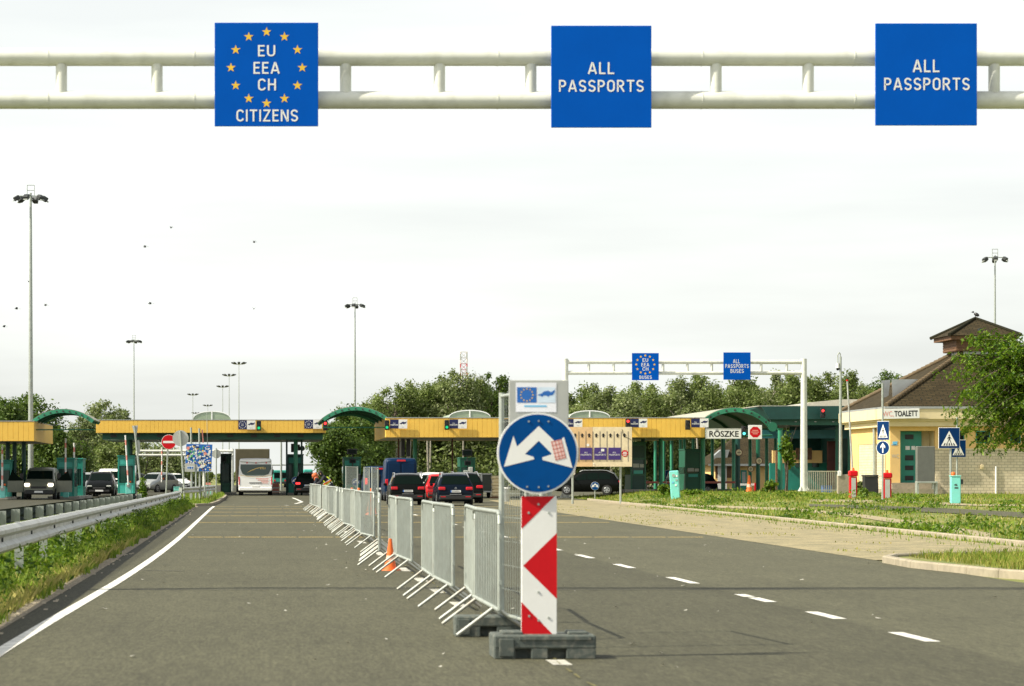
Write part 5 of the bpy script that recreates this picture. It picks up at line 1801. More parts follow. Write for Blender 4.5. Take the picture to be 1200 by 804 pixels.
# green coach and white lorries behind
def box_truck(label, px0, px1, ytop, d, paint, kind='lorry', band=None, rotz=0):
    w = abs(px1 - px0) * d / F
    h = wz(ytop, d)
    t = thing('lorry', label, kind, (wx((px0 + px1) / 2, d), d, 0), rotz, 'lorries and coaches in the far lanes')
    m = MB(); m.bb(-w / 2, w / 2, 0, 7, .55, h, 0, .12); m.build('body', M[paint], t)
    m = MB(); m.bb(-w / 2 * .86, w / 2 * .86, -.03, -.004, h * .55, h * .86); m.build('window', M['glass'], t)
    m = MB(); m.bb(-w / 2 * .9, w / 2 * .9, -.05, .1, .45, .75); m.build('bumper', M['grille'], t)
    for s in (-1, 1):
        m = MB(); m.bb(s * w * .32, s * w * .45, -.03, 0, .8, 1.0); m.build('tail_light', M['tail'], t)
    for y in (1.3, 5.6):
        for s in (-1, 1): wheel(t, s * w / 2 * .96, y, .45, .28)
    return t


box_truck('turquoise coach far beyond the booth right of the bus', 355.5, 366.5, 550, 300, 'tealpale', 'coach')
box_truck('pale teal coach in the gap behind the bus', 320, 336, 551, 330, 'boothteal', 'coach')
box_truck('white lorry far back behind the sticker covered board', 203, 226, 565, 300, 'carwhite')
box_truck('cream lorry far back beneath the distant white frames', 205, 222, 557, 340, 'cream')
t = thing('box_trailer', 'white framed dark box trailer parked right of the dark blue people carrier', 'trailer', gpos(570.5, 166))
w, h = 13 * 166 / F, wz(554.5, 166)
m = MB(); m.bb(-w / 2, w / 2, 0, 3.4, .35, h, 0, .04); m.build('body', M['carwhite'], t)
m = MB(); m.bb(-w / 2 + .07, w / 2 - .06, -.025, -.003, .45, h - .09); m.build('rear_door', mat('grey_green_panel', (.07, .085, .07), .5), t)
for s in (-1, 1): wheel(t, s * w / 2, 1.7, .30)
t = thing('wrapped_pallet', 'tall cream wrapped stack beside the box trailer, left of the round sign', 'wrapped stack', gpos(583.5, 162))
m = MB()
for k_ in range(6):
    m.bb(-.36 + random.uniform(-.03, .03), .36 + random.uniform(-.03, .03), 0, .7, .1 + k_ * .22, .32 + k_ * .22 + .01, 0, .07)
m.build('stack', M['cream'], t)
m = MB(); m.bb(-.45, .45, -.05, .75, 0, .1); m.build('pallet', M['timber'], t)
t = thing('waste_bin', 'small pale grey bin right of the cream wrapped stack', 'bin', gpos(593.5, 140))
m = MB(); m.cyl((0, 0, 0), (0, 0, .72), .17, .2, 14); m.build('body', M['carsilver'], t)
m = MB(); m.cyl((0, 0, .72), (0, 0, .78), .22, .2, 14); m.build('lid', M['white'], t)
# ------------------------------------------------------------------ columns under the wide arch, gauge signs, rails
def column(label, px, d, r, ytop, mm, group):
    g = G(px, d)
    t = thing('column', label, 'column', g, 0, group)
    h = wz(ytop, d) - g.z
    m = MB(); m.cyl((0, 0, 0), (0, 0, h), r, None, 12); m.build('shaft', M[mm], t)
    m = MB(); m.box((0, 0, .03), (r * 4, r * 4, .06), 0, None, .01); m.build('base_plate', M[mm], t)
    m = MB(); m.cyl((0, 0, h - .12), (0, 0, h), r * 1.1, r * 1.5, 12); m.build('head', M[mm], t)
    return t


frontc = [(847.5, 182, .155, 'green'), (864.5, 182, .17, 'greendk'), (888.3, 178, .145, 'green'), (914.2, 176, .16, 'greenlt')]
rearc = [(768, 206), (777.8, 204), (787, 208), (797.4, 214), (802, 218), (812.4, 212), (834.8, 206), (859.6, 205), (861.8, 200), (879, 204), (898.4, 202), (909, 205)]
for px, d_, r, mm in frontc:
    column({847.5: 'green column right of the booth, below the left half of the town name board', 864.5: 'dark green column carrying a round gauge sign under the cyan light', 888.3: 'green column carrying a round gauge sign below the octagon board',
            914.2: 'thick pale green column beside the small climbing shrub at the arch end'}[px], px, d_, r, 502, mm, 'green canopy columns')
for px, d_ in rearc:
    column('slender green column in the rear row under the wide arch and its canopy', px, d_, .13, 505 if px < 840 else 503, 'greenlt', 'rear row of green columns')

# flat roof carried by those columns
t = thing('canopy', 'low green roof on slender columns behind the town name board', 'canopy', (wx(835, 200), 200, 0))
m = MB(); m.bb(wx(742, 198), wx(912, 198), 198, 203, wz(505.5, 198), wz(500, 198)); part(m, 'roof_slab', M['vault'], t)
m = MB()
for k in range(5): m.bb(wx(742, 198), wx(912, 198), 197.6 + 4 * k, 197.9 + 4 * k, wz(509, 198), wz(505.6, 198))
part(m, 'beam', M['green'], t)
m = MB(); m.prism([(wx(785, 200), wz(499.8, 200)), (wx(828, 200), wz(486.4, 200)), (wx(912, 200), wz(482, 200)), (wx(935, 200), wz(499.8, 200))], 199, 224); part(m, 'pale_roof', mat('pale_roof_sheet', (.45, .43, .36), .6), t)


def gauge(label, px, py, r_px, d):
    t = thing('gauge_sign', label, 'road sign', (wx(px, d), d, wz(py, d)), 0, 'round height limit signs')
    r = r_px * d / F
    m = MB(); m.disc((0, 0), r, 0, .03, 24); m.build('red_rim', M['maroon'], t)
    m = MB(); m.disc((0, 0), r * .80, -.006, -.001, 24); m.build('face', M['cream'], t)
    m = MB()
    m.flat([(-r * .45, -r * .1), (r * .45, -r * .1), (r * .45, r * .12), (-r * .45, r * .12)], -.01)
    m.flat([(-r * .2, r * .3), (r * .2, r * .3), (0, r * .55)], -.01); m.flat([(-r * .2, -r * .3), (0, -r * .55), (r * .2, -r * .3)], -.01)
    m.build('symbol', M['lampdark'], t)
    m = MB(); m.bb(-.05, .05, .03, .3, -.05, .05); m.build('bracket', M['galv'], t)
    return t


gauge('round gauge sign on the canopy column right of the cream lane board', 755.3, 541.6, 3.9, 167.4)
gauge('round gauge sign high on the dark green column under the cyan traffic light', 866, 530.3, 4.3, 181.4)
gauge('round gauge sign high below the red octagon board', 889.6, 540.2, 4.2, 177.4)
gauge('lowest round gauge sign, between the two higher ones near the cone', 879.8, 549.6, 3.7, 179)
cone('orange traffic cone beside the kerb under the green columns', gpos(878, 160), 1.05)

# crossing rails behind the columns
t = thing('barrier_rail', 'long low barrier rail crossing behind the green columns', 'barrier rail', (wx(800, 190), 190, 0))
m = MB(); m.bb(wx(752, 190), wx(868, 190), 190, 190.08, wz(566.5, 190), wz(564, 190)); part(m, 'upper_rail', M['maroon'], t)
m = MB(); m.bb(wx(752, 190), wx(868, 190), 190, 190.08, wz(575, 190), wz(573, 190)); part(m, 'lower_rail', M['lampdark'], t)
for px in (758, 805, 862):
    m = MB(); m.cyl((wx(px, 190), 190.2, 0), (wx(px, 190), 190.2, wz(563, 190)), .05); part(m, 'post', M['lampdark'], t)
t = thing('barrier_rail', 'red ended white barrier rail beneath the octagon board', 'barrier rail', (wx(890, 192), 192, 0))
m = MB(); m.bb(wx(866, 192), wx(886, 192), 192, 192.08, wz(569, 192), wz(566.6, 192)); part(m, 'rail', M['white'], t)
m = MB(); m.bb(wx(884, 192), wx(886.4, 192), 191.9, 192.1, 0, wz(566, 192)); part(m, 'red_post', M['signred'], t)

# turquoise ticket machine in the weeds
g = at(791.5, 584.5)
k = g.y / F
t = thing('ticket_machine', 'tilted turquoise ticket machine standing in tall weeds', 'ticket machine', g)
t.rotation_euler = (0, R(-3.5), R(-12))
hh = 33 * k
m = MB(); m.bb(-5.2 * k, 5.4 * k, 0, .45, -.1, hh, 0, .04); m.build('cabinet', M['teal'], t)
m = MB(); m.disc((-.4 * k, hh * .83), 1.9 * k, -.03, .0, 14); m.build('speaker_grille', M['galv'], t)
for x, z, mm in ((3, .80, 'signwhite'), (-1.8, .58, 'printcyan'), (2.4, .66, 'galv'), (1.5, .48, 'signwhite')):
    m = MB(); m.bb((x - 1) * k, (x + 1) * k, -.02, -.002, hh * z - 1.0 * k, hh * z + 1.0 * k); m.build('button_plate', M[mm], t)


# ------------------------------------------------------------------ crossing signs
def walker(parent, w, h, y, z0):
    m = MB(); m.flat([(-w / 2, z0), (w / 2, z0), (0, z0 + h)], y); m.build('white_triangle', M['signwhite'], parent)
    m = MB()
    for k in range(5):
        x = (-.36 + .16 * k) * w
        m.flat([(x, z0 + .03 * h), (x + .09 * w, z0 + .03 * h), ((x + .07 * w) * .8, z0 + .20 * h), ((x + .01 * w) * .8, z0 + .20 * h)], y - .003)
    m.build('stripes', M['black'], parent)
    m = MB()
    m.disc((0.0, z0 + .70 * h), .05 * h, y - .004, y - .003, 10)
    for pl_ in ([(-.05, .62), (.05, .62), (.05, .42), (-.04, .42)], [(-.04, .43), (.02, .43), (-.05, .30), (-.10, .21), (-.14, .21), (-.07, .33)], [(.0, .43), (.05, .43), (.09, .32), (.12, .21), (.08, .21), (.05, .31)],
                [(-.05, .62), (-.03, .58), (-.11, .44), (-.13, .46)], [(.05, .62), (.03, .58), (.11, .46), (.13, .48)]):
        m.flat([(a * w, z0 + b * h) for a, b in pl_], y - .003)
    m.build('walking_figure', M['black'], parent)


def crossing(label, px, y0, y1, wpx, ppx, pbase, d, rz=0.0, ptop=None, extra=None):
    g = G(ppx, d)
    t = thing('crossing_sign', label, 'road sign', g, rz, 'pedestrian crossing signs')
    k = d / F
    ztop = wz(y0, d) - g.z
    zbot = wz(y1, d) - g.z
    x = (px - ppx) * k
    m = MB(); m.cyl((0, .06, -.1), (0, .06, ztop if ptop is None else wz(ptop, d) - g.z), .04, None, 10); m.build('post', M['galv'], t)
    m = MB(); m.bb(x - wpx / 2 * k, x + wpx / 2 * k, 0, .02, zbot, ztop, 0, .006); pn = m.build('panel', M['signwhite'], t)
    m = MB(); m.bb(x - wpx / 2 * k * .96, x + wpx / 2 * k * .96, -.004, -.001, zbot + .02 * (ztop - zbot), ztop - .02 * (ztop - zbot)); m.build('blue_face', M['crossblue'], pn)
    e = thing('pictogram', None, None); e.parent = t; e.location = (x, 0, 0)
    walker(e, wpx * k * .76, (ztop - zbot) * .72, -.008, zbot + (ztop - zbot) * .12)
    return t


crossing('nearest blue pedestrian crossing sign, beside the turquoise gate cabinet', 1112.3, 501, 525.6, 25, 1114.5, 590, 91.5)
crossing('blue pedestrian crossing sign partly hidden behind the nearest one', 1123, 515.4, 536, 18, 1122, 588, 99, .0, 489)
crossing('narrow blue pedestrian crossing sign above the round arrow sign on a tall white post', 1035, 493.6, 515.8, 15, 1033.4, 588, 97, R(-38), 449)
d_ = 96.6
t = thing('arrow_sign', 'round blue sign with a white upward arrow below the narrow crossing sign', 'road sign', (wx(1034.6, d_), d_, wz(524.8, d_)), R(-38))
r = 8.3 * d_ / F
m = MB(); m.disc((0, 0), r, 0, .02, 28); m.build('rim', M['signwhite'], t)
m = MB(); m.disc((0, 0), r * .93, -.004, -.001, 28); m.build('face', M['crossblue'], t)
m = MB(); m.flat([(-r * .09, -r * .7), (r * .09, -r * .7), (r * .09, r * .2), (r * .36, -.02), (r * .36, r * .22), (0, r * .72), (-r * .36, r * .22), (-r * .36, -.02), (-r * .09, r * .2)], -.008); m.build('arrow', M['signwhite'], t)
crossing('tiny blue crossing sign seen left of the tilted turquoise machine', 783.5, 551, 562, 8, 781, 580, 172)

# gate cabinets
def gate_box(label, px, ybase, ytop, wpx, d, red=True, boom=None):
    g = G(px, d)
    k = d / F
    h = wz(ytop, d) - g.z
    t = thing('gate_cabinet', label, 'barrier gate', g, R(-6), 'barrier gate cabinets')
    w = wpx * k
    if red:
        m = MB(); m.bb(-w / 2, w / 2, 0, .40, 0, h * .78, 0, .02); m.build('cabinet', M['signred'], t)
        m = MB(); m.bb(-w * .30, w * .30, -.02, -.002, .03, h * .74); m.build('front_panel', M['greyback'], t)
        m = MB(); m.bb(-w / 2 - .03, w / 2 + .03, -.06, .46, h * .785, h, 0, .05); m.build('drive_head', M['signred'], t)
        m = MB(); m.cyl((0, .1, h), (0, .1, h + .12), .06, .05, 10); m.build('lamp', M['orange'], t)
    else:
        m = MB(); m.bb(-w / 2, w / 2, 0, .36, 0, h, 0, .02); m.build('cabinet', M['teal'], t)
        m = MB(); m.bb(-w / 2 - .015, w / 2 + .015, -.02, .38, h + .002, h + .04, 0, .01); m.build('lid', M['teal'], t)
        m = MB(); m.cyl((-w * .22, .1, h + .04), (-w * .22, .1, h + .08), .07, None, 10); m.ell((-w * .22, .1, h + .10), (.075, .075, .07)); m.build('lamp', M['orange'], t)
        m = MB(); m.bb(w / 2, w / 2 + .1, .1, .25, h * .72, h * .9); m.build('latch', M['lampdark'], t)
        lettering(t, '46', -w * .02, h * .70, w * .34, h * .085, -.006, M['lampdark'], bold=.03)
        m = MB(); m.flat([(-.05, h * .56), (.08, h * .56), (.08, h * .61), (-.05, h * .61)], -.006); m.build('small_print', M['lampdark'], t)
    if boom:
        bpx, btop = boom
        m = MB(); a = Vector(((bpx - px) * k, .5, wz(btop, d) - g.z)); b = Vector((.02, .5, h * .9))
        m.cyl(b, a, .045, .03, 8); m.build('boom', M['rail'], t)
        m = MB(); m.cyl(a, a + Vector((0, 0, .06)), .05, None, 8); m.build('boom_tip', M['signred'], t)
    return t


gate_box('red gate cabinet with orange head and thin raised boom, left of the two', 1000.3, 584.5, 551.5, 8.4, 111.5, True, (994.6, 446))
gate_box('red gate cabinet right of the post with the round arrow sign', 1040, 584.8, 554, 9.4, 111, True)
gate_box('turquoise gate cabinet marked 46 with an orange lamp, beside the nearest crossing sign', 1120.2, 590.3, 558.6, 11.2, 91.3, False)


def up_gate(label, px, ytop, ybm, ybase, d, wpx=6, lean=0.0, cab=True):
    g = G(px, d)
    k = d / F
    t = thing('raised_gate', label, 'barrier gate', (g.x, g.y, .1), 0, 'raised barrier gates in the lanes')
    hc = wz(ybm, d) - .1
    if cab:
        m = MB(); m.bb(-wpx / 2 * k, wpx / 2 * k, 0, .35, 0, hc, 0, .02); m.build('cabinet', M['teal'], t)
        m = MB(); m.disc((0, hc * .78), .14, -.06, .0, 14); m.build('hub', M['galv'], t)
    a = Vector((0, -.08, hc * .8)); b = Vector((lean * k, -.08, wz(ytop, d) - .1))
    m = MB()
    n = 10
    for i in range(n): m.cyl(a.lerp(b, i / n), a.lerp(b, (i + 1) / n), .055, None, 8, 1 if i % 3 == 2 else 0)
    m.build('boom', [M['white'], M['pink']], t)
    m = MB(); m.ell((.14, .0, hc + .07), (.07, .07, .08)); m.build('lamp', M['orange'], t)
    return t


up_gate('upright red and white gate boom at the far left photo edge', 2.8, 522, 569.5, 587, 152, 6)
up_gate('upright gate boom in front of the teal booth right of the grey van', 76.9, 513.5, 567, 585, 156, 6.4)
up_gate('upright gate boom just behind the booth beside the van', 87, 519, 570, 586, 163, 4, 0, False)
up_gate('leaning gate boom beside the booth under the left end of the bus canopy', 150.5, 510, 566, 578, 184, 6.6, -3.5)
up_gate('upright gate boom behind the no entry sign', 189.5, 524, 562, 576, 205, 3, .5, False)

# ------------------------------------------------------------------ the toilet building
D0, D3, XA, XB = 139.6, 149.0, 34.35, 46.2
WZ0 = 0.35
tw = thing('toilet_building', 'cream and yellow toilet building with brown tiled pyramid roof and a small roof turret', 'building', ((XA + XB) / 2, D0, WZ0))
zE = wz(476, D0)
m = MB()
zbk = 2.84
# front wall pieces (recess for the door left open), brick below and render above
m.bb(XA, wx(1055, D0), D0, D0 + .3, 1.0, 4.12); m.bb(wx(1096, D0), XB, D0 + .003, D0 + .3, zbk + .004, 4.12); m.bb(wx(1055, D0) + .004, wx(1096, D0) - .004, D0 + .02, D0 + .3, 3.87, 4.12)
m.bb(XA + .003, XA + .3, D0 + .304, D0 + 1.2, 1.0, 4.12); m.bb(XA + .003, XA + .3, D3 - 2.0, D3, .9, 4.12); m.bb(XA + .006, XA + .3, D0 + 1.204, D3 - 2.004, 3.2, 4.12)
m.bb(XB - .3, XB, D0 + .304, D3, .9, 4.12)
part(m, 'rendered_wall', M['ochre'], tw)
m = MB()
m.bb(wx(1096, D0) - .002, XB + .02, D0 - .03, D0 + .3, .35, zbk); m.bb(XA + .03, XA + .3, D0 + 1.204, D3 - 2.004, .35, 3.196)
part(m, 'brick_wall', M['brickw'], tw, True)
m = MB()
m.bb(wx(1096, D0) - .05, XB + .05, D0 - .06, D0 - .032, zbk + .0, zbk + .07)
part(m, 'brick_ledge', M['cream'], tw)
m = MB(); m.bb(XA - .5, wx(1097, D0), D0 - 1.3, D0 + 1.3, .2, .70); m.bb(XA - .1, wx(1097, D0), D0 - .85, D0 + 1.3, .704, .99); m.bb(XA - .05, wx(1099, D0), D0 - .4, D0 + 1.3, .994, 1.03)
part(m, 'steps', M['concrete'], tw)
m = MB()
m.bb(wx(1055, D0), wx(1096, D0), D0 + 1.3, D0 + 1.4, 1.0, 4.1); m.bb(wx(1096, D0), wx(1096, D0) + .1, D0 + .31, D0 + 1.29, 1.0, 4.1); m.bb(wx(1055, D0) - .1, wx(1055, D0), D0 + .31, D0 + 1.29, 1.0, 4.1)
part(m, 'recess_wall', M['cream'], tw)
m = MB(); m.bb(wx(1055.5, D0), wx(1085, D0), D0 + .9, D0 + 1.0, 1.03, 3.86)
dr = part(m, 'door', M['boothteal'], tw)
m = MB()
for a, b in ((509, 514.6), (533.4, 539.5), (545.5, 551), (557.5, 563)): m.bb(wx(1060.5, D0 + .9), wx(1070.5, D0 + .9), D0 + .88, D0 + .897, wz(b, D0), wz(a, D0))
part(m, 'door_panel', M['black'], dr)
m = MB()
for a, b in ((1061, 1066), (1068, 1072.2)): m.bb(wx(a, D0 + .9), wx(b, D0 + .9), D0 + .87, D0 + .895, wz(527, D0), wz(522.5, D0))
part(m, 'door_notice', M['paper'], dr)
lett = lambda body, px, py, w_, h_, d__, mm: lett_w(tw, body, px, py, w_, h_, d__, mm)
lett('WC', 1049.2, 534.6, 8.6, 4.6, D0 - .012, M['greyback'])
m = MB(); m.prism([(wx(1046, D0), wz(519.5, D0)), (wx(1047, D0), wz(522, D0)), (wx(1050, D0), wz(522, D0)), (wx(1051.3, D0), wz(519.5, D0)), (wx(1052, D0), wz(517.2, D0)), (wx(1046, D0), wz(517.4, D0))], D0 - .015, D0 - .002)
m.bb(wx(1044.5, D0), wx(1052, D0), D0 - .015, D0 - .002, wz(521.6, D0), wz(520.9, D0))
part(m, 'blue_cup_sign', M['printcyan'], tw)
for a, b in ((1143.5, 1160), (1121.5, 1130), (1184, 1196), (1215, 1228)):
    m = MB(); m.bb(wx(a, D0), wx(b, D0), D0 - .03, D0 - .002, wz(519.4, D0), wz(505, D0)); wq = part(m, 'window', M['boothteal'], tw)
    m = MB(); m.bb(wx(a + 1, D0), wx(b - 1, D0), D0 - .04, D0 - .032, wz(518.4, D0), wz(506, D0)); part(m, 'pane', M['glass'], wq)
m = MB()
XF = 33.8
m.bb(XF, XB + .7, D0 - .75, D3 + .6, wz(491, D0 - .7), wz(479, D0 - .7))
m.bb(XF + .30, XB + .5, D0 - .45, D3 + .4, wz(499.6, D0 - .45), wz(491, D0 - .7) - .003)
m.bb(XF + .15, XB + .6, D0 - .60, D3 + .5, wz(493.2, D0 - .6), wz(491, D0 - .7) - .001)
part(m, 'cornice', M['cream'], tw)
m = MB(); m.bb(XF + .05, XB + .75, D0 - .80, D3 + .65, wz(479, D0 - .7) + .003, wz(476.4, D0 - .7)); part(m, 'gutter', M['zinc'], tw)
# pyramid roof cut off flat under the turret
cx_, cy_ = 40.3, 144.3
zr0, zr1 = wz(476.2, D0 - .7), 8.28
e0 = [(XF + .15, D0 - .7), (XB + .6, D0 - .7), (XB + .6, D3 + .5), (XF + .15, D3 + .5)]
hw = 1.0
e1 = [(cx_ - hw, cy_ - hw), (cx_ + hw, cy_ - hw), (cx_ + hw, cy_ + hw), (cx_ - hw, cy_ + hw)]
m = MB()
m.add([(a, b, zr0) for a, b in e0] + [(a, b, zr1) for a, b in e1], [(0, 1, 5, 4), (1, 2, 6, 5), (2, 3, 7, 6), (3, 0, 4, 7), (4, 5, 6, 7), (3, 2, 1, 0)])
part(m, 'tiled_roof', M['tile'], tw, True)
hipm = mat('hip_tile', (.12, .085, .045), .85, 0, .25, 3)
for i in range(4):
    m = MB()
    a, b = Vector((*e0[i], zr0 + .05)), Vector((*e1[i], zr1 + .05))
    n = 26
    for k in range(n): m.cyl(a.lerp(b, k / n), a.lerp(b, (k + 1.1) / n), .15, .11, 8)
    part(m, 'hip_ridge', hipm, tw)
m = MB(); m.bb(cx_ - hw - .12, cx_ + hw + .12, cy_ - hw - .12, cy_ + hw + .12, zr1 - .05, zr1 + .10); part(m, 'flashing', M['zinc'], tw)
m = MB(); m.bb(cx_ - 1.42, cx_ + 1.42, cy_ - 1.42, cy_ + 1.42, zr1 + .10, 9.2)
for k in range(6):
    m.bb(cx_ - 1.44, cx_ + 1.44, cy_ - 1.45, cy_ - 1.424, zr1 + .14 + .15 * k, zr1 + .26 + .15 * k); m.bb(cx_ - 1.45, cx_ - 1.424, cy_ - 1.41, cy_ + 1.42, zr1 + .14 + .15 * k, zr1 + .26 + .15 * k)
part(m, 'turret_wall', M['timber'], tw)
m = MB(); m.bb(cx_ - 1.85, cx_ + 1.85, cy_ - 1.85, cy_ + 1.85, 9.0, 9.22); part(m, 'turret_eaves', M['timber'], tw)
m = MB(); q = 2.0
m.add([(cx_ - q, cy_ - q, 9.225), (cx_ + q, cy_ - q, 9.225), (cx_ + q, cy_ + q, 9.225), (cx_ - q, cy_ + q, 9.225), (cx_, cy_, 10.28)], [(0, 1, 4), (1, 2, 4), (2, 3, 4), (3, 0, 4), (3, 2, 1, 0)])
part(m, 'turret_roof', M['tile'], tw, True)
m = MB()
for i, (a, b) in enumerate(((-q, -q), (q, -q), (q, q), (-q, q))):
    m.cyl((cx_ + a, cy_ + b, 9.26), (cx_, cy_, 10.31), .10, .08, 8)
part(m, 'turret_hip', M['tile'], tw)
m = MB()
for k in range(16):                                   # snow guards and vents
    x = XF + 2.2 + k * .55
    m.box((x, D0 - .7 + .55, zr0 + .55 * .56 + .06), (.05, .05, .14))
for px, py in ((1073.5, 464.5), (1085.5, 454.5), (1098, 444), (1110, 434), (1148.6, 386.5)):
    dd = cy_ - 2 if py < 400 else D0 + 1.2 + (465 - py) * .055
    m.box((wx(px, dd), dd, wz(py, dd)), (.2, .3, .16))
part(m, 'roof_vents', M['lampdark'], tw)
for a, b, dd in (((1033, 446), (1043, 445), 143.5), ((1045, 444.5), (1076, 444.5), 141.5)):
    m = MB()
    pts = [(wx(a[0], dd), wz(a[1], dd)), (wx(b[0], dd), wz(b[1], dd)), (wx(a[0] + (b[0] - a[0]) * .05, dd), wz(466, dd))]
    if b[0] < 1050: pts = [(wx(1033, dd), wz(446, dd)), (wx(1043.5, dd), wz(445, dd)), (wx(1041, dd), wz(465, dd)), (wx(1035, dd), wz(466, dd))]
    m.prism(pts, dd, dd + .05)
    part(m, 'roof_glazing', M['zinc'], tw)
m = MB(); m.cyl((XA - .1, D0 + 3.2, .4), (XA - .1, D0 + 3.2, 4.1), .09, None, 8); part(m, 'downpipe', M['galv'], tw)
m = MB(); m.disc((wx(1150, D0), wz(546, D0)), .09, D0 - .2, D0 - .03, 10); m.bb(wx(1148.5, D0), wx(1152, D0), D0 - .15, D0 - .031, wz(549.5, D0), wz(547.3, D0)); part(m, 'wall_lamp', M['cream'], tw)
m = MB(); m.cyl((wx(1166.6, D0), D0 - .1, .4), (wx(1166.6, D0), D0 - .1, wz(546.5, D0)), .05); part(m, 'vent_pipe', M['white'], tw)
# name board
dS = D0 - .95
t = thing('toilet_sign', 'white board lettered WC, TOALETT in red and black on the cornice', 'sign', (wx(1055.5, dS), dS, wz(490.6, dS)))
t.rotation_euler = (0, R(-1.2), 0)
k = dS / F
m = MB(); m.bb(-21.8 * k, 22.3 * k, 0, .08, 0, 11.4 * k, 0, .01); m.build('board', M['signwhite'], t)
lettering(t, 'WC,', -14.6 * k, 5.4 * k, 12.5 * k, 7.2 * k, -.006, M['pink'], bold=.0)
lettering(t, 'TOALETT', 6.4 * k, 5.9 * k, 27.5 * k, 6.8 * k, -.006, M['black'], bold=.03)

# things around the building
t = thing('grey_panel', 'dark grey portable board standing on the steps before the toilet door', 'board', (wx(1085.2, 136.9), 136.9, .70))
k = 136.9 / F
m = MB(); m.bb(-10.6 * k, 10.6 * k, 0, .35, .35, wz(523, 136.9) - .7, 0, .03); m.build('panel', mat('dark_grey_laminate', (.13, .135, .12), .6), t)
m = MB()
for s in (-1, 1): m.bb(s * 9 * k - .04, s * 9 * k + .04, .04, .30, 0, .348)
m.build('frame_legs', M['galv'], t)
t = thing('low_bench', 'low metal bench frame below the dark grey board', 'bench', (wx(1087, 135.2), 135.2, gz(wx(1087, 135.2), 135.2)))
k = 135.2 / F
m = MB(); m.bb(-12 * k, 12 * k, 0, .5, .62, .72, 0, .01); m.build('seat', M['galv'], t)
for s in (-1, 1):
    m = MB(); m.bb(s * 11 * k - .05, s * 11 * k + .05, .05, .45, 0, .617); m.build('leg', M['galv'], t)
t = thing('wheelie_bin', 'black wheeled bin beside the left wall of the toilet building', 'bin', gpos(1021, 134))
m = MB(); m.prism([(-.29, .1), (.29, .1), (.34, .98), (-.34, .98)], 0, .6); m.build('body', M['grille'], t)
m = MB(); m.bb(-.37, .37, -.04, .66, .984, 1.06, 0, .02); m.build('lid', M['grille'], t)
for s in (-1, 1):
    m = MB(); m.cyl((s * .3 - .04, .55, .1), (s * .3 + .04, .55, .1), .1, None, 12); m.build('wheel', M['tyre'], t)
t = thing('bicycle', 'black bicycle leaning beside the bin and the left wall', 'bicycle', gpos(1028.5, 137.5), R(75))
for y in (-.5, .5):
    m = MB()
    for k_ in range(18):
        a, b = 2 * math.pi * k_ / 18, 2 * math.pi * (k_ + 1) / 18
        m.cyl((y + .33 * math.cos(a), 0, .34 + .33 * math.sin(a)), (y + .33 * math.cos(b), 0, .34 + .33 * math.sin(b)), .022, None, 5)
    m.build('wheel', M['tyre'], t)
m = MB()
for a, b in (((-.5, .34), (-.15, .8)), ((-.15, .8), (.35, .82)), ((-.15, .8), (.0, .34)), ((.0, .34), (.35, .82)), ((-.5, .34), (.0, .34)), ((.35, .82), (.5, .34)), ((.35, .82), (.32, 1.0))): m.cyl((a[0], 0, a[1]), (b[0], 0, b[1]), .02, None, 6)
m.build('frame', M['black'], t)
m = MB(); m.cyl((.32, -.28, 1.0), (.32, .28, 1.0), .015, None, 6); m.build('handlebar', M['black'], t)
m = MB(); m.ell((-.2, 0, .92), (.14, .07, .04)); m.build('saddle', M['black'], t)
t = thing('green_post', 'plain turquoise green post under the overhanging tree branches', 'post', at(1171.3, 580.5))
hh = 52 * t.location.y / F
m = MB(); m.cyl((0, 0, -.1), (0, 0, hh), .055, None, 10); m.build('shaft', M['tealpale'], t)
m = MB(); m.cyl((0, 0, hh), (0, 0, hh + .05), .065, .03, 10); m.build('cap', M['tealpale'], t)
t = thing('concrete_block', 'stained pale concrete wall block beside the left red gate cabinet', 'wall', gpos(991, 139))
m = MB(); m.bb(-.42, .42, 0, .3, -.1, 1.08, 0, .02); m.build('block', M['concrete'], t)
m = MB(); m.bb(-.44, -.24, -.06, -.005, 1.0, 1.28, 0, .02); m.build('junction_box', M['signwhite'], t)
t = thing('railing', 'grey metal railing between the far gantry post and the concrete block', 'railing', gpos(965, 150))
k = 150 / F
m = MB()
for z in (.15, 1.25): m.bb(-18 * k, 17 * k, 0, .05, z, z + .06)
m.build('rails', M['galv'], t)
m = MB()
for i in range(17): m.bb((-18 + 2.18 * i) * k - .02, (-18 + 2.18 * i) * k + .02, .005, .045, 0, 1.248)
m.build('bars', M['galv'], t)
t = thing('blue_bin', 'small blue plastic crate behind the grey railing', 'crate', gpos(969.5, 152))
m = MB(); m.bb(-.28, .28, 0, .4, 0, .38, 0, .03); m.build('body', M['printblue'], t)
m = MB(); m.bb(-.31, .31, -.03, .43, .385, .43, 0, .01); m.build('rim', M['printblue'], t)
t = thing('camera_pole', 'tall grey pole with a hooked top and white dome camera', 'camera pole', gpos(985, 140))
hh = wz(418, 140) - t.location.z
m = MB(); m.cyl((0, 0, 0), (0, 0, hh), .10, .06, 12); m.tube([(0, 0, hh), (-.02, 0, hh + .18), (-.09, 0, hh + .22), (-.15, 0, hh + .1), (-.15, 0, hh - .35)], .03, 8); m.build('pole', M['galv'], t)
m = MB(); m.cyl((-.15, 0, hh - .62), (-.15, 0, hh - .35), .10, .08, 12); m.build('camera_dome', M['signwhite'], t)
m = MB(); m.ell((-.15, 0, hh - .66), (.09, .09, .1)); m.build('camera_lens', M['glass'], t)

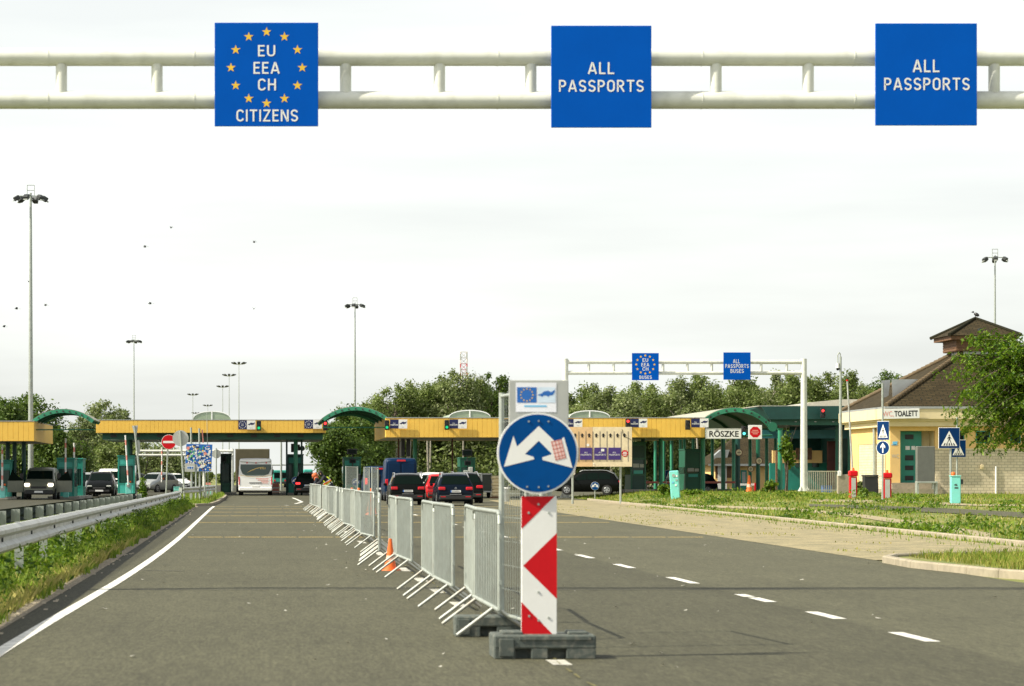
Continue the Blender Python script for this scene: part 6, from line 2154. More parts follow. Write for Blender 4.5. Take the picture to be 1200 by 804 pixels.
# ------------------------------------------------------------------ dark green office canopy behind the far gantry
DG = 185.0
t = thing('office_building', 'dark green flat roofed control building with yellow and teal interior, behind the far gantry', 'building', (wx(960, DG), DG, 0))
m = MB()
m.prism([(wx(902, DG), wz(491.5, DG)), (wx(893, DG), wz(476.2, DG)), (wx(1090, DG), wz(475.4, DG)), (wx(1090, DG), wz(490.6, DG))], DG, DG + .3)
m.add([(wx(893, DG), DG + .3, wz(476.2, DG)), (wx(902, DG), DG + .3, wz(491.5, DG)), (wx(872, DG), DG + 14, wz(490, DG)), (wx(872, DG), DG + 14, wz(480, DG))], [(0, 1, 2, 3)])
part(m, 'fascia', M['greendk'], t)
m = MB(); m.bb(wx(890, DG), wx(1090, DG), DG + .31, DG + 16, wz(476, DG), wz(475.2, DG)); m.prism([(wx(945, DG), wz(475.1, DG)), (wx(965, DG), wz(469.5, DG)), (wx(1000, DG), wz(466, DG)), (wx(1090, DG), wz(466, DG)), (wx(1090, DG), wz(475.1, DG))], DG + 4, DG + 14); part(m, 'roof', mat('pale_roof_sheet', (.45, .43, .36), .6), t)
m = MB(); m.bb(wx(905, DG), wx(1090, DG), DG + .5, DG + 1, wz(498, DG), wz(491, DG)); part(m, 'beam', M['green'], t)
m = MB(); m.bb(wx(893, DG), wx(1090, DG), DG + 3, DG + 3.4, wz(513, DG), wz(503, DG)); part(m, 'teal_band', mat('blue_green_panel', (.012, .12, .13), .5), t)
m = MB(); m.bb(wx(925, DG), wx(985, DG), DG + 6, DG + 6.3, wz(542, DG), wz(527, DG)); part(m, 'yellow_panel', M['ochre'], t)
for a, b in ((953, 962), (963.5, 972)):
    m = MB(); m.bb(wx(a, DG), wx(b, DG), DG + 5.9, DG + 5.99, wz(538, DG), wz(524, DG)); part(m, 'orange_panel', M['timber'], t)
m = MB(); m.bb(wx(925, DG), wx(1002, DG), DG + 7, DG + 7.3, 0, wz(542, DG)); part(m, 'teal_wall', M['boothteal'], t)
for a, b in ((955, 968), (976, 984)):
    m = MB(); m.bb(wx(a, DG), wx(b, DG), DG + 6.9, DG + 6.98, wz(547, DG), wz(541, DG)); part(m, 'window', M['bglass'], t)
m = MB(); m.bb(wx(988, DG), wx(1004, DG), DG + 5, DG + 5.3, 0, wz(516, DG)); part(m, 'maroon_wall', M['maroon'], t)
for px in (926, 930.5): 
    m = MB(); m.bb(wx(px, DG), wx(px + 1.6, DG), DG + 5, DG + 5.3, 0, wz(527, DG)); part(m, 'door_post', M['timber'], t)
m = MB(); m.bb(wx(926, 200), wx(1090, DG), DG + 15, DG + 15.3, 0, wz(492, DG)); part(m, 'back_wall', M['greendk'], t)
for px in (1012,):
    m = MB(); m.bb(wx(px, DG), wx(px + 60, DG), DG + 2, DG + 14, 0, wz(498, DG)); part(m, 'side_wall', M['greendk'], t)
for px in (944.5, 986.5, 1001):
    m = MB(); m.cyl((wx(px, DG), DG + 1.6, 0), (wx(px, DG), DG + 1.6, wz(492, DG)), .11, None, 10)
    part(m, 'column', M['green'], t)
m = MB()
for px in (934, 957, 978): m.bb(wx(px - 1.2, DG), wx(px + 1.2, DG), DG + .42, DG + .49, wz(494.6, DG), wz(493.6, DG))
part(m, 'ceiling_lights', M['lampglass'], t)

# yellow hut with brown roof seen between the columns
DH = 226.0
t = thing('hut', 'yellow hut with a brown tiled roof and orange shutters seen between green columns', 'building', (wx(880, DH), DH, 0))
m = MB(); m.bb(wx(838, DH), wx(940, DH), DH, DH + 7, 0, wz(545, DH)); part(m, 'wall', M['ochre'], t)
m = MB()
a, b, c_ = wx(830, DH), wx(950, DH), DH - .7
z0_, z1_ = wz(545, DH), wz(512, DH)
m.add([(a, c_, z0_), (b, c_, z0_), (b, DH + 8, z0_), (a, DH + 8, z0_), (wx(868, DH), DH + 3.5, z1_), (wx(915, DH), DH + 3.5, z1_)], [(0, 1, 5, 4), (1, 2, 5), (2, 3, 4, 5), (3, 0, 4), (3, 2, 1, 0)])
part(m, 'roof', M['tile'], t, True)
m = MB(); m.bb(a - .1, b + .1, c_ - .12, c_ - .005, z0_ - .08, z0_ + .1); part(m, 'gutter', M['zinc'], t)
m = MB(); m.prism([(wx(838, DH), wz(534, DH)), (wx(846, DH), wz(527, DH)), (wx(856, DH), wz(527, DH)), (wx(852, DH), wz(541, DH)), (wx(838, DH), wz(541, DH))], DH + .4, DH + 1.4); part(m, 'dormer', M['zinc'], t)
for a_, b_ in ((838.5, 842.5), (851, 857)):
    m = MB(); m.bb(wx(a_, DH), wx(b_, DH), DH - .06, DH - .004, wz(560, DH), wz(546.5, DH)); part(m, 'shutter', M['timber'], t)
m = MB(); m.bb(wx(868, DH), wx(875, DH), DH - .05, DH - .004, .1, wz(551, DH)); dq = part(m, 'door', M['boothteal'], t)
m = MB(); m.bb(wx(869.5, DH), wx(873.5, DH), DH - .07, DH - .055, wz(566, DH), wz(553, DH)); part(m, 'pane', M['lampglass'], dq)
m = MB(); m.bb(wx(841, DH), wx(851.5, DH), DH - .08, DH - .004, 0, wz(545.8, DH)); part(m, 'white_pier', M['white'], t)

# ------------------------------------------------------------------ light masts
def mast(label, px, ytop, d, head='ring', r=.2, group='tall floodlight masts'):
    t = thing('light_mast', label, 'light mast', (wx(px, d), d, 0), 0, group)
    h = wz(ytop, d)
    m = MB(); m.cyl((0, 0, 0), (0, 0, h - .6), r, r * .38, 12); m.build('pole', M['galv'], t)
    if head == 'ring':
        m = MB(); m.tube([(-1.05, 0, h - .85), (1.05, 0, h - .85)], .05, 6); m.tube([(0, -1.0, h - .85), (0, 1.0, h - .85)], .05, 6)
        for s in (-.28, .28): m.cyl((s, 0, h - .8), (s, 0, h), .03, None, 6)
        m.cyl((-.28, 0, h), (.28, 0, h), .03, None, 6); m.cyl((-.28, 0, h - .4), (.28, 0, h - .4), .03, None, 6)
        m.build('head_frame', M['galv'], t)
        for k in range(6):
            a = 2 * math.pi * k / 6 + .3
            c = Vector((1.12 * math.cos(a), 1.12 * math.sin(a), h - 1.05))
            m = MB(); m.box(c, (.46, .46, .36), 0, Matrix.Rotation(a, 4, 'Z') @ Matrix.Rotation(.5, 4, 'Y'), .06); lp = m.build('floodlight', M['lampdark'], t)
            m = MB(); m.box(c + Vector((.14 * math.cos(a), .14 * math.sin(a), -.16)), (.34, .34, .05), 0, Matrix.Rotation(a, 4, 'Z') @ Matrix.Rotation(.5, 4, 'Y')); m.build('lamp_glass', M['lampglass'], lp)
    else:
        m = MB(); m.tube([(-1.2, 0, h - .45), (0, 0, h - .6), (1.2, 0, h - .45)], .07, 6); m.tube([(0, -1.2, h - .45), (0, 0, h - .6), (0, 1.2, h - .45)], .07, 6); m.build('head_frame', M['galv'], t)
        for k in range(8):
            a = 2 * math.pi * k / 8
            c = Vector((1.25 * math.cos(a), 1.25 * math.sin(a), h - .3))
            m = MB(); m.box(c, (.75, .55, .26), 0, Matrix.Rotation(a, 4, 'Z') @ Matrix.Rotation(-.35, 4, 'Y'), .05); m.build('floodlight', M['lampdark'], t)
    return t


mast('tallest and nearest floodlight mast, at the far left of the photo', 36, 217, 200, 'ring', .23)
mast('slim floodlight mast rising above the left end of the bus canopy', 157, 393, 430, 'ring', .17)
mast('floodlight mast rising behind the green arch in the middle', 416, 349, 330, 'ring', .19)
mast('floodlight mast behind the toilet building roof at the right', 1166, 292, 262, 'ring', .18)
for px, yt, dd, lb in ((280, 424, 535, 'tallest of the cluster of distant floodlight masts above the bus'), (268.5, 438, 590, 'second tallest of the distant mast cluster, left of the tallest'), (261, 451.5, 650, 'third tallest of the distant mast cluster'),
                       (226, 461, 720, 'distant floodlight mast left of the pale roof light above the bus lane'), (243.5, 474, 830, 'short distant floodlight mast seen above the pale roof light'), (229.5, 483, 930, 'shortest distant mast, close against the yellow canopy edge')):
    mast(lb, px, yt, dd, 'crown', .15)

# lattice tower far behind the wood
t = thing('radio_tower', 'red and white lattice radio mast rising above the wood', 'radio tower', (wx(543.5, 600), 600, 0))
ww = .75
ztop_ = wz(412.5, 600)
nb = 22
m = MB()
for k in range(nb):
    z0_, z1_ = ztop_ * k / nb, ztop_ * (k + 1) / nb
    mi = (k // 2) % 2
    for a, b in ((-ww, -ww), (ww, -ww), (ww, ww), (-ww, ww)): m.cyl((a, b, z0_), (a, b, z1_), .09, None, 5, mi)
    for (a, b), (c_, e) in (((-ww, -ww), (ww, -ww)), ((ww, -ww), (ww, ww)), ((ww, ww), (-ww, ww)), ((-ww, ww), (-ww, -ww))):
        m.cyl((a, b, z0_), (c_, e, z1_), .06, None, 4, mi); m.cyl((a, b, z1_), (c_, e, z1_), .06, None, 4, mi)
m.build('lattice', [mat('tower_white', (.55, .5, .48), .6), mat('tower_red', (.42, .05, .05), .6)], t)
m = MB()
for z in (ztop_ - 1, ztop_ - 4.2): m.bb(-.95, -.7, -1.1, -.8, z - .8, z + .5); m.bb(.5, .8, -1.1, -.8, z - .6, z + .7)
m.build('antennas', M['greyback'], t)

# ------------------------------------------------------------------ signs on the traffic island
def round_back(t, x, z, r, mm='greyback', y=0.0):
    m = MB(); m.disc((x, z), r, y, y + .025, 28); m.build('disc', M[mm], t)


d_ = 150.0
k = d_ / F
t = thing('no_entry_sign', 'round red no entry sign with white bar on a grey post', 'road sign', (wx(196.8, d_), d_, 0))
hz_ = wz(518, d_)
m = MB(); m.cyl((-.12, .06, 0), (0, .06, hz_), .045, None, 10); m.build('post', M['galv'], t)
h_ = thing('sign_disc', None, None); h_.parent = t
m = MB(); m.disc((0.05, hz_), 8.7 * k, 0, .02, 30); m.build('rim', M['signwhite'], h_)
m = MB(); m.disc((0.05, hz_), 8.3 * k, -.005, -.001, 30); m.build('face', M['signred'], h_)
m = MB(); m.bb(.05 - 6.6 * k, .05 + 6.6 * k, -.012, -.006, hz_ - 1.3 * k, hz_ + 1.3 * k); m.build('white_bar', M['signwhite'], h_)

d_ = 128.0
k = d_ / F
t = thing('round_sign', 'grey back of a round sign on a leaning post beside the no entry sign', 'road sign', (wx(216.6, d_), d_, .1))
m = MB(); m.cyl((0, -.04, 0), ((211.3 - 216.6) * k, -.04, wz(505, d_) - .1), .05, None, 10); m.build('post', M['galv'], t)
round_back(t, (211.6 - 216.6) * k, wz(513.6, d_) - .1, 9.4 * k)
t = thing('warning_sign', 'leaning post with the grey backs of a triangular and a round sign', 'road sign', (wx(167, 140), 140, .0))
k = 140 / F
a, b = Vector((0, -.04, 0)), Vector(((157.5 - 167) * k, -.04, wz(499, 140)))
m = MB(); m.cyl(a, b, .055, None, 10); m.build('post', M['galv'], t)
m = MB(); m.prism([((154.5 - 167) * k, wz(499, 140)), ((161.5 - 167) * k, wz(498.5, 140)), ((159.6 - 167) * k, wz(515, 140))], 0, .02); m.build('triangle', M['greyback'], t)
m = MB(); m.prism([((162 - 167) * k + 2.4 * k * math.cos(q_ * math.pi / 8), wz(524, 140) + 8.4 * k * math.sin(q_ * math.pi / 8)) for q_ in range(16)], 0, .02); m.build('disc', M['greyback'], t)
t = thing('round_sign', 'small grey back of a round sign on a post left of the dark green booth', 'road sign', (wx(253.4, 170), 170, .1))
k = 170 / F
m = MB(); m.cyl((0, -.04, 0), (0, -.04, wz(527, 170)), .045, None, 10); m.build('post', M['galv'], t)
round_back(t, .02, wz(532, 170) - .1, 5.2 * k)
d_ = 131.0
k = d_ / F
t = thing('sticker_board', 'blue board densely covered with small coloured stickers on tall bare posts', 'board', (wx(233, d_), d_, .1))
Xp = lambda px: (px - 233) * k
Zp = lambda py: wz(py, d_) - .1
m = MB(); m.prism([(Xp(216.6), Zp(552)), (Xp(247.6), Zp(552.4)), (Xp(249), Zp(521)), (Xp(218.4), Zp(520.2))], 0, .03); m.build('panel', M['printblue'], t)
mats_ = [M['signwhite'], M['signwhite'], M['star'], M['signwhite'], M['pink'], M['signwhite'], mat('green_sticker', (.1, .5, .15), .5), M['navy']]
rs = random.Random(5)
m = MB()
for i in range(190):
    x, z = rs.uniform(218.5, 246.5), rs.uniform(522.2, 551)
    if rs.random() < .25:
        r_ = rs.uniform(.5, 1.1); m.disc((Xp(x), Zp(z)), r_ * k, -.004 - .0001 * i, -.003 - .0001 * i, 8, rs.choice([2, 2, 4, 0]))
    else:
        a_, b_ = rs.uniform(.4, 1.4), rs.uniform(.4, 1.3); m.bb(Xp(x - a_), Xp(x + a_), -.004 - .0001 * i, -.003 - .0001 * i, Zp(z + b_), Zp(z - b_), rs.choice([0, 0, 0, 5, 1, 3, 6, 7, 7]))
m.disc((Xp(220.4), Zp(525.2)), 1.9 * k, -.045, -.03, 14, 4); m.disc((Xp(240.6), Zp(531.6)), 1.7 * k, -.045, -.03, 14, 4)
tag(m.build('stickers', mats_, t), kind='stuff')
for a_, y0_, y1_, mm, r_ in ((224.6, 501, 588, 'galv', .05), (234.2, 502, 588, 'galv', .05), (234.4, 553, 588.5, 'black', .065), (229.7, 552, 588, 'galv', .045), (240, 552, 574, 'galv', .04)):
    m = MB(); m.cyl((Xp(a_), .09 + (.1 if mm == 'black' else 0), 0), (Xp(a_ - (.8 if y0_ < 510 else 0)), .09 + (.1 if mm == 'black' else 0), Zp(y0_)), r_, None, 10); m.build('post', M[mm], t)
m = MB(); m.cyl((Xp(238), .12, Zp(519)), (Xp(236.8), .12, Zp(503.5)), .035, None, 8); m.build('red_post', M['pink'], t)
m = MB(); m.cyl((Xp(244), .2, .0), (Xp(242.3), .2, Zp(483)), .022, .012, 8); m.build('whip_pole', M['galv'], t)
t = thing('small_plaque', 'small grey plaque with blue print fixed in front of the sticker board', 'plaque', (wx(222.6, d_ - .4), d_ - .4, wz(553, d_)))
m = MB(); m.bb(-6 * k, 5.8 * k, 0, .03, 0, 9.8 * k, 0, .008); m.build('plate', M['greyback'], t)
m = MB(); m.bb(-3.6 * k, 4.4 * k, -.004, -.001, 3 * k, 6.6 * k); m.build('pale_print', M['signwhite'], t)
m = MB()
for a_, b_ in ((-3, -1.4), (-.8, 1.6), (2.2, 3.8)): m.bb(a_ * k, b_ * k, -.009, -.005, 3.5 * k, 6.1 * k)
m.build('blue_print', M['printblue'], t)
m = MB(); m.cyl((.3, .06, -wz(553, d_) + .1), (.3, .06, 9 * k), .04); m.build('post', M['galv'], t)
t = thing('turquoise_cabinet', 'small turquoise gate cabinet behind the posts of the sticker board', 'cabinet', gpos(207, 160))
m = MB(); m.bb(-.18, .18, 0, .3, 0, 13 * 160 / F, 0, .02); m.build('body', M['teal'], t)
m = MB(); m.bb(-.2, .2, -.02, .32, 13 * 160 / F + .002, 13 * 160 / F + .05); m.build('lid', M['teal'], t)
t = thing('turquoise_cabinet', 'small turquoise gate cabinet with red print right below the sticker board', 'cabinet', gpos(244, 158))
m = MB(); m.bb(-.2, .2, 0, .3, 0, 16 * 158 / F, 0, .02); m.build('body', M['teal'], t)
m = MB(); m.bb(-.15, .15, -.02, -.002, .85, 1.0); m.build('red_label', M['pink'], t)

# white frames of distant lane gantries on the left
def far_frame(label, px0, px1, y0, y1, d, posts):
    t = thing('pipe_gantry', label, 'gantry', (wx((px0 + px1) / 2, d), d, 0), 0, 'white lane frames far behind')
    for nm, y in (('upper_tube', y0), ('lower_tube', y1)):
        m = MB(); m.cyl((wx(px0, d), d, wz(y, d)), (wx(px1, d), d, wz(y, d)), .12, None, 10); part(m, nm, M['gpaint'], t)
    n = 6
    for i in range(n + 1):
        x = wx(px0 + (px1 - px0) * i / n, d)
        m = MB(); m.cyl((x, d, wz(y1, d)), (x, d, wz(y0, d)), .07, None, 8); part(m, 'strut', M['gpaint'], t)
    for px in posts:
        m = MB(); m.cyl((wx(px, d), d + .15, 0), (wx(px, d), d + .15, wz(y0, d) + .2), .17, None, 10); part(m, 'post', M['gpaint'], t)
    return t


far_frame('distant white twin tube frame passing behind the no entry sign', 160, 273, 528.5, 533.4, 245, (272,))
far_frame('lower distant white frame left of the sticker board', 187.5, 222, 542, 545.4, 275, (188,))
far_frame('lowest distant white frame behind the sticker board posts', 199, 240, 546.6, 549.6, 300, (199, 239))
t = thing('pipe_gantry', 'thin pale horizontal pipe frame seen right of the bus', 'gantry', (wx(340, 260), 260, 0))
m = MB(); m.cyl((wx(318, 260), 260, wz(545, 260)), (wx(382, 260), 260, wz(544.6, 260)), .07, None, 8); part(m, 'pipe', M['galv'], t)
m = MB(); m.cyl((wx(382, 260), 260, 0), (wx(382, 260), 260, wz(544, 260)), .08, None, 8); part(m, 'post', M['galv'], t)
m = MB(); m.cyl((wx(329.5, 260), 260, 0), (wx(329.5, 260), 260, wz(518, 260)), .10, None, 8); part(m, 'tall_post', M['galv'], t)
t = thing('bollard_panel', 'red and white striped low barricade beside the bus rear', 'barricade', gpos(322.5, 200))
m = MB(); m.bb(-.32, .32, 0, .08, .1, .85); m.build('panel', M['pink'], t)
m = MB(); m.bb(-.3, .3, -.01, -.002, .45, .55); m.bb(-.3, .3, -.01, -.002, .15, .25); m.build('white_bars', M['signwhite'], t)
m = MB(); m.bb(-.4, .4, -.1, .2, 0, .09); m.build('base', M['rubber'], t)
# ------------------------------------------------------------------ trees
def crown_points(n, lobes, rg, fill=.8):
    """points and outward directions spread through a set of ellipsoid lobes (cx, cy, cz, rx, ry, rz)"""
    w = np.array([l[3] * l[4] * l[5] for l in lobes]) ** .7
    idx = rg.choice(len(lobes), n, p=w / w.sum())
    L = np.array(lobes)[idx]
    v = rg.normal(size=(n, 3))
    v /= np.linalg.norm(v, axis=1, keepdims=True)
    rr = (1 - fill * rg.random(n) ** 1.6)[:, None]
    rr *= 1 + .10 * np.sin(v[:, :1] * 9 + L[:, :1] * 3) * np.cos(v[:, 2:3] * 8 + L[:, 1:2])
    p = L[:, :3] + v * L[:, 3:6] * rr + rg.normal(size=(n, 3)) * .20 * L[:, 3:4]
    return p, v


def leaf_quads(p, out, size, rg, asp=.7, jit=.35, droop=0.0):
    n = len(p)
    nrm = out + rg.normal(size=(n, 3)) * .9 + np.array([0, 0, .35])
    nrm /= np.linalg.norm(nrm, axis=1, keepdims=True)
    a = rg.normal(size=(n, 3)); a[:, 2] -= droop
    a -= (a * nrm).sum(1, keepdims=True) * nrm
    a /= np.linalg.norm(a, axis=1, keepdims=True)
    b = np.cross(nrm, a)
    s = size * (1 + jit * rg.normal(size=(n, 1))).clip(.4, 2)
    A, B = a * s, b * s * asp
    q = np.stack([p - A, p + B * .8 - A * .1, p + A, p - B * .8 - A * .1], axis=1)
    return q.reshape(-1, 3)


def trunk_mb(h, r, rg, lobes, lean=0.0):
    m = MB()
    pts = [Vector((lean * (k / 6) ** 2 + .08 * math.sin(k * 1.7), .08 * math.cos(k * 2.1), h * k / 6)) for k in range(7)]
    for k in range(6): m.cyl(pts[k], pts[k + 1], r * (1 - k / 7.5), r * (1 - (k + 1) / 7.5), 8)
    for l in lobes:
        base = pts[2 + int(rg.integers(0, 4))]
        tip = Vector(l[:3])
        mid = base.lerp(tip, .5) + Vector((0, 0, .3))
        m.cyl(base, mid, r * .35, r * .22, 6); m.cyl(mid, tip, r * .22, r * .08, 6)
    return m


def make_lobes(h, w, rg, n=9, low=.28):
    L = []
    for k in range(n):
        f = low + (1 - low) * (k + .5) / n
        z = h * (f * .95)
        env = w * (math.sin(math.pi * min(.97, max(.08, (f - low * .6) / (1 - low * .6)))) ** .45)
        a = rg.random() * 6.28
        rad = env * .78 * rg.random() ** .5
        s = env * (.30 + .22 * rg.random())
        L.append((rad * math.cos(a), rad * math.sin(a), z, s, s, min(h - z, s * (.9 + .5 * rg.random())) if k == n - 1 else s * (.8 + .5 * rg.random())))
    return L


def tree(label, px, ytop, d, w, mm, nleaf, size, seed, low=.28, nl=9, group='trees around the checkpoint', bark='bark', cat='tree'):
    rg = np.random.default_rng(seed)
    h = wz(ytop, d) * (1.035 if group == 'trees along the edge of the wood' else 1)
    t = thing('tree', label, cat, (wx(px, d), d, 0), 0, group)
    lobes = make_lobes(h, w, rg, nl * 2, low)
    p, v = crown_points(int(nleaf * 1.25), lobes, rg)
    np_mesh('crown', leaf_quads(p, v, size, rg), 0, 4, M[mm], t)
    trunk_mb(h * .8, max(.12, h * .017), rg, lobes).build('trunk', M[bark], t)
    return t


TL = 'trees behind the left canopies'
tree('dark broad tree at the far left edge behind the canopy', 8, 464, 235, 3.4, 'leaf_dark', 12480, 0.128, 21, .25, 11, TL)
tree('dark rounded tree directly behind the tallest mast', 38, 460, 240, 3.3, 'leaf_dark', 12480, 0.128, 22, .25, 11, TL)
tree('airy pale poplar rising between the left canopies', 118, 466, 285, 3.2, 'leaf_pale', 8640, 0.141, 23, .3, 10, TL, 'palebark')
tree('smaller pale poplar just left of the slim mast', 143, 475, 290, 2.2, 'leaf_pale', 5520, 0.141, 24, .3, 9, TL, 'palebark')
tree('low pale tree under the left green arch', 96, 486, 275, 2.7, 'leaf_pale', 7200, 0.141, 25, .15, 9, TL, 'palebark')
tree('fresh green bushy tree behind the booth beside the van', 70, 500, 222, 3.0, 'leaf_dark', 10080, 0.128, 26, .05, 9, TL)
tree('green bushy tree behind the left end of the bus canopy', 132, 519, 250, 2.9, 'leaf_wood', 8640, 0.128, 27, .05, 8, TL)
tree('rounded olive tree behind the distant white frame left of the sticker board', 172, 517, 262, 3.2, 'leaf_pale', 9600, 0.128, 28, .05, 9, TL)
tree('low tree behind the no entry sign post', 196, 528, 270, 2.6, 'leaf_wood', 7200, 0.128, 29, .05, 8, TL)
tree('dark low tree between the grey van and the far left booth', 20, 500, 226, 2.9, 'leaf_dark', 8640, 0.128, 30, .05, 8, TL)
TW = 'trees along the edge of the wood'
edge = [(398, 497, 236, 2.7, 'leaf_dark', 'dark tree at the left end of the wood, below the middle mast'), (414, 480, 250, 2.9, 'leaf_dark', 'dark green tree standing right behind the middle green arch'), (436, 466, 258, 2.9, 'leaf_wood', 'leafy tree right of the middle mast above the yellow canopy corner'),
        (462, 450, 266, 3.2, 'leaf_wood', 'tall leafy tree above the first ALL PASSPORTS fascia sign'), (486, 447, 270, 3.0, 'leaf_wood', 'tall leafy tree left of the radio mast by two crowns'), (514, 440, 272, 3.2, 'leaf_wood', 'tall tree just left of the red and white radio mast'),
        (536, 434, 268, 2.6, 'leaf_pale', 'pale tree crown hiding the foot of the radio mast'), (558, 444, 270, 2.9, 'leaf_wood', 'tree crown just right of the radio mast'), (577, 436, 276, 3.0, 'leaf_dark', 'dark tree crown left of the grey notice plate'),
        (692, 452, 262, 3.0, 'leaf_wood', 'tree crown right of the far gantry left post'), (716, 452, 258, 2.8, 'leaf_pale', 'pale tree crown left of the EU BUSES sign, above the lane board'), (742, 449, 266, 2.9, 'leaf_wood', 'tree crown directly behind the EU BUSES sign'),
        (768, 450, 262, 2.7, 'leaf_wood', 'tree crown just right of the EU BUSES sign'), (798, 443, 268, 3.0, 'leaf_pale', 'pale tree crown midway between the two blue bus signs'), (826, 438, 272, 3.0, 'leaf_wood', 'tree crown just left of the ALL PASSPORTS BUSES sign'),
        (862, 439, 266, 3.2, 'leaf_wood', 'tree crown directly behind the ALL PASSPORTS BUSES sign'), (898, 437, 270, 3.0, 'leaf_pale', 'pale tree crown right of the ALL PASSPORTS BUSES sign'), (930, 436, 266, 3.0, 'leaf_wood', 'tree crown left of the far gantry right post'),
        (962, 435, 272, 3.1, 'leaf_wood', 'tree crown between the far gantry right post and the camera pole'), (1000, 436, 268, 3.2, 'leaf_wood', 'tree crown behind the camera pole and the thin raised boom'), (1034, 434, 274, 3.2, 'leaf_dark', 'dark tree crown at the right end of the wood by the toilet roof')]
for i, (px, yt, dd, w_, mm, lb) in enumerate(edge):
    tree(lb, px, yt, dd, w_ * 1.2, mm, 15000, .125, 100 + i, .12 if px < 430 else .22, 10, TW, 'palebark' if mm == 'leaf_pale' else 'bark')

# the mass of the wood behind and between them: too dense to count
rg = np.random.default_rng(77)
allq = []
prof_x = [395, 430, 460, 500, 540, 580, 610, 640, 680, 720, 760, 800, 850, 900, 950, 1000, 1050, 1075, 1130, 1250]
prof_y = [500, 478, 462, 450, 447, 446, 452, 456, 456, 457, 456, 450, 445, 443, 443, 442, 447, 452, 452, 450]
px = 400.0
while px < 1250:
    for row in range(2):
        dd = 282 + 16 * row + rg.uniform(-5, 5)
        p0 = px + rg.uniform(-8, 8)
        yt = float(np.interp(p0, prof_x, prof_y)) + rg.uniform(-3, 9)
        h = wz(yt, dd)
        lobes = make_lobes(h, 3.1, rg, 18, .10)
        p, v = crown_points(5200, lobes, rg)
        allq.append(leaf_quads(p + np.array([wx(p0, dd), dd, 0]), v, .19, rg))
    # undergrowth
    lobes = [(wx(px, 262), 262, 1.3, 2.2, 1.5, 1.6), (wx(px + 10, 266), 266, 2.6, 2.0, 1.5, 2.2)]
    p, v = crown_points(650, lobes, rg)
    allq.append(leaf_quads(p, v, .2, rg))
    px += 22
tag(np_mesh('wood', np.concatenate(allq), 0, 4, M['leaf_wood']), kind='stuff')
m = MB()
for i in range(70):
    p0 = rng.uniform(445, 1060); dd = rng.uniform(256, 280)
    x = wx(p0, dd)
    m.cyl((x, dd, 0), (x + rng.uniform(-.4, .4), dd, rng.uniform(5, 8)), .13, .07, 6)
tag(m.build('wood_trunks', M['palebark']), kind='stuff')
# far left band of trees along the horizon
allq = []
for px in range(-40, 225, 16):
    dd = 330 + rg.uniform(-12, 12)
    lobes = make_lobes(wz(535 + rg.uniform(-8, 8), dd), 2.6, rg, 6, .0)
    p, v = crown_points(900, lobes, rg)
    allq.append(leaf_quads(p + np.array([wx(px, dd), dd, 0]), v, .26, rg))
for px in range(225, 400, 12):
    dd = 520 + rg.uniform(-12, 12)
    lobes = make_lobes(wz(553 + rg.uniform(-1.5, 2), dd), 2.0, rg, 4, .0)
    p, v = crown_points(260, lobes, rg)
    allq.append(leaf_quads(p + np.array([wx(px, dd), dd, 0]), v, .3, rg))
tag(np_mesh('far_hedge', np.concatenate(allq), 0, 4, M['leaf_wood']), kind='stuff')

# ------------------------------------------------------------------ the near tree whose branches hang in from the right
dt = 96.0
ct = G(1236, dt)
t = thing('locust_tree', 'fresh green locust tree with drooping feathery branches reaching in from the right edge', 'tree', ct)
rg = np.random.default_rng(5)
k = dt / F
tips = []
m = MB()
trunk = [Vector((0, 0, -.1)), Vector((-.05, .05, 1.6)), Vector((.06, 0, 3.0)), Vector((0, .05, 4.3)), Vector((-.1, 0, 5.4))]
for i in range(4): m.cyl(trunk[i], trunk[i + 1], .19 - .035 * i, .19 - .035 * (i + 1), 10)
def wpt(px, py, dy=0.0): return Vector(((px - 1236) * k, dy, (CY - py) * k + EYE - ct.z))
ends = [(1120, 440), (1122, 462), (1118, 486), (1128, 420), (1140, 402), (1162, 392), (1186, 396), (1130, 505), (1150, 520), (1170, 528), (1192, 520), (1150, 450), (1165, 470), (1180, 440), (1160, 420), (1195, 470), (1140, 475), (1150, 490), (1172, 500), (1190, 410), (1215, 400), (1232, 388), (1260, 396), (1290, 420), (1310, 450), (1320, 480), (1300, 510), (1270, 520), (1240, 505), (1280, 470), (1250, 440), (1215, 450), (1210, 500), (1205, 515), (1178, 484)]
LP = []
LV = []
for (px, py) in ends:
    for rep in range(4):
        e = wpt(px + rg.uniform(-9, 9), py + rg.uniform(-8, 8), rg.uniform(-1.5, 1.5) * (1 if rep else .3))
        st_ = trunk[int(rg.integers(2, 5))].copy()
        mid = st_.lerp(e, .55) + Vector((0, 0, .45 + .3 * rg.random()))
        prev = st_
        pts = []
        for i in range(1, 13):
            f = i / 12
            q_ = st_ * (1 - f) ** 2 + mid * 2 * f * (1 - f) + e * f * f
            pts.append(q_)
            if rep == 0 or i > 6: m.cyl(prev, q_, .035 * (1 - f * .85), .035 * (1 - (f + .08) * .85), 5, 0, False)
            prev = q_
        for i in range(4, 12):
            for s_ in range(5):                       # feathery leaves: a stalk with leaflets
                a = rg.random() * 6.28
                dirv = Vector((math.cos(a), math.sin(a) * .9, -.75 + .6 * rg.random())).normalized()
                L = .18 + .16 * rg.random()
                o = pts[i] + Vector(rg.normal(size=3) * .10)
                for q__ in range(5):
                    c = o + dirv * L * (q__ + 1) / 5 + Vector((0, 0, -.03 * q__ * q__ / 5))
                    LP.append(c); LV.append((dirv.y, -dirv.x, .7))
LP = np.array([tuple(v_) for v_ in LP]); LV = np.array(LV)
np_mesh('foliage', leaf_quads(LP, LV, .072, rg, .55, .25, .3), 0, 4, M['leaf_fresh'], t)
m.build('trunk', M['bark'], t)

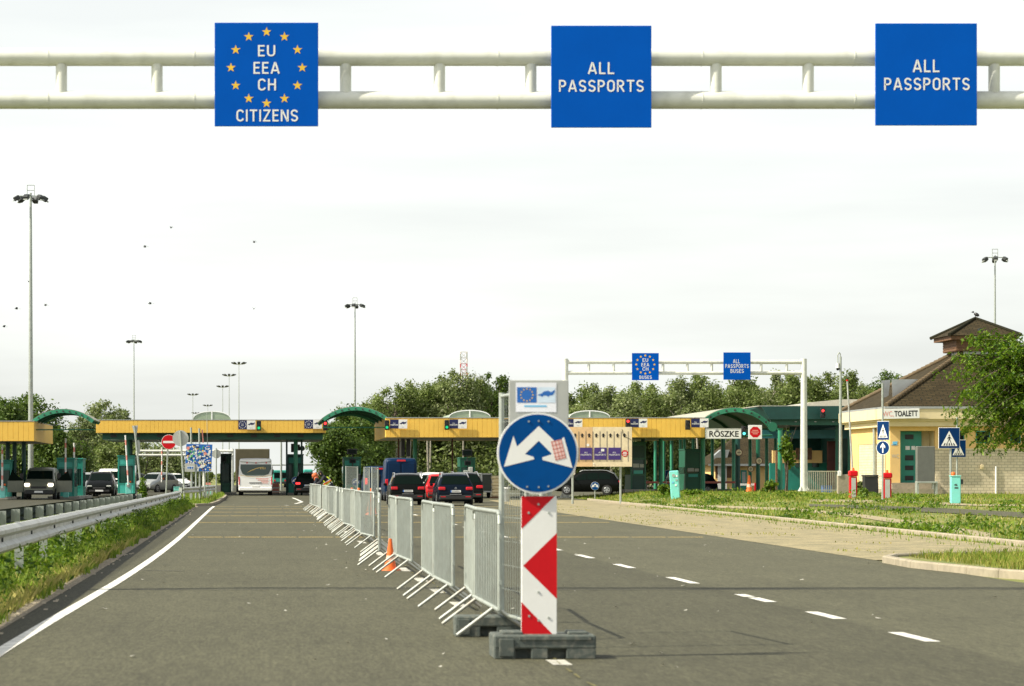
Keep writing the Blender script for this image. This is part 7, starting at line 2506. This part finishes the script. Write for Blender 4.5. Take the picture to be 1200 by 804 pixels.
# small shrub climbing beside the thick pale green column
def shrub(label, px, ybase, ytop, d, w, mm, n, size, seed, low=0.1, name='shrub', group=None):
    rg = np.random.default_rng(seed)
    g = G(px, d)
    h = wz(ytop, d) - g.z
    t = thing(name, label, 'shrub', g, 0, group)
    L = [(rg.uniform(-.5, .5) * w, rg.uniform(-.4, .4) * w, h * (low + (1 - low) * (.15 + .7 * rg.random())), w * .5, w * .5, h * (1 - low) * .28) for _ in range(7)]
    p, v = crown_points(n, L, rg, .9)
    np_mesh('foliage', leaf_quads(p, v, size, rg), 0, 4, M[mm], t)
    m = MB()
    for l in L: m.cyl((rg.uniform(-.1, .1), rg.uniform(-.1, .1), -.05), (l[0] * .5, l[1] * .5, h * low), .05, .04, 6); m.cyl((l[0] * .5, l[1] * .5, h * low), l[:3], .035, .012, 6)
    m.build('stem', M['bark'], t)
    return t


shrub('thin young tree with bare twigs beside the thick green column', 921, 577, 508, 160, .62, 'leaf_fresh', 900, .10, 41, .45, 'young_tree')
t_ = bpy.data.objects['young_tree']
m = MB()
g = G(921, 160)
for a_, b_ in ((922, 498), (934, 499), (929, 506), (914, 508)): m.cyl((0, 0, wz(535, 160) - g.z), ((a_ - 921) * 160 / F, .1, wz(b_, 160) - g.z), .02, .006, 5)
m.build('bare_twigs', M['bark'], t_)
shrub('bushy green weed clump at the foot of the thick green column', 901, 580, 565, 150, .55, 'leaf_fresh', 900, .08, 42)
shrub('tall green weeds left of the tilted turquoise machine', 780, 582, 568, 138, .45, 'leaf_fresh', 800, .07, 43)
shrub('tall green weeds right of the tilted turquoise machine', 812, 583, 575, 136, .55, 'leaf_fresh', 700, .07, 44)
shrub('green weed bush by the left red gate cabinet', 1010, 585, 574, 113, .35, 'leaf_fresh', 700, .06, 45)
shrub('weedy plant growing on the leaning sign post by the near guardrail end', 166, 590, 556, 118, .28, 'leaf_fresh', 900, .06, 46)
shrub('potted greenery beside the wheeled bin', 1009, 578, 562, 136, .32, 'leaf_wood', 500, .07, 47)

# ------------------------------------------------------------------ grass
def blades(name, pts, hts, wid, mm, seed, lean=.35):
    rg = np.random.default_rng(seed)
    n = len(pts)
    a = rg.random(n) * 6.28
    side = np.stack([np.cos(a), np.sin(a), np.zeros(n)], 1) * wid[:, None]
    b = rg.random(n) * 6.28
    ln = np.stack([np.cos(b), np.sin(b), np.zeros(n)], 1) * (hts * lean * (.3 + rg.random(n)))[:, None]
    up = np.stack([np.zeros(n), np.zeros(n), hts], 1)
    q = np.stack([pts - side, pts + side, pts + side * .6 + up * .6 + ln * .4, pts + up + ln], 1)
    return tag(np_mesh(name, q.reshape(-1, 3), 0, 4, M[mm]), kind='stuff')


def gzv(x, y): return np.array([gz(a, b) for a, b in zip(x, y)])


rg = np.random.default_rng(3)


def vnoise(x, y, cell, seed):
    """smooth value noise"""
    g_ = np.random.default_rng(seed).random((256, 256))
    fx, fy = x / cell, y / cell
    ix, iy = np.floor(fx).astype(int), np.floor(fy).astype(int)
    tx, ty = fx - ix, fy - iy
    tx, ty = tx * tx * (3 - 2 * tx), ty * ty * (3 - 2 * ty)
    G_ = lambda a, b: g_[a % 256, b % 256]
    return (G_(ix, iy) * (1 - tx) + G_(ix + 1, iy) * tx) * (1 - ty) + (G_(ix, iy + 1) * (1 - tx) + G_(ix + 1, iy + 1) * tx) * ty


# verge between the guardrail and the road
n = 60000
y = 12 + 104 * rg.random(n) ** 1.5
gx = -2.88 - (y - 28.3) * .0083
edge_x = np.interp(y, [20, 40, 60, 110, 150], [-2.3, -2.34, -2.48, -2.85, -2.9]) - .12 + .06 * np.sin(y * .9) + .05 * np.sin(y * 2.7)
u = rg.random(n)
x = edge_x - u * (edge_x - (gx - 1.2))
clump = 2 * (.6 * vnoise(x, y, 1.6, 3) + .4 * vnoise(x, y, .5, 4)) - 1
tall = np.clip((edge_x - x) / .35, .18, 1)
hh = (.10 + .30 * tall * (.55 + .45 * clump) * rg.random(n)) * (1 + .25 * (y > 40))
blades('verge_grass', np.stack([x, y, np.zeros(n)], 1), hh, .004 + .003 * rg.random(n) + .00012 * y, 'grass', 4)
n = 5200
y = 12 + 40 * rg.random(n) ** 1.4
x = np.interp(y, [20, 40, 60], [-2.3, -2.34, -2.48]) - .14 - rg.random(n) ** 2 * .45
blades('verge_straw', np.stack([x, y, np.zeros(n)], 1), .05 + .15 * rg.random(n), .003 + .00005 * y, 'ripegrass', 5, .6)
# leafy weeds in the verge
lp, lv = [], []
for i in range(230):
    yy0 = 13 + 100 * rg.random() ** 1.3
    xx0 = float(np.interp(yy0, [20, 40, 60, 110], [-2.3, -2.34, -2.48, -2.85])) - .3 - rg.random() * .75
    hgt = .22 + .34 * rg.random()
    k_ = 110
    p = np.stack([rg.normal(size=k_) * .10 + xx0, rg.normal(size=k_) * .14 + yy0, rg.random(k_) * hgt + .03], 1)
    lp.append(p); lv.append(rg.normal(size=(k_, 3)))
tag(np_mesh('verge_weeds', leaf_quads(np.concatenate(lp), np.concatenate(lv), .034, rg, .5), 0, 4, M['leaf_fresh']), kind='stuff')
# strip between the two guardrails
n = 30000
y = 24 + 95 * rg.random(n) ** 1.3
x = -3.4 - rg.random(n) * 2.9
blades('strip_grass', np.stack([x, y, np.zeros(n)], 1), .08 + .30 * rg.random(n) ** 2, .006 + .00012 * y, 'grass', 6)
# island on the left
n = 9000
y = 119.5 + 60 * rg.random(n)
x = -2.45 - rg.random(n) * 2.6
blades('island_grass', np.stack([x, y, np.full(n, .1)], 1), .08 + .22 * rg.random(n) ** 2, np.full(n, .02), 'grass', 7)
# right hand grass
n = 120000
y = 44.5 + 128 * rg.random(n) ** 1.25
kx = 14.96 + (y - 52.6) * .0419
x = kx + .12 + rg.random(n) ** 1.1 * 26
ppx = CX + x / y * F
keep = (ppx < 1240) & (ppx > 640)
z = np.zeros(n)
x, y = x[keep], y[keep]
z = gzv(x, y)
ppx = CX + x / y * F
ppy = CY + (EYE - z) / y * F
# keep the service road, paths free of blades
def between(p, q): return lambda X_, Y_: (Y_ < np.interp(X_, [a[0] for a in p], [a[1] for a in p])) & (Y_ > np.interp(X_, [a[0] for a in q], [a[1] for a in q]))
r1 = between([(948, 593.2), (1000, 596), (1060, 599), (1120, 602), (1185, 606), (1240, 610)], [(948, 591), (1000, 592.2), (1060, 594), (1120, 596.5), (1185, 600), (1240, 603)])(ppx, ppy) & (ppx > 945)
r2 = between([(700, 590.5), (760, 593), (850, 595.6), (930, 599), (1010, 607), (1090, 620), (1160, 634)], [(700, 588.8), (760, 590), (850, 593), (930, 596), (1010, 603), (1090, 614), (1160, 625)])(ppx, ppy) & (ppx < 1165) & (rg.random(len(ppx)) > .12)
r3 = between([(950, 588.2), (1010, 589.5), (1080, 590.5), (1140, 593), (1240, 594)], [(950, 585.5), (1010, 586), (1080, 587.5), (1140, 591), (1240, 592)])(ppx, ppy) & (ppx > 945) & (rg.random(len(ppx)) > .15)
bld = (x > 33.6) & (y > 138) & (y < 150)
keep = ~(r1 | r2 | r3 | bld)
x, y, z = x[keep], y[keep], z[keep]
patch = .6 * vnoise(x, y * .45, 2.6, 1) + .4 * vnoise(x, y * .45, .8, 2)
bare = rg.random(len(x)) < np.clip(1.45 - 3.0 * patch, 0, .85)
hh = .03 + .11 * rg.random(len(x)) ** 1.5 * (.4 + patch) + .16 * (rg.random(len(x)) > .988)
x, y, z, patch = x[~bare], y[~bare], z[~bare], patch[~bare]
hh = hh[~bare]
dry = rg.random(len(x)) < (.62 - .50 * patch)
P3 = np.stack([x, y, z], 1)
blades('meadow_grass', P3[~dry], hh[~dry], (.010 + .00013 * y)[~dry], 'grass', 8)
blades('meadow_straw', P3[dry], hh[dry] * .9, (.010 + .00013 * y)[dry], 'drygrass', 9)
# broad-leaved weed clumps in the meadow
lp, lv = [], []
for i in range(110):
    yy0 = 46 + 95 * rg.random() ** 1.1
    xx0 = 14.96 + (yy0 - 52.6) * .0419 + .4 + 14 * rg.random() ** 1.5
    pp_ = CX + xx0 / yy0 * F
    if pp_ > 1230 or (xx0 > 33 and yy0 > 136): continue
    hgt = .10 + .30 * rg.random() ** 2
    k_ = 90
    p = np.stack([rg.normal(size=k_) * .22 + xx0, rg.normal(size=k_) * .35 + yy0, rg.random(k_) * hgt + .03 + gz(xx0, yy0)], 1)
    lp.append(p); lv.append(rg.normal(size=(k_, 3)))
tag(np_mesh('meadow_weeds', leaf_quads(np.concatenate(lp), np.concatenate(lv), .055, rg, .5), 0, 4, M['leaf_fresh']), kind='stuff')
# near lawn behind the rounded kerb
n = 26000
y = 28 + 15.7 * rg.random(n)
x = 10.4 + rg.random(n) * 7
edge_l = np.interp(y, [28, 34.5, 38, 40.3, 41.4, 42.4, 43.4, 44], [12.1, 10.15, 9.9, 10.05, 10.5, 11.6, 13.3, 14.7])
keep = x > edge_l
blades('lawn_grass', np.stack([x, y, np.full(n, .06)], 1)[keep], (.04 + .10 * rg.random(n) ** 2)[keep], np.full(n, .006)[keep], 'drygrass', 10)
keep = keep & (rg.random(n) > .4)
blades('lawn_grass', np.stack([x + .1, y + .07, np.full(n, .06)], 1)[keep], (.05 + .12 * rg.random(n) ** 2)[keep], np.full(n, .006)[keep], 'grass', 12)
# tufts in the kerb joint and along the paver edge, moss dots along the barrier line
n = 4200
y = 42.5 + 85 * rg.random(n)
f_ = rg.random(n)
rr_ = np.array([road_r(q) for q in y])
kx_ = 14.96 + (y - 52.6) * .0419
x = rr_ + (kx_ - rr_) * f_
keep = (vnoise(x, y * .4, 1.1, 9) > .66 - .25 * (f_ > .9)) & (f_ > .03)
blades('gravel_weeds', np.stack([x, y, np.full(n, .004)], 1)[keep], (.015 + .05 * rg.random(n) ** 2)[keep], np.full(n, .016)[keep], 'drygrass', 15)
n = 2600
y = 44 + 70 * rg.random(n)
x = 14.96 + (y - 52.6) * .0419 - .2 + rg.normal(size=n) * .06 - (rg.random(n) > .8) * rg.random(n) * 1.2
blades('kerb_tufts', np.stack([x, y, np.zeros(n)], 1), .03 + .10 * rg.random(n) ** 2, np.full(n, .012), 'grass', 13)

# litter and grit on the road: scraps one could not count
n = 230
y = 18 + 110 * rg.random(n) ** 1.4
x = rg.uniform(-1.9, 9.5, n)
near_b = rg.random(n) < .5
x[near_b] = 2.0 + rg.normal(size=near_b.sum()) * .7
s = (.010 + .026 * rg.random(n) ** 4)
a = rg.random(n) * 6.28
c, s_ = np.cos(a)[:, None], np.sin(a)[:, None]
base = np.stack([x, y, np.full(n, .012)], 1)
dx = np.concatenate([c, s_, np.zeros((n, 1))], 1) * s[:, None]
dy = np.concatenate([-s_, c, np.zeros((n, 1))], 1) * s[:, None] * .7
q = np.stack([base - dx - dy, base + dx - dy, base + dx + dy + np.array([0, 0, .01]), base - dx + dy], 1)
tag(np_mesh('litter', q.reshape(-1, 3), 0, 4, M['fadedwhite']), kind='stuff')
n = 900
y = 14 + 100 * rg.random(n) ** 1.5
x = np.interp(y, [20, 40, 60, 110, 150], [-2.3, -2.34, -2.48, -2.85, -2.9]) - .1 + rg.normal(size=n) * .09
s = .008 + .02 * rg.random(n) ** 2
base = np.stack([x, y, np.full(n, .006)], 1)
dx = np.stack([s, 0 * s, 0 * s], 1); dy = np.stack([0 * s, s * 1.3, 0 * s], 1)
q = np.stack([base - dx - dy, base + dx - dy, base + dx + dy + np.array([0, 0, .012]), base - dx + dy + np.array([0, 0, .012])], 1)
tag(np_mesh('grit', q.reshape(-1, 3), 0, 4, M['concrete']), kind='stuff')

# ------------------------------------------------------------------ people
def skin_body(name, joints, edges, radii, material, parent, sub=2):
    me = bpy.data.meshes.new(name)
    me.from_pydata([Vector(j) for j in joints], edges, [])
    o = bpy.data.objects.new(name, me)
    COL.objects.link(o)
    md = o.modifiers.new('skin', 'SKIN')
    if not me.skin_vertices: me.skin_vertices.new()
    for i, r_ in enumerate(radii): me.skin_vertices[0].data[i].radius = r_ if isinstance(r_, tuple) else (r_, r_)
    me.skin_vertices[0].data[0].use_root = True
    sb = o.modifiers.new('sub', 'SUBSURF'); sb.levels = sub; sb.render_levels = sub
    bpy.context.view_layer.update()
    dg = bpy.context.evaluated_depsgraph_get()
    nm = bpy.data.meshes.new_from_object(o.evaluated_get(dg))
    bpy.data.objects.remove(o)
    nm.materials.clear(); nm.materials.append(material)
    for p_ in nm.polygons: p_.use_smooth = True
    o2 = bpy.data.objects.new(name, nm)
    COL.objects.link(o2); o2.parent = parent
    return o2


def head_parts(t, c, fwd, hair, cap=None):
    c = Vector(c); f = Vector(fwd).normalized()
    side = Vector((0, 0, 1)).cross(f).normalized()
    up = f.cross(side)
    rot = Matrix((( side.x, f.x, up.x, 0), (side.y, f.y, up.y, 0), (side.z, f.z, up.z, 0), (0, 0, 0, 1)))
    mt = Matrix.Translation(c) @ rot
    m = MB(); m.ell((0, -.012, .02), (.088, .105, .118), 14, 10, 0, mt); m.build('hair', M[hair], t)
    m = MB()
    m.ell((0, .1, -.01), (.014, .025, .022), 8, 6, 0, mt)
    for s in (-1, 1): m.ell((s * .08, .0, -.01), (.014, .022, .034), 8, 6, 0, mt)
    m.build('nose_and_ears', M['skin'], t)
    m = MB()
    for s in (-1, 1): m.ell((s * .032, .088, .012), (.012, .008, .008), 8, 5, 0, mt)
    m.ell((0, .088, -.055), (.024, .008, .007), 8, 5, 0, mt)
    m.build('eyes_and_mouth', M['hair'], t)


dw = 112.0
gw = G(386.8, dw)
t = thing('person', 'person in a yellow and orange hi-vis vest and dark trousers bending over the barriers', 'person', (gw.x, gw.y, 0))
# joints in metres: leaning to the left, hands on the barrier top
J = [(0, 0, .93), (-.10, 0, 1.14), (-.24, -.01, 1.33), (-.31, -.01, 1.39), (-.38, -.02, 1.45), (-.46, -.02, 1.50),
     (.06, .10, .90), (.03, .11, .48), (.04, .11, .07), (-.06, .12, .03),
     (.08, -.10, .90), (.09, -.12, .48), (.12, -.12, .07), (.02, -.13, .03),
     (-.27, .17, 1.34), (-.42, .19, 1.16), (-.60, .16, 1.05),
     (-.27, -.18, 1.34), (-.40, -.22, 1.12), (-.62, -.20, 1.05)]
E = [(0, 1), (1, 2), (2, 3), (3, 4), (4, 5), (0, 6), (6, 7), (7, 8), (8, 9), (0, 10), (10, 11), (11, 12), (12, 13), (2, 14), (14, 15), (15, 16), (2, 17), (17, 18), (18, 19)]
RD = [.15, .15, .15, .07, .085, .10, .10, .075, .05, .04, .10, .075, .05, .04, .07, .048, .035, .07, .048, .035]
skin_body('body', J, E, RD, M['cloth'], t)
head_parts(t, (-.43, -.02, 1.49), (-.85, -.1, -.5), 'hair')
skin_body('face', [(-.43, -.02, 1.48), (-.47, -.02, 1.455)], [(0, 1)], [.088, .075], M['skin'], t)
skin_body('vest', [(.02, 0, .90), (-.04, 0, 1.04), (-.13, 0, 1.19), (-.25, 0, 1.335)], [(0, 1), (1, 2), (2, 3)], [(.20, .17), (.19, .17), (.19, .17), (.16, .14)], M['hivis'], t)
m = MB()
ax = Vector((-.27, 0, .42)).normalized()
for f_, mm in ((.30, 0), (.52, 1), (.60, 0)):
    c = Vector((.02, 0, .90)).lerp(Vector((-.25, 0, 1.335)), f_)
    m.cyl(c - ax * (.02 if mm == 0 else .035), c + ax * (.02 if mm == 0 else .035), .192, .192, 20, mm, False)
m.build('vest_bands', [M['reflect'], M['hivisor']], t)
for s, w_, e_ in ((1, (-.60, .16, 1.05), (-.42, .19, 1.16)), (-1, (-.62, -.20, 1.05), (-.40, -.22, 1.12))):
    w_, e_ = Vector(w_), Vector(e_)
    skin_body('forearm', [e_, w_], [(0, 1)], [.046, .034], M['skin'], t, 1)
    dv = (w_ - e_).normalized()
    for q_ in range(4):
        b_ = w_ + dv * .05 + Vector((0, (q_ - 1.5) * .021, 0))
        L_ = (.068, .078, .074, .058)[q_]
        skin_body('finger', [w_ + Vector((0, (q_ - 1.5) * .014, 0)), b_, b_ + dv * L_ * .5 + Vector((0, 0, -.015)), b_ + dv * L_ * .7 + Vector((0, 0, -.05))], [(0, 1), (1, 2), (2, 3)], [.018, .010, .009, .008], M['skin'], t, 1)
    skin_body('thumb', [w_, w_ + dv * .03 + Vector((0, -.035 * s, -.01)), w_ + dv * .06 + Vector((0, -.05 * s, -.03))], [(0, 1), (1, 2)], [.018, .011, .009], M['skin'], t, 1)

gw2 = G(370.5, 116)
t = thing('person', 'person with ginger hair and dark clothes bending down beside the hi-vis worker', 'person', (gw2.x, gw2.y, 0))
J = [(.12, .05, .86), (.10, .03, 1.06), (.04, 0, 1.24), (-.01, 0, 1.30), (-.06, 0, 1.35), (-.11, 0, 1.38),
     (.14, .14, .84), (.12, .16, .45), (.14, .15, .06), (.03, .15, .03), (.14, -.05, .84), (.13, -.08, .45), (.15, -.07, .06), (.04, -.07, .03),
     (.02, .17, 1.25), (-.08, .2, 1.04), (-.12, .12, .88), (.02, -.17, 1.25), (-.06, -.22, 1.03), (-.16, -.18, .90)]
skin_body('body', J, E, RD, M['cloth'], t)
head_parts(t, (-.09, 0, 1.38), (-.7, -.2, -.6), 'ginger')
m = MB(); m.ell((-.05, 0, 1.42), (.13, .13, .13), 14, 10); m.ell((.0, -.02, 1.28), (.11, .13, .14), 12, 8); m.build('long_hair', M['ginger'], t)
skin_body('face', [(-.10, 0, 1.36), (-.13, -.01, 1.335)], [(0, 1)], [.085, .072], M['skin'], t)
for s, w_, e_ in ((1, (-.12, .12, .88), (-.08, .2, 1.04)), (-1, (-.16, -.18, .90), (-.06, -.22, 1.03))):
    w_, e_ = Vector(w_), Vector(e_); dv = (w_ - e_).normalized()
    skin_body('forearm', [e_, w_], [(0, 1)], [.046, .034], M['skin'], t, 1)
    for q_ in range(4):
        b_ = w_ + dv * .05 + Vector((0, (q_ - 1.5) * .021, 0))
        skin_body('finger', [w_ + Vector((0, (q_ - 1.5) * .014, 0)), b_, b_ + dv * (.06, .072, .068, .052)[q_]], [(0, 1), (1, 2)], [.018, .010, .008], M['skin'], t, 1)
    skin_body('thumb', [w_, w_ + dv * .03 + Vector((0, -.035 * s, -.01)), w_ + dv * .06 + Vector((0, -.05 * s, -.02))], [(0, 1), (1, 2)], [.018, .011, .009], M['skin'], t, 1)

# ------------------------------------------------------------------ birds
def bird(label, px, py, d, span, rz, group='swallows in the sky'):
    t = thing('bird', label, 'bird', (wx(px, d), d, wz(py, d)), rz, group)
    m = MB(); m.ell((0, 0, 0), (.03, .08, .03), 8, 6); m.ell((0, .085, .012), (.022, .026, .022), 8, 6); m.add([(0, -.08, 0), (-.05, -.24, 0), (0, -.17, .01), (.05, -.24, 0)], [(0, 1, 2), (0, 2, 3)]); m.build('body', M['lampdark'], t)
    for s in (-1, 1):
        m = MB(); m.add([(0, .05, .01), (s * span * .28, .04, .09), (s * span * .5, -.10, .05), (s * span * .25, -.05, .07), (0, -.05, .01), (s * span * .26, 0, .075)], [(0, 1, 5), (1, 2, 5), (2, 3, 5), (3, 4, 5), (4, 0, 5)]); m.build('wing', M['lampdark'], t)
    return t


for px, py, rz in ((200.5, 267), (170, 289.5), (33.5, 330), (19.5, 362), (53.5, 358), (5, 383), (19, 389), (298, 284), (176, 356), (297.5, 362)) and [(200.5, 267, .4), (170, 289.5, 1.0), (33.5, 330, .2), (19.5, 362, 2.0), (53.5, 358, .8), (5, 383, 2.4), (298, 284, .6), (176, 356, 1.4), (297.5, 362, .1)]:
    bird('tiny dark swallow flying in the pale sky', px, py, 130, .22, rz)
t = thing('crow', 'dark crow perched on the tip of the turret roof', 'bird', (cx_, cy_, 10.36), R(60))
m = MB(); m.ell((0, 0, .16), (.08, .17, .10), 10, 8, 0, Matrix.Rotation(.5, 4, 'X')); m.ell((0, .12, .29), (.055, .06, .055), 10, 8); m.cyl((0, .17, .29), (0, .25, .275), .02, .004, 6); m.add([(-.05, -.1, .10), (.05, -.1, .10), (.04, -.32, -.02), (-.04, -.32, -.02)], [(0, 1, 2, 3)]); m.build('body', M['black'], t)
for s in (-1, 1):
    m = MB(); m.cyl((s * .03, .0, .1), (s * .03, .0, -.06), .01, None, 5); m.build('leg', M['black'], t)
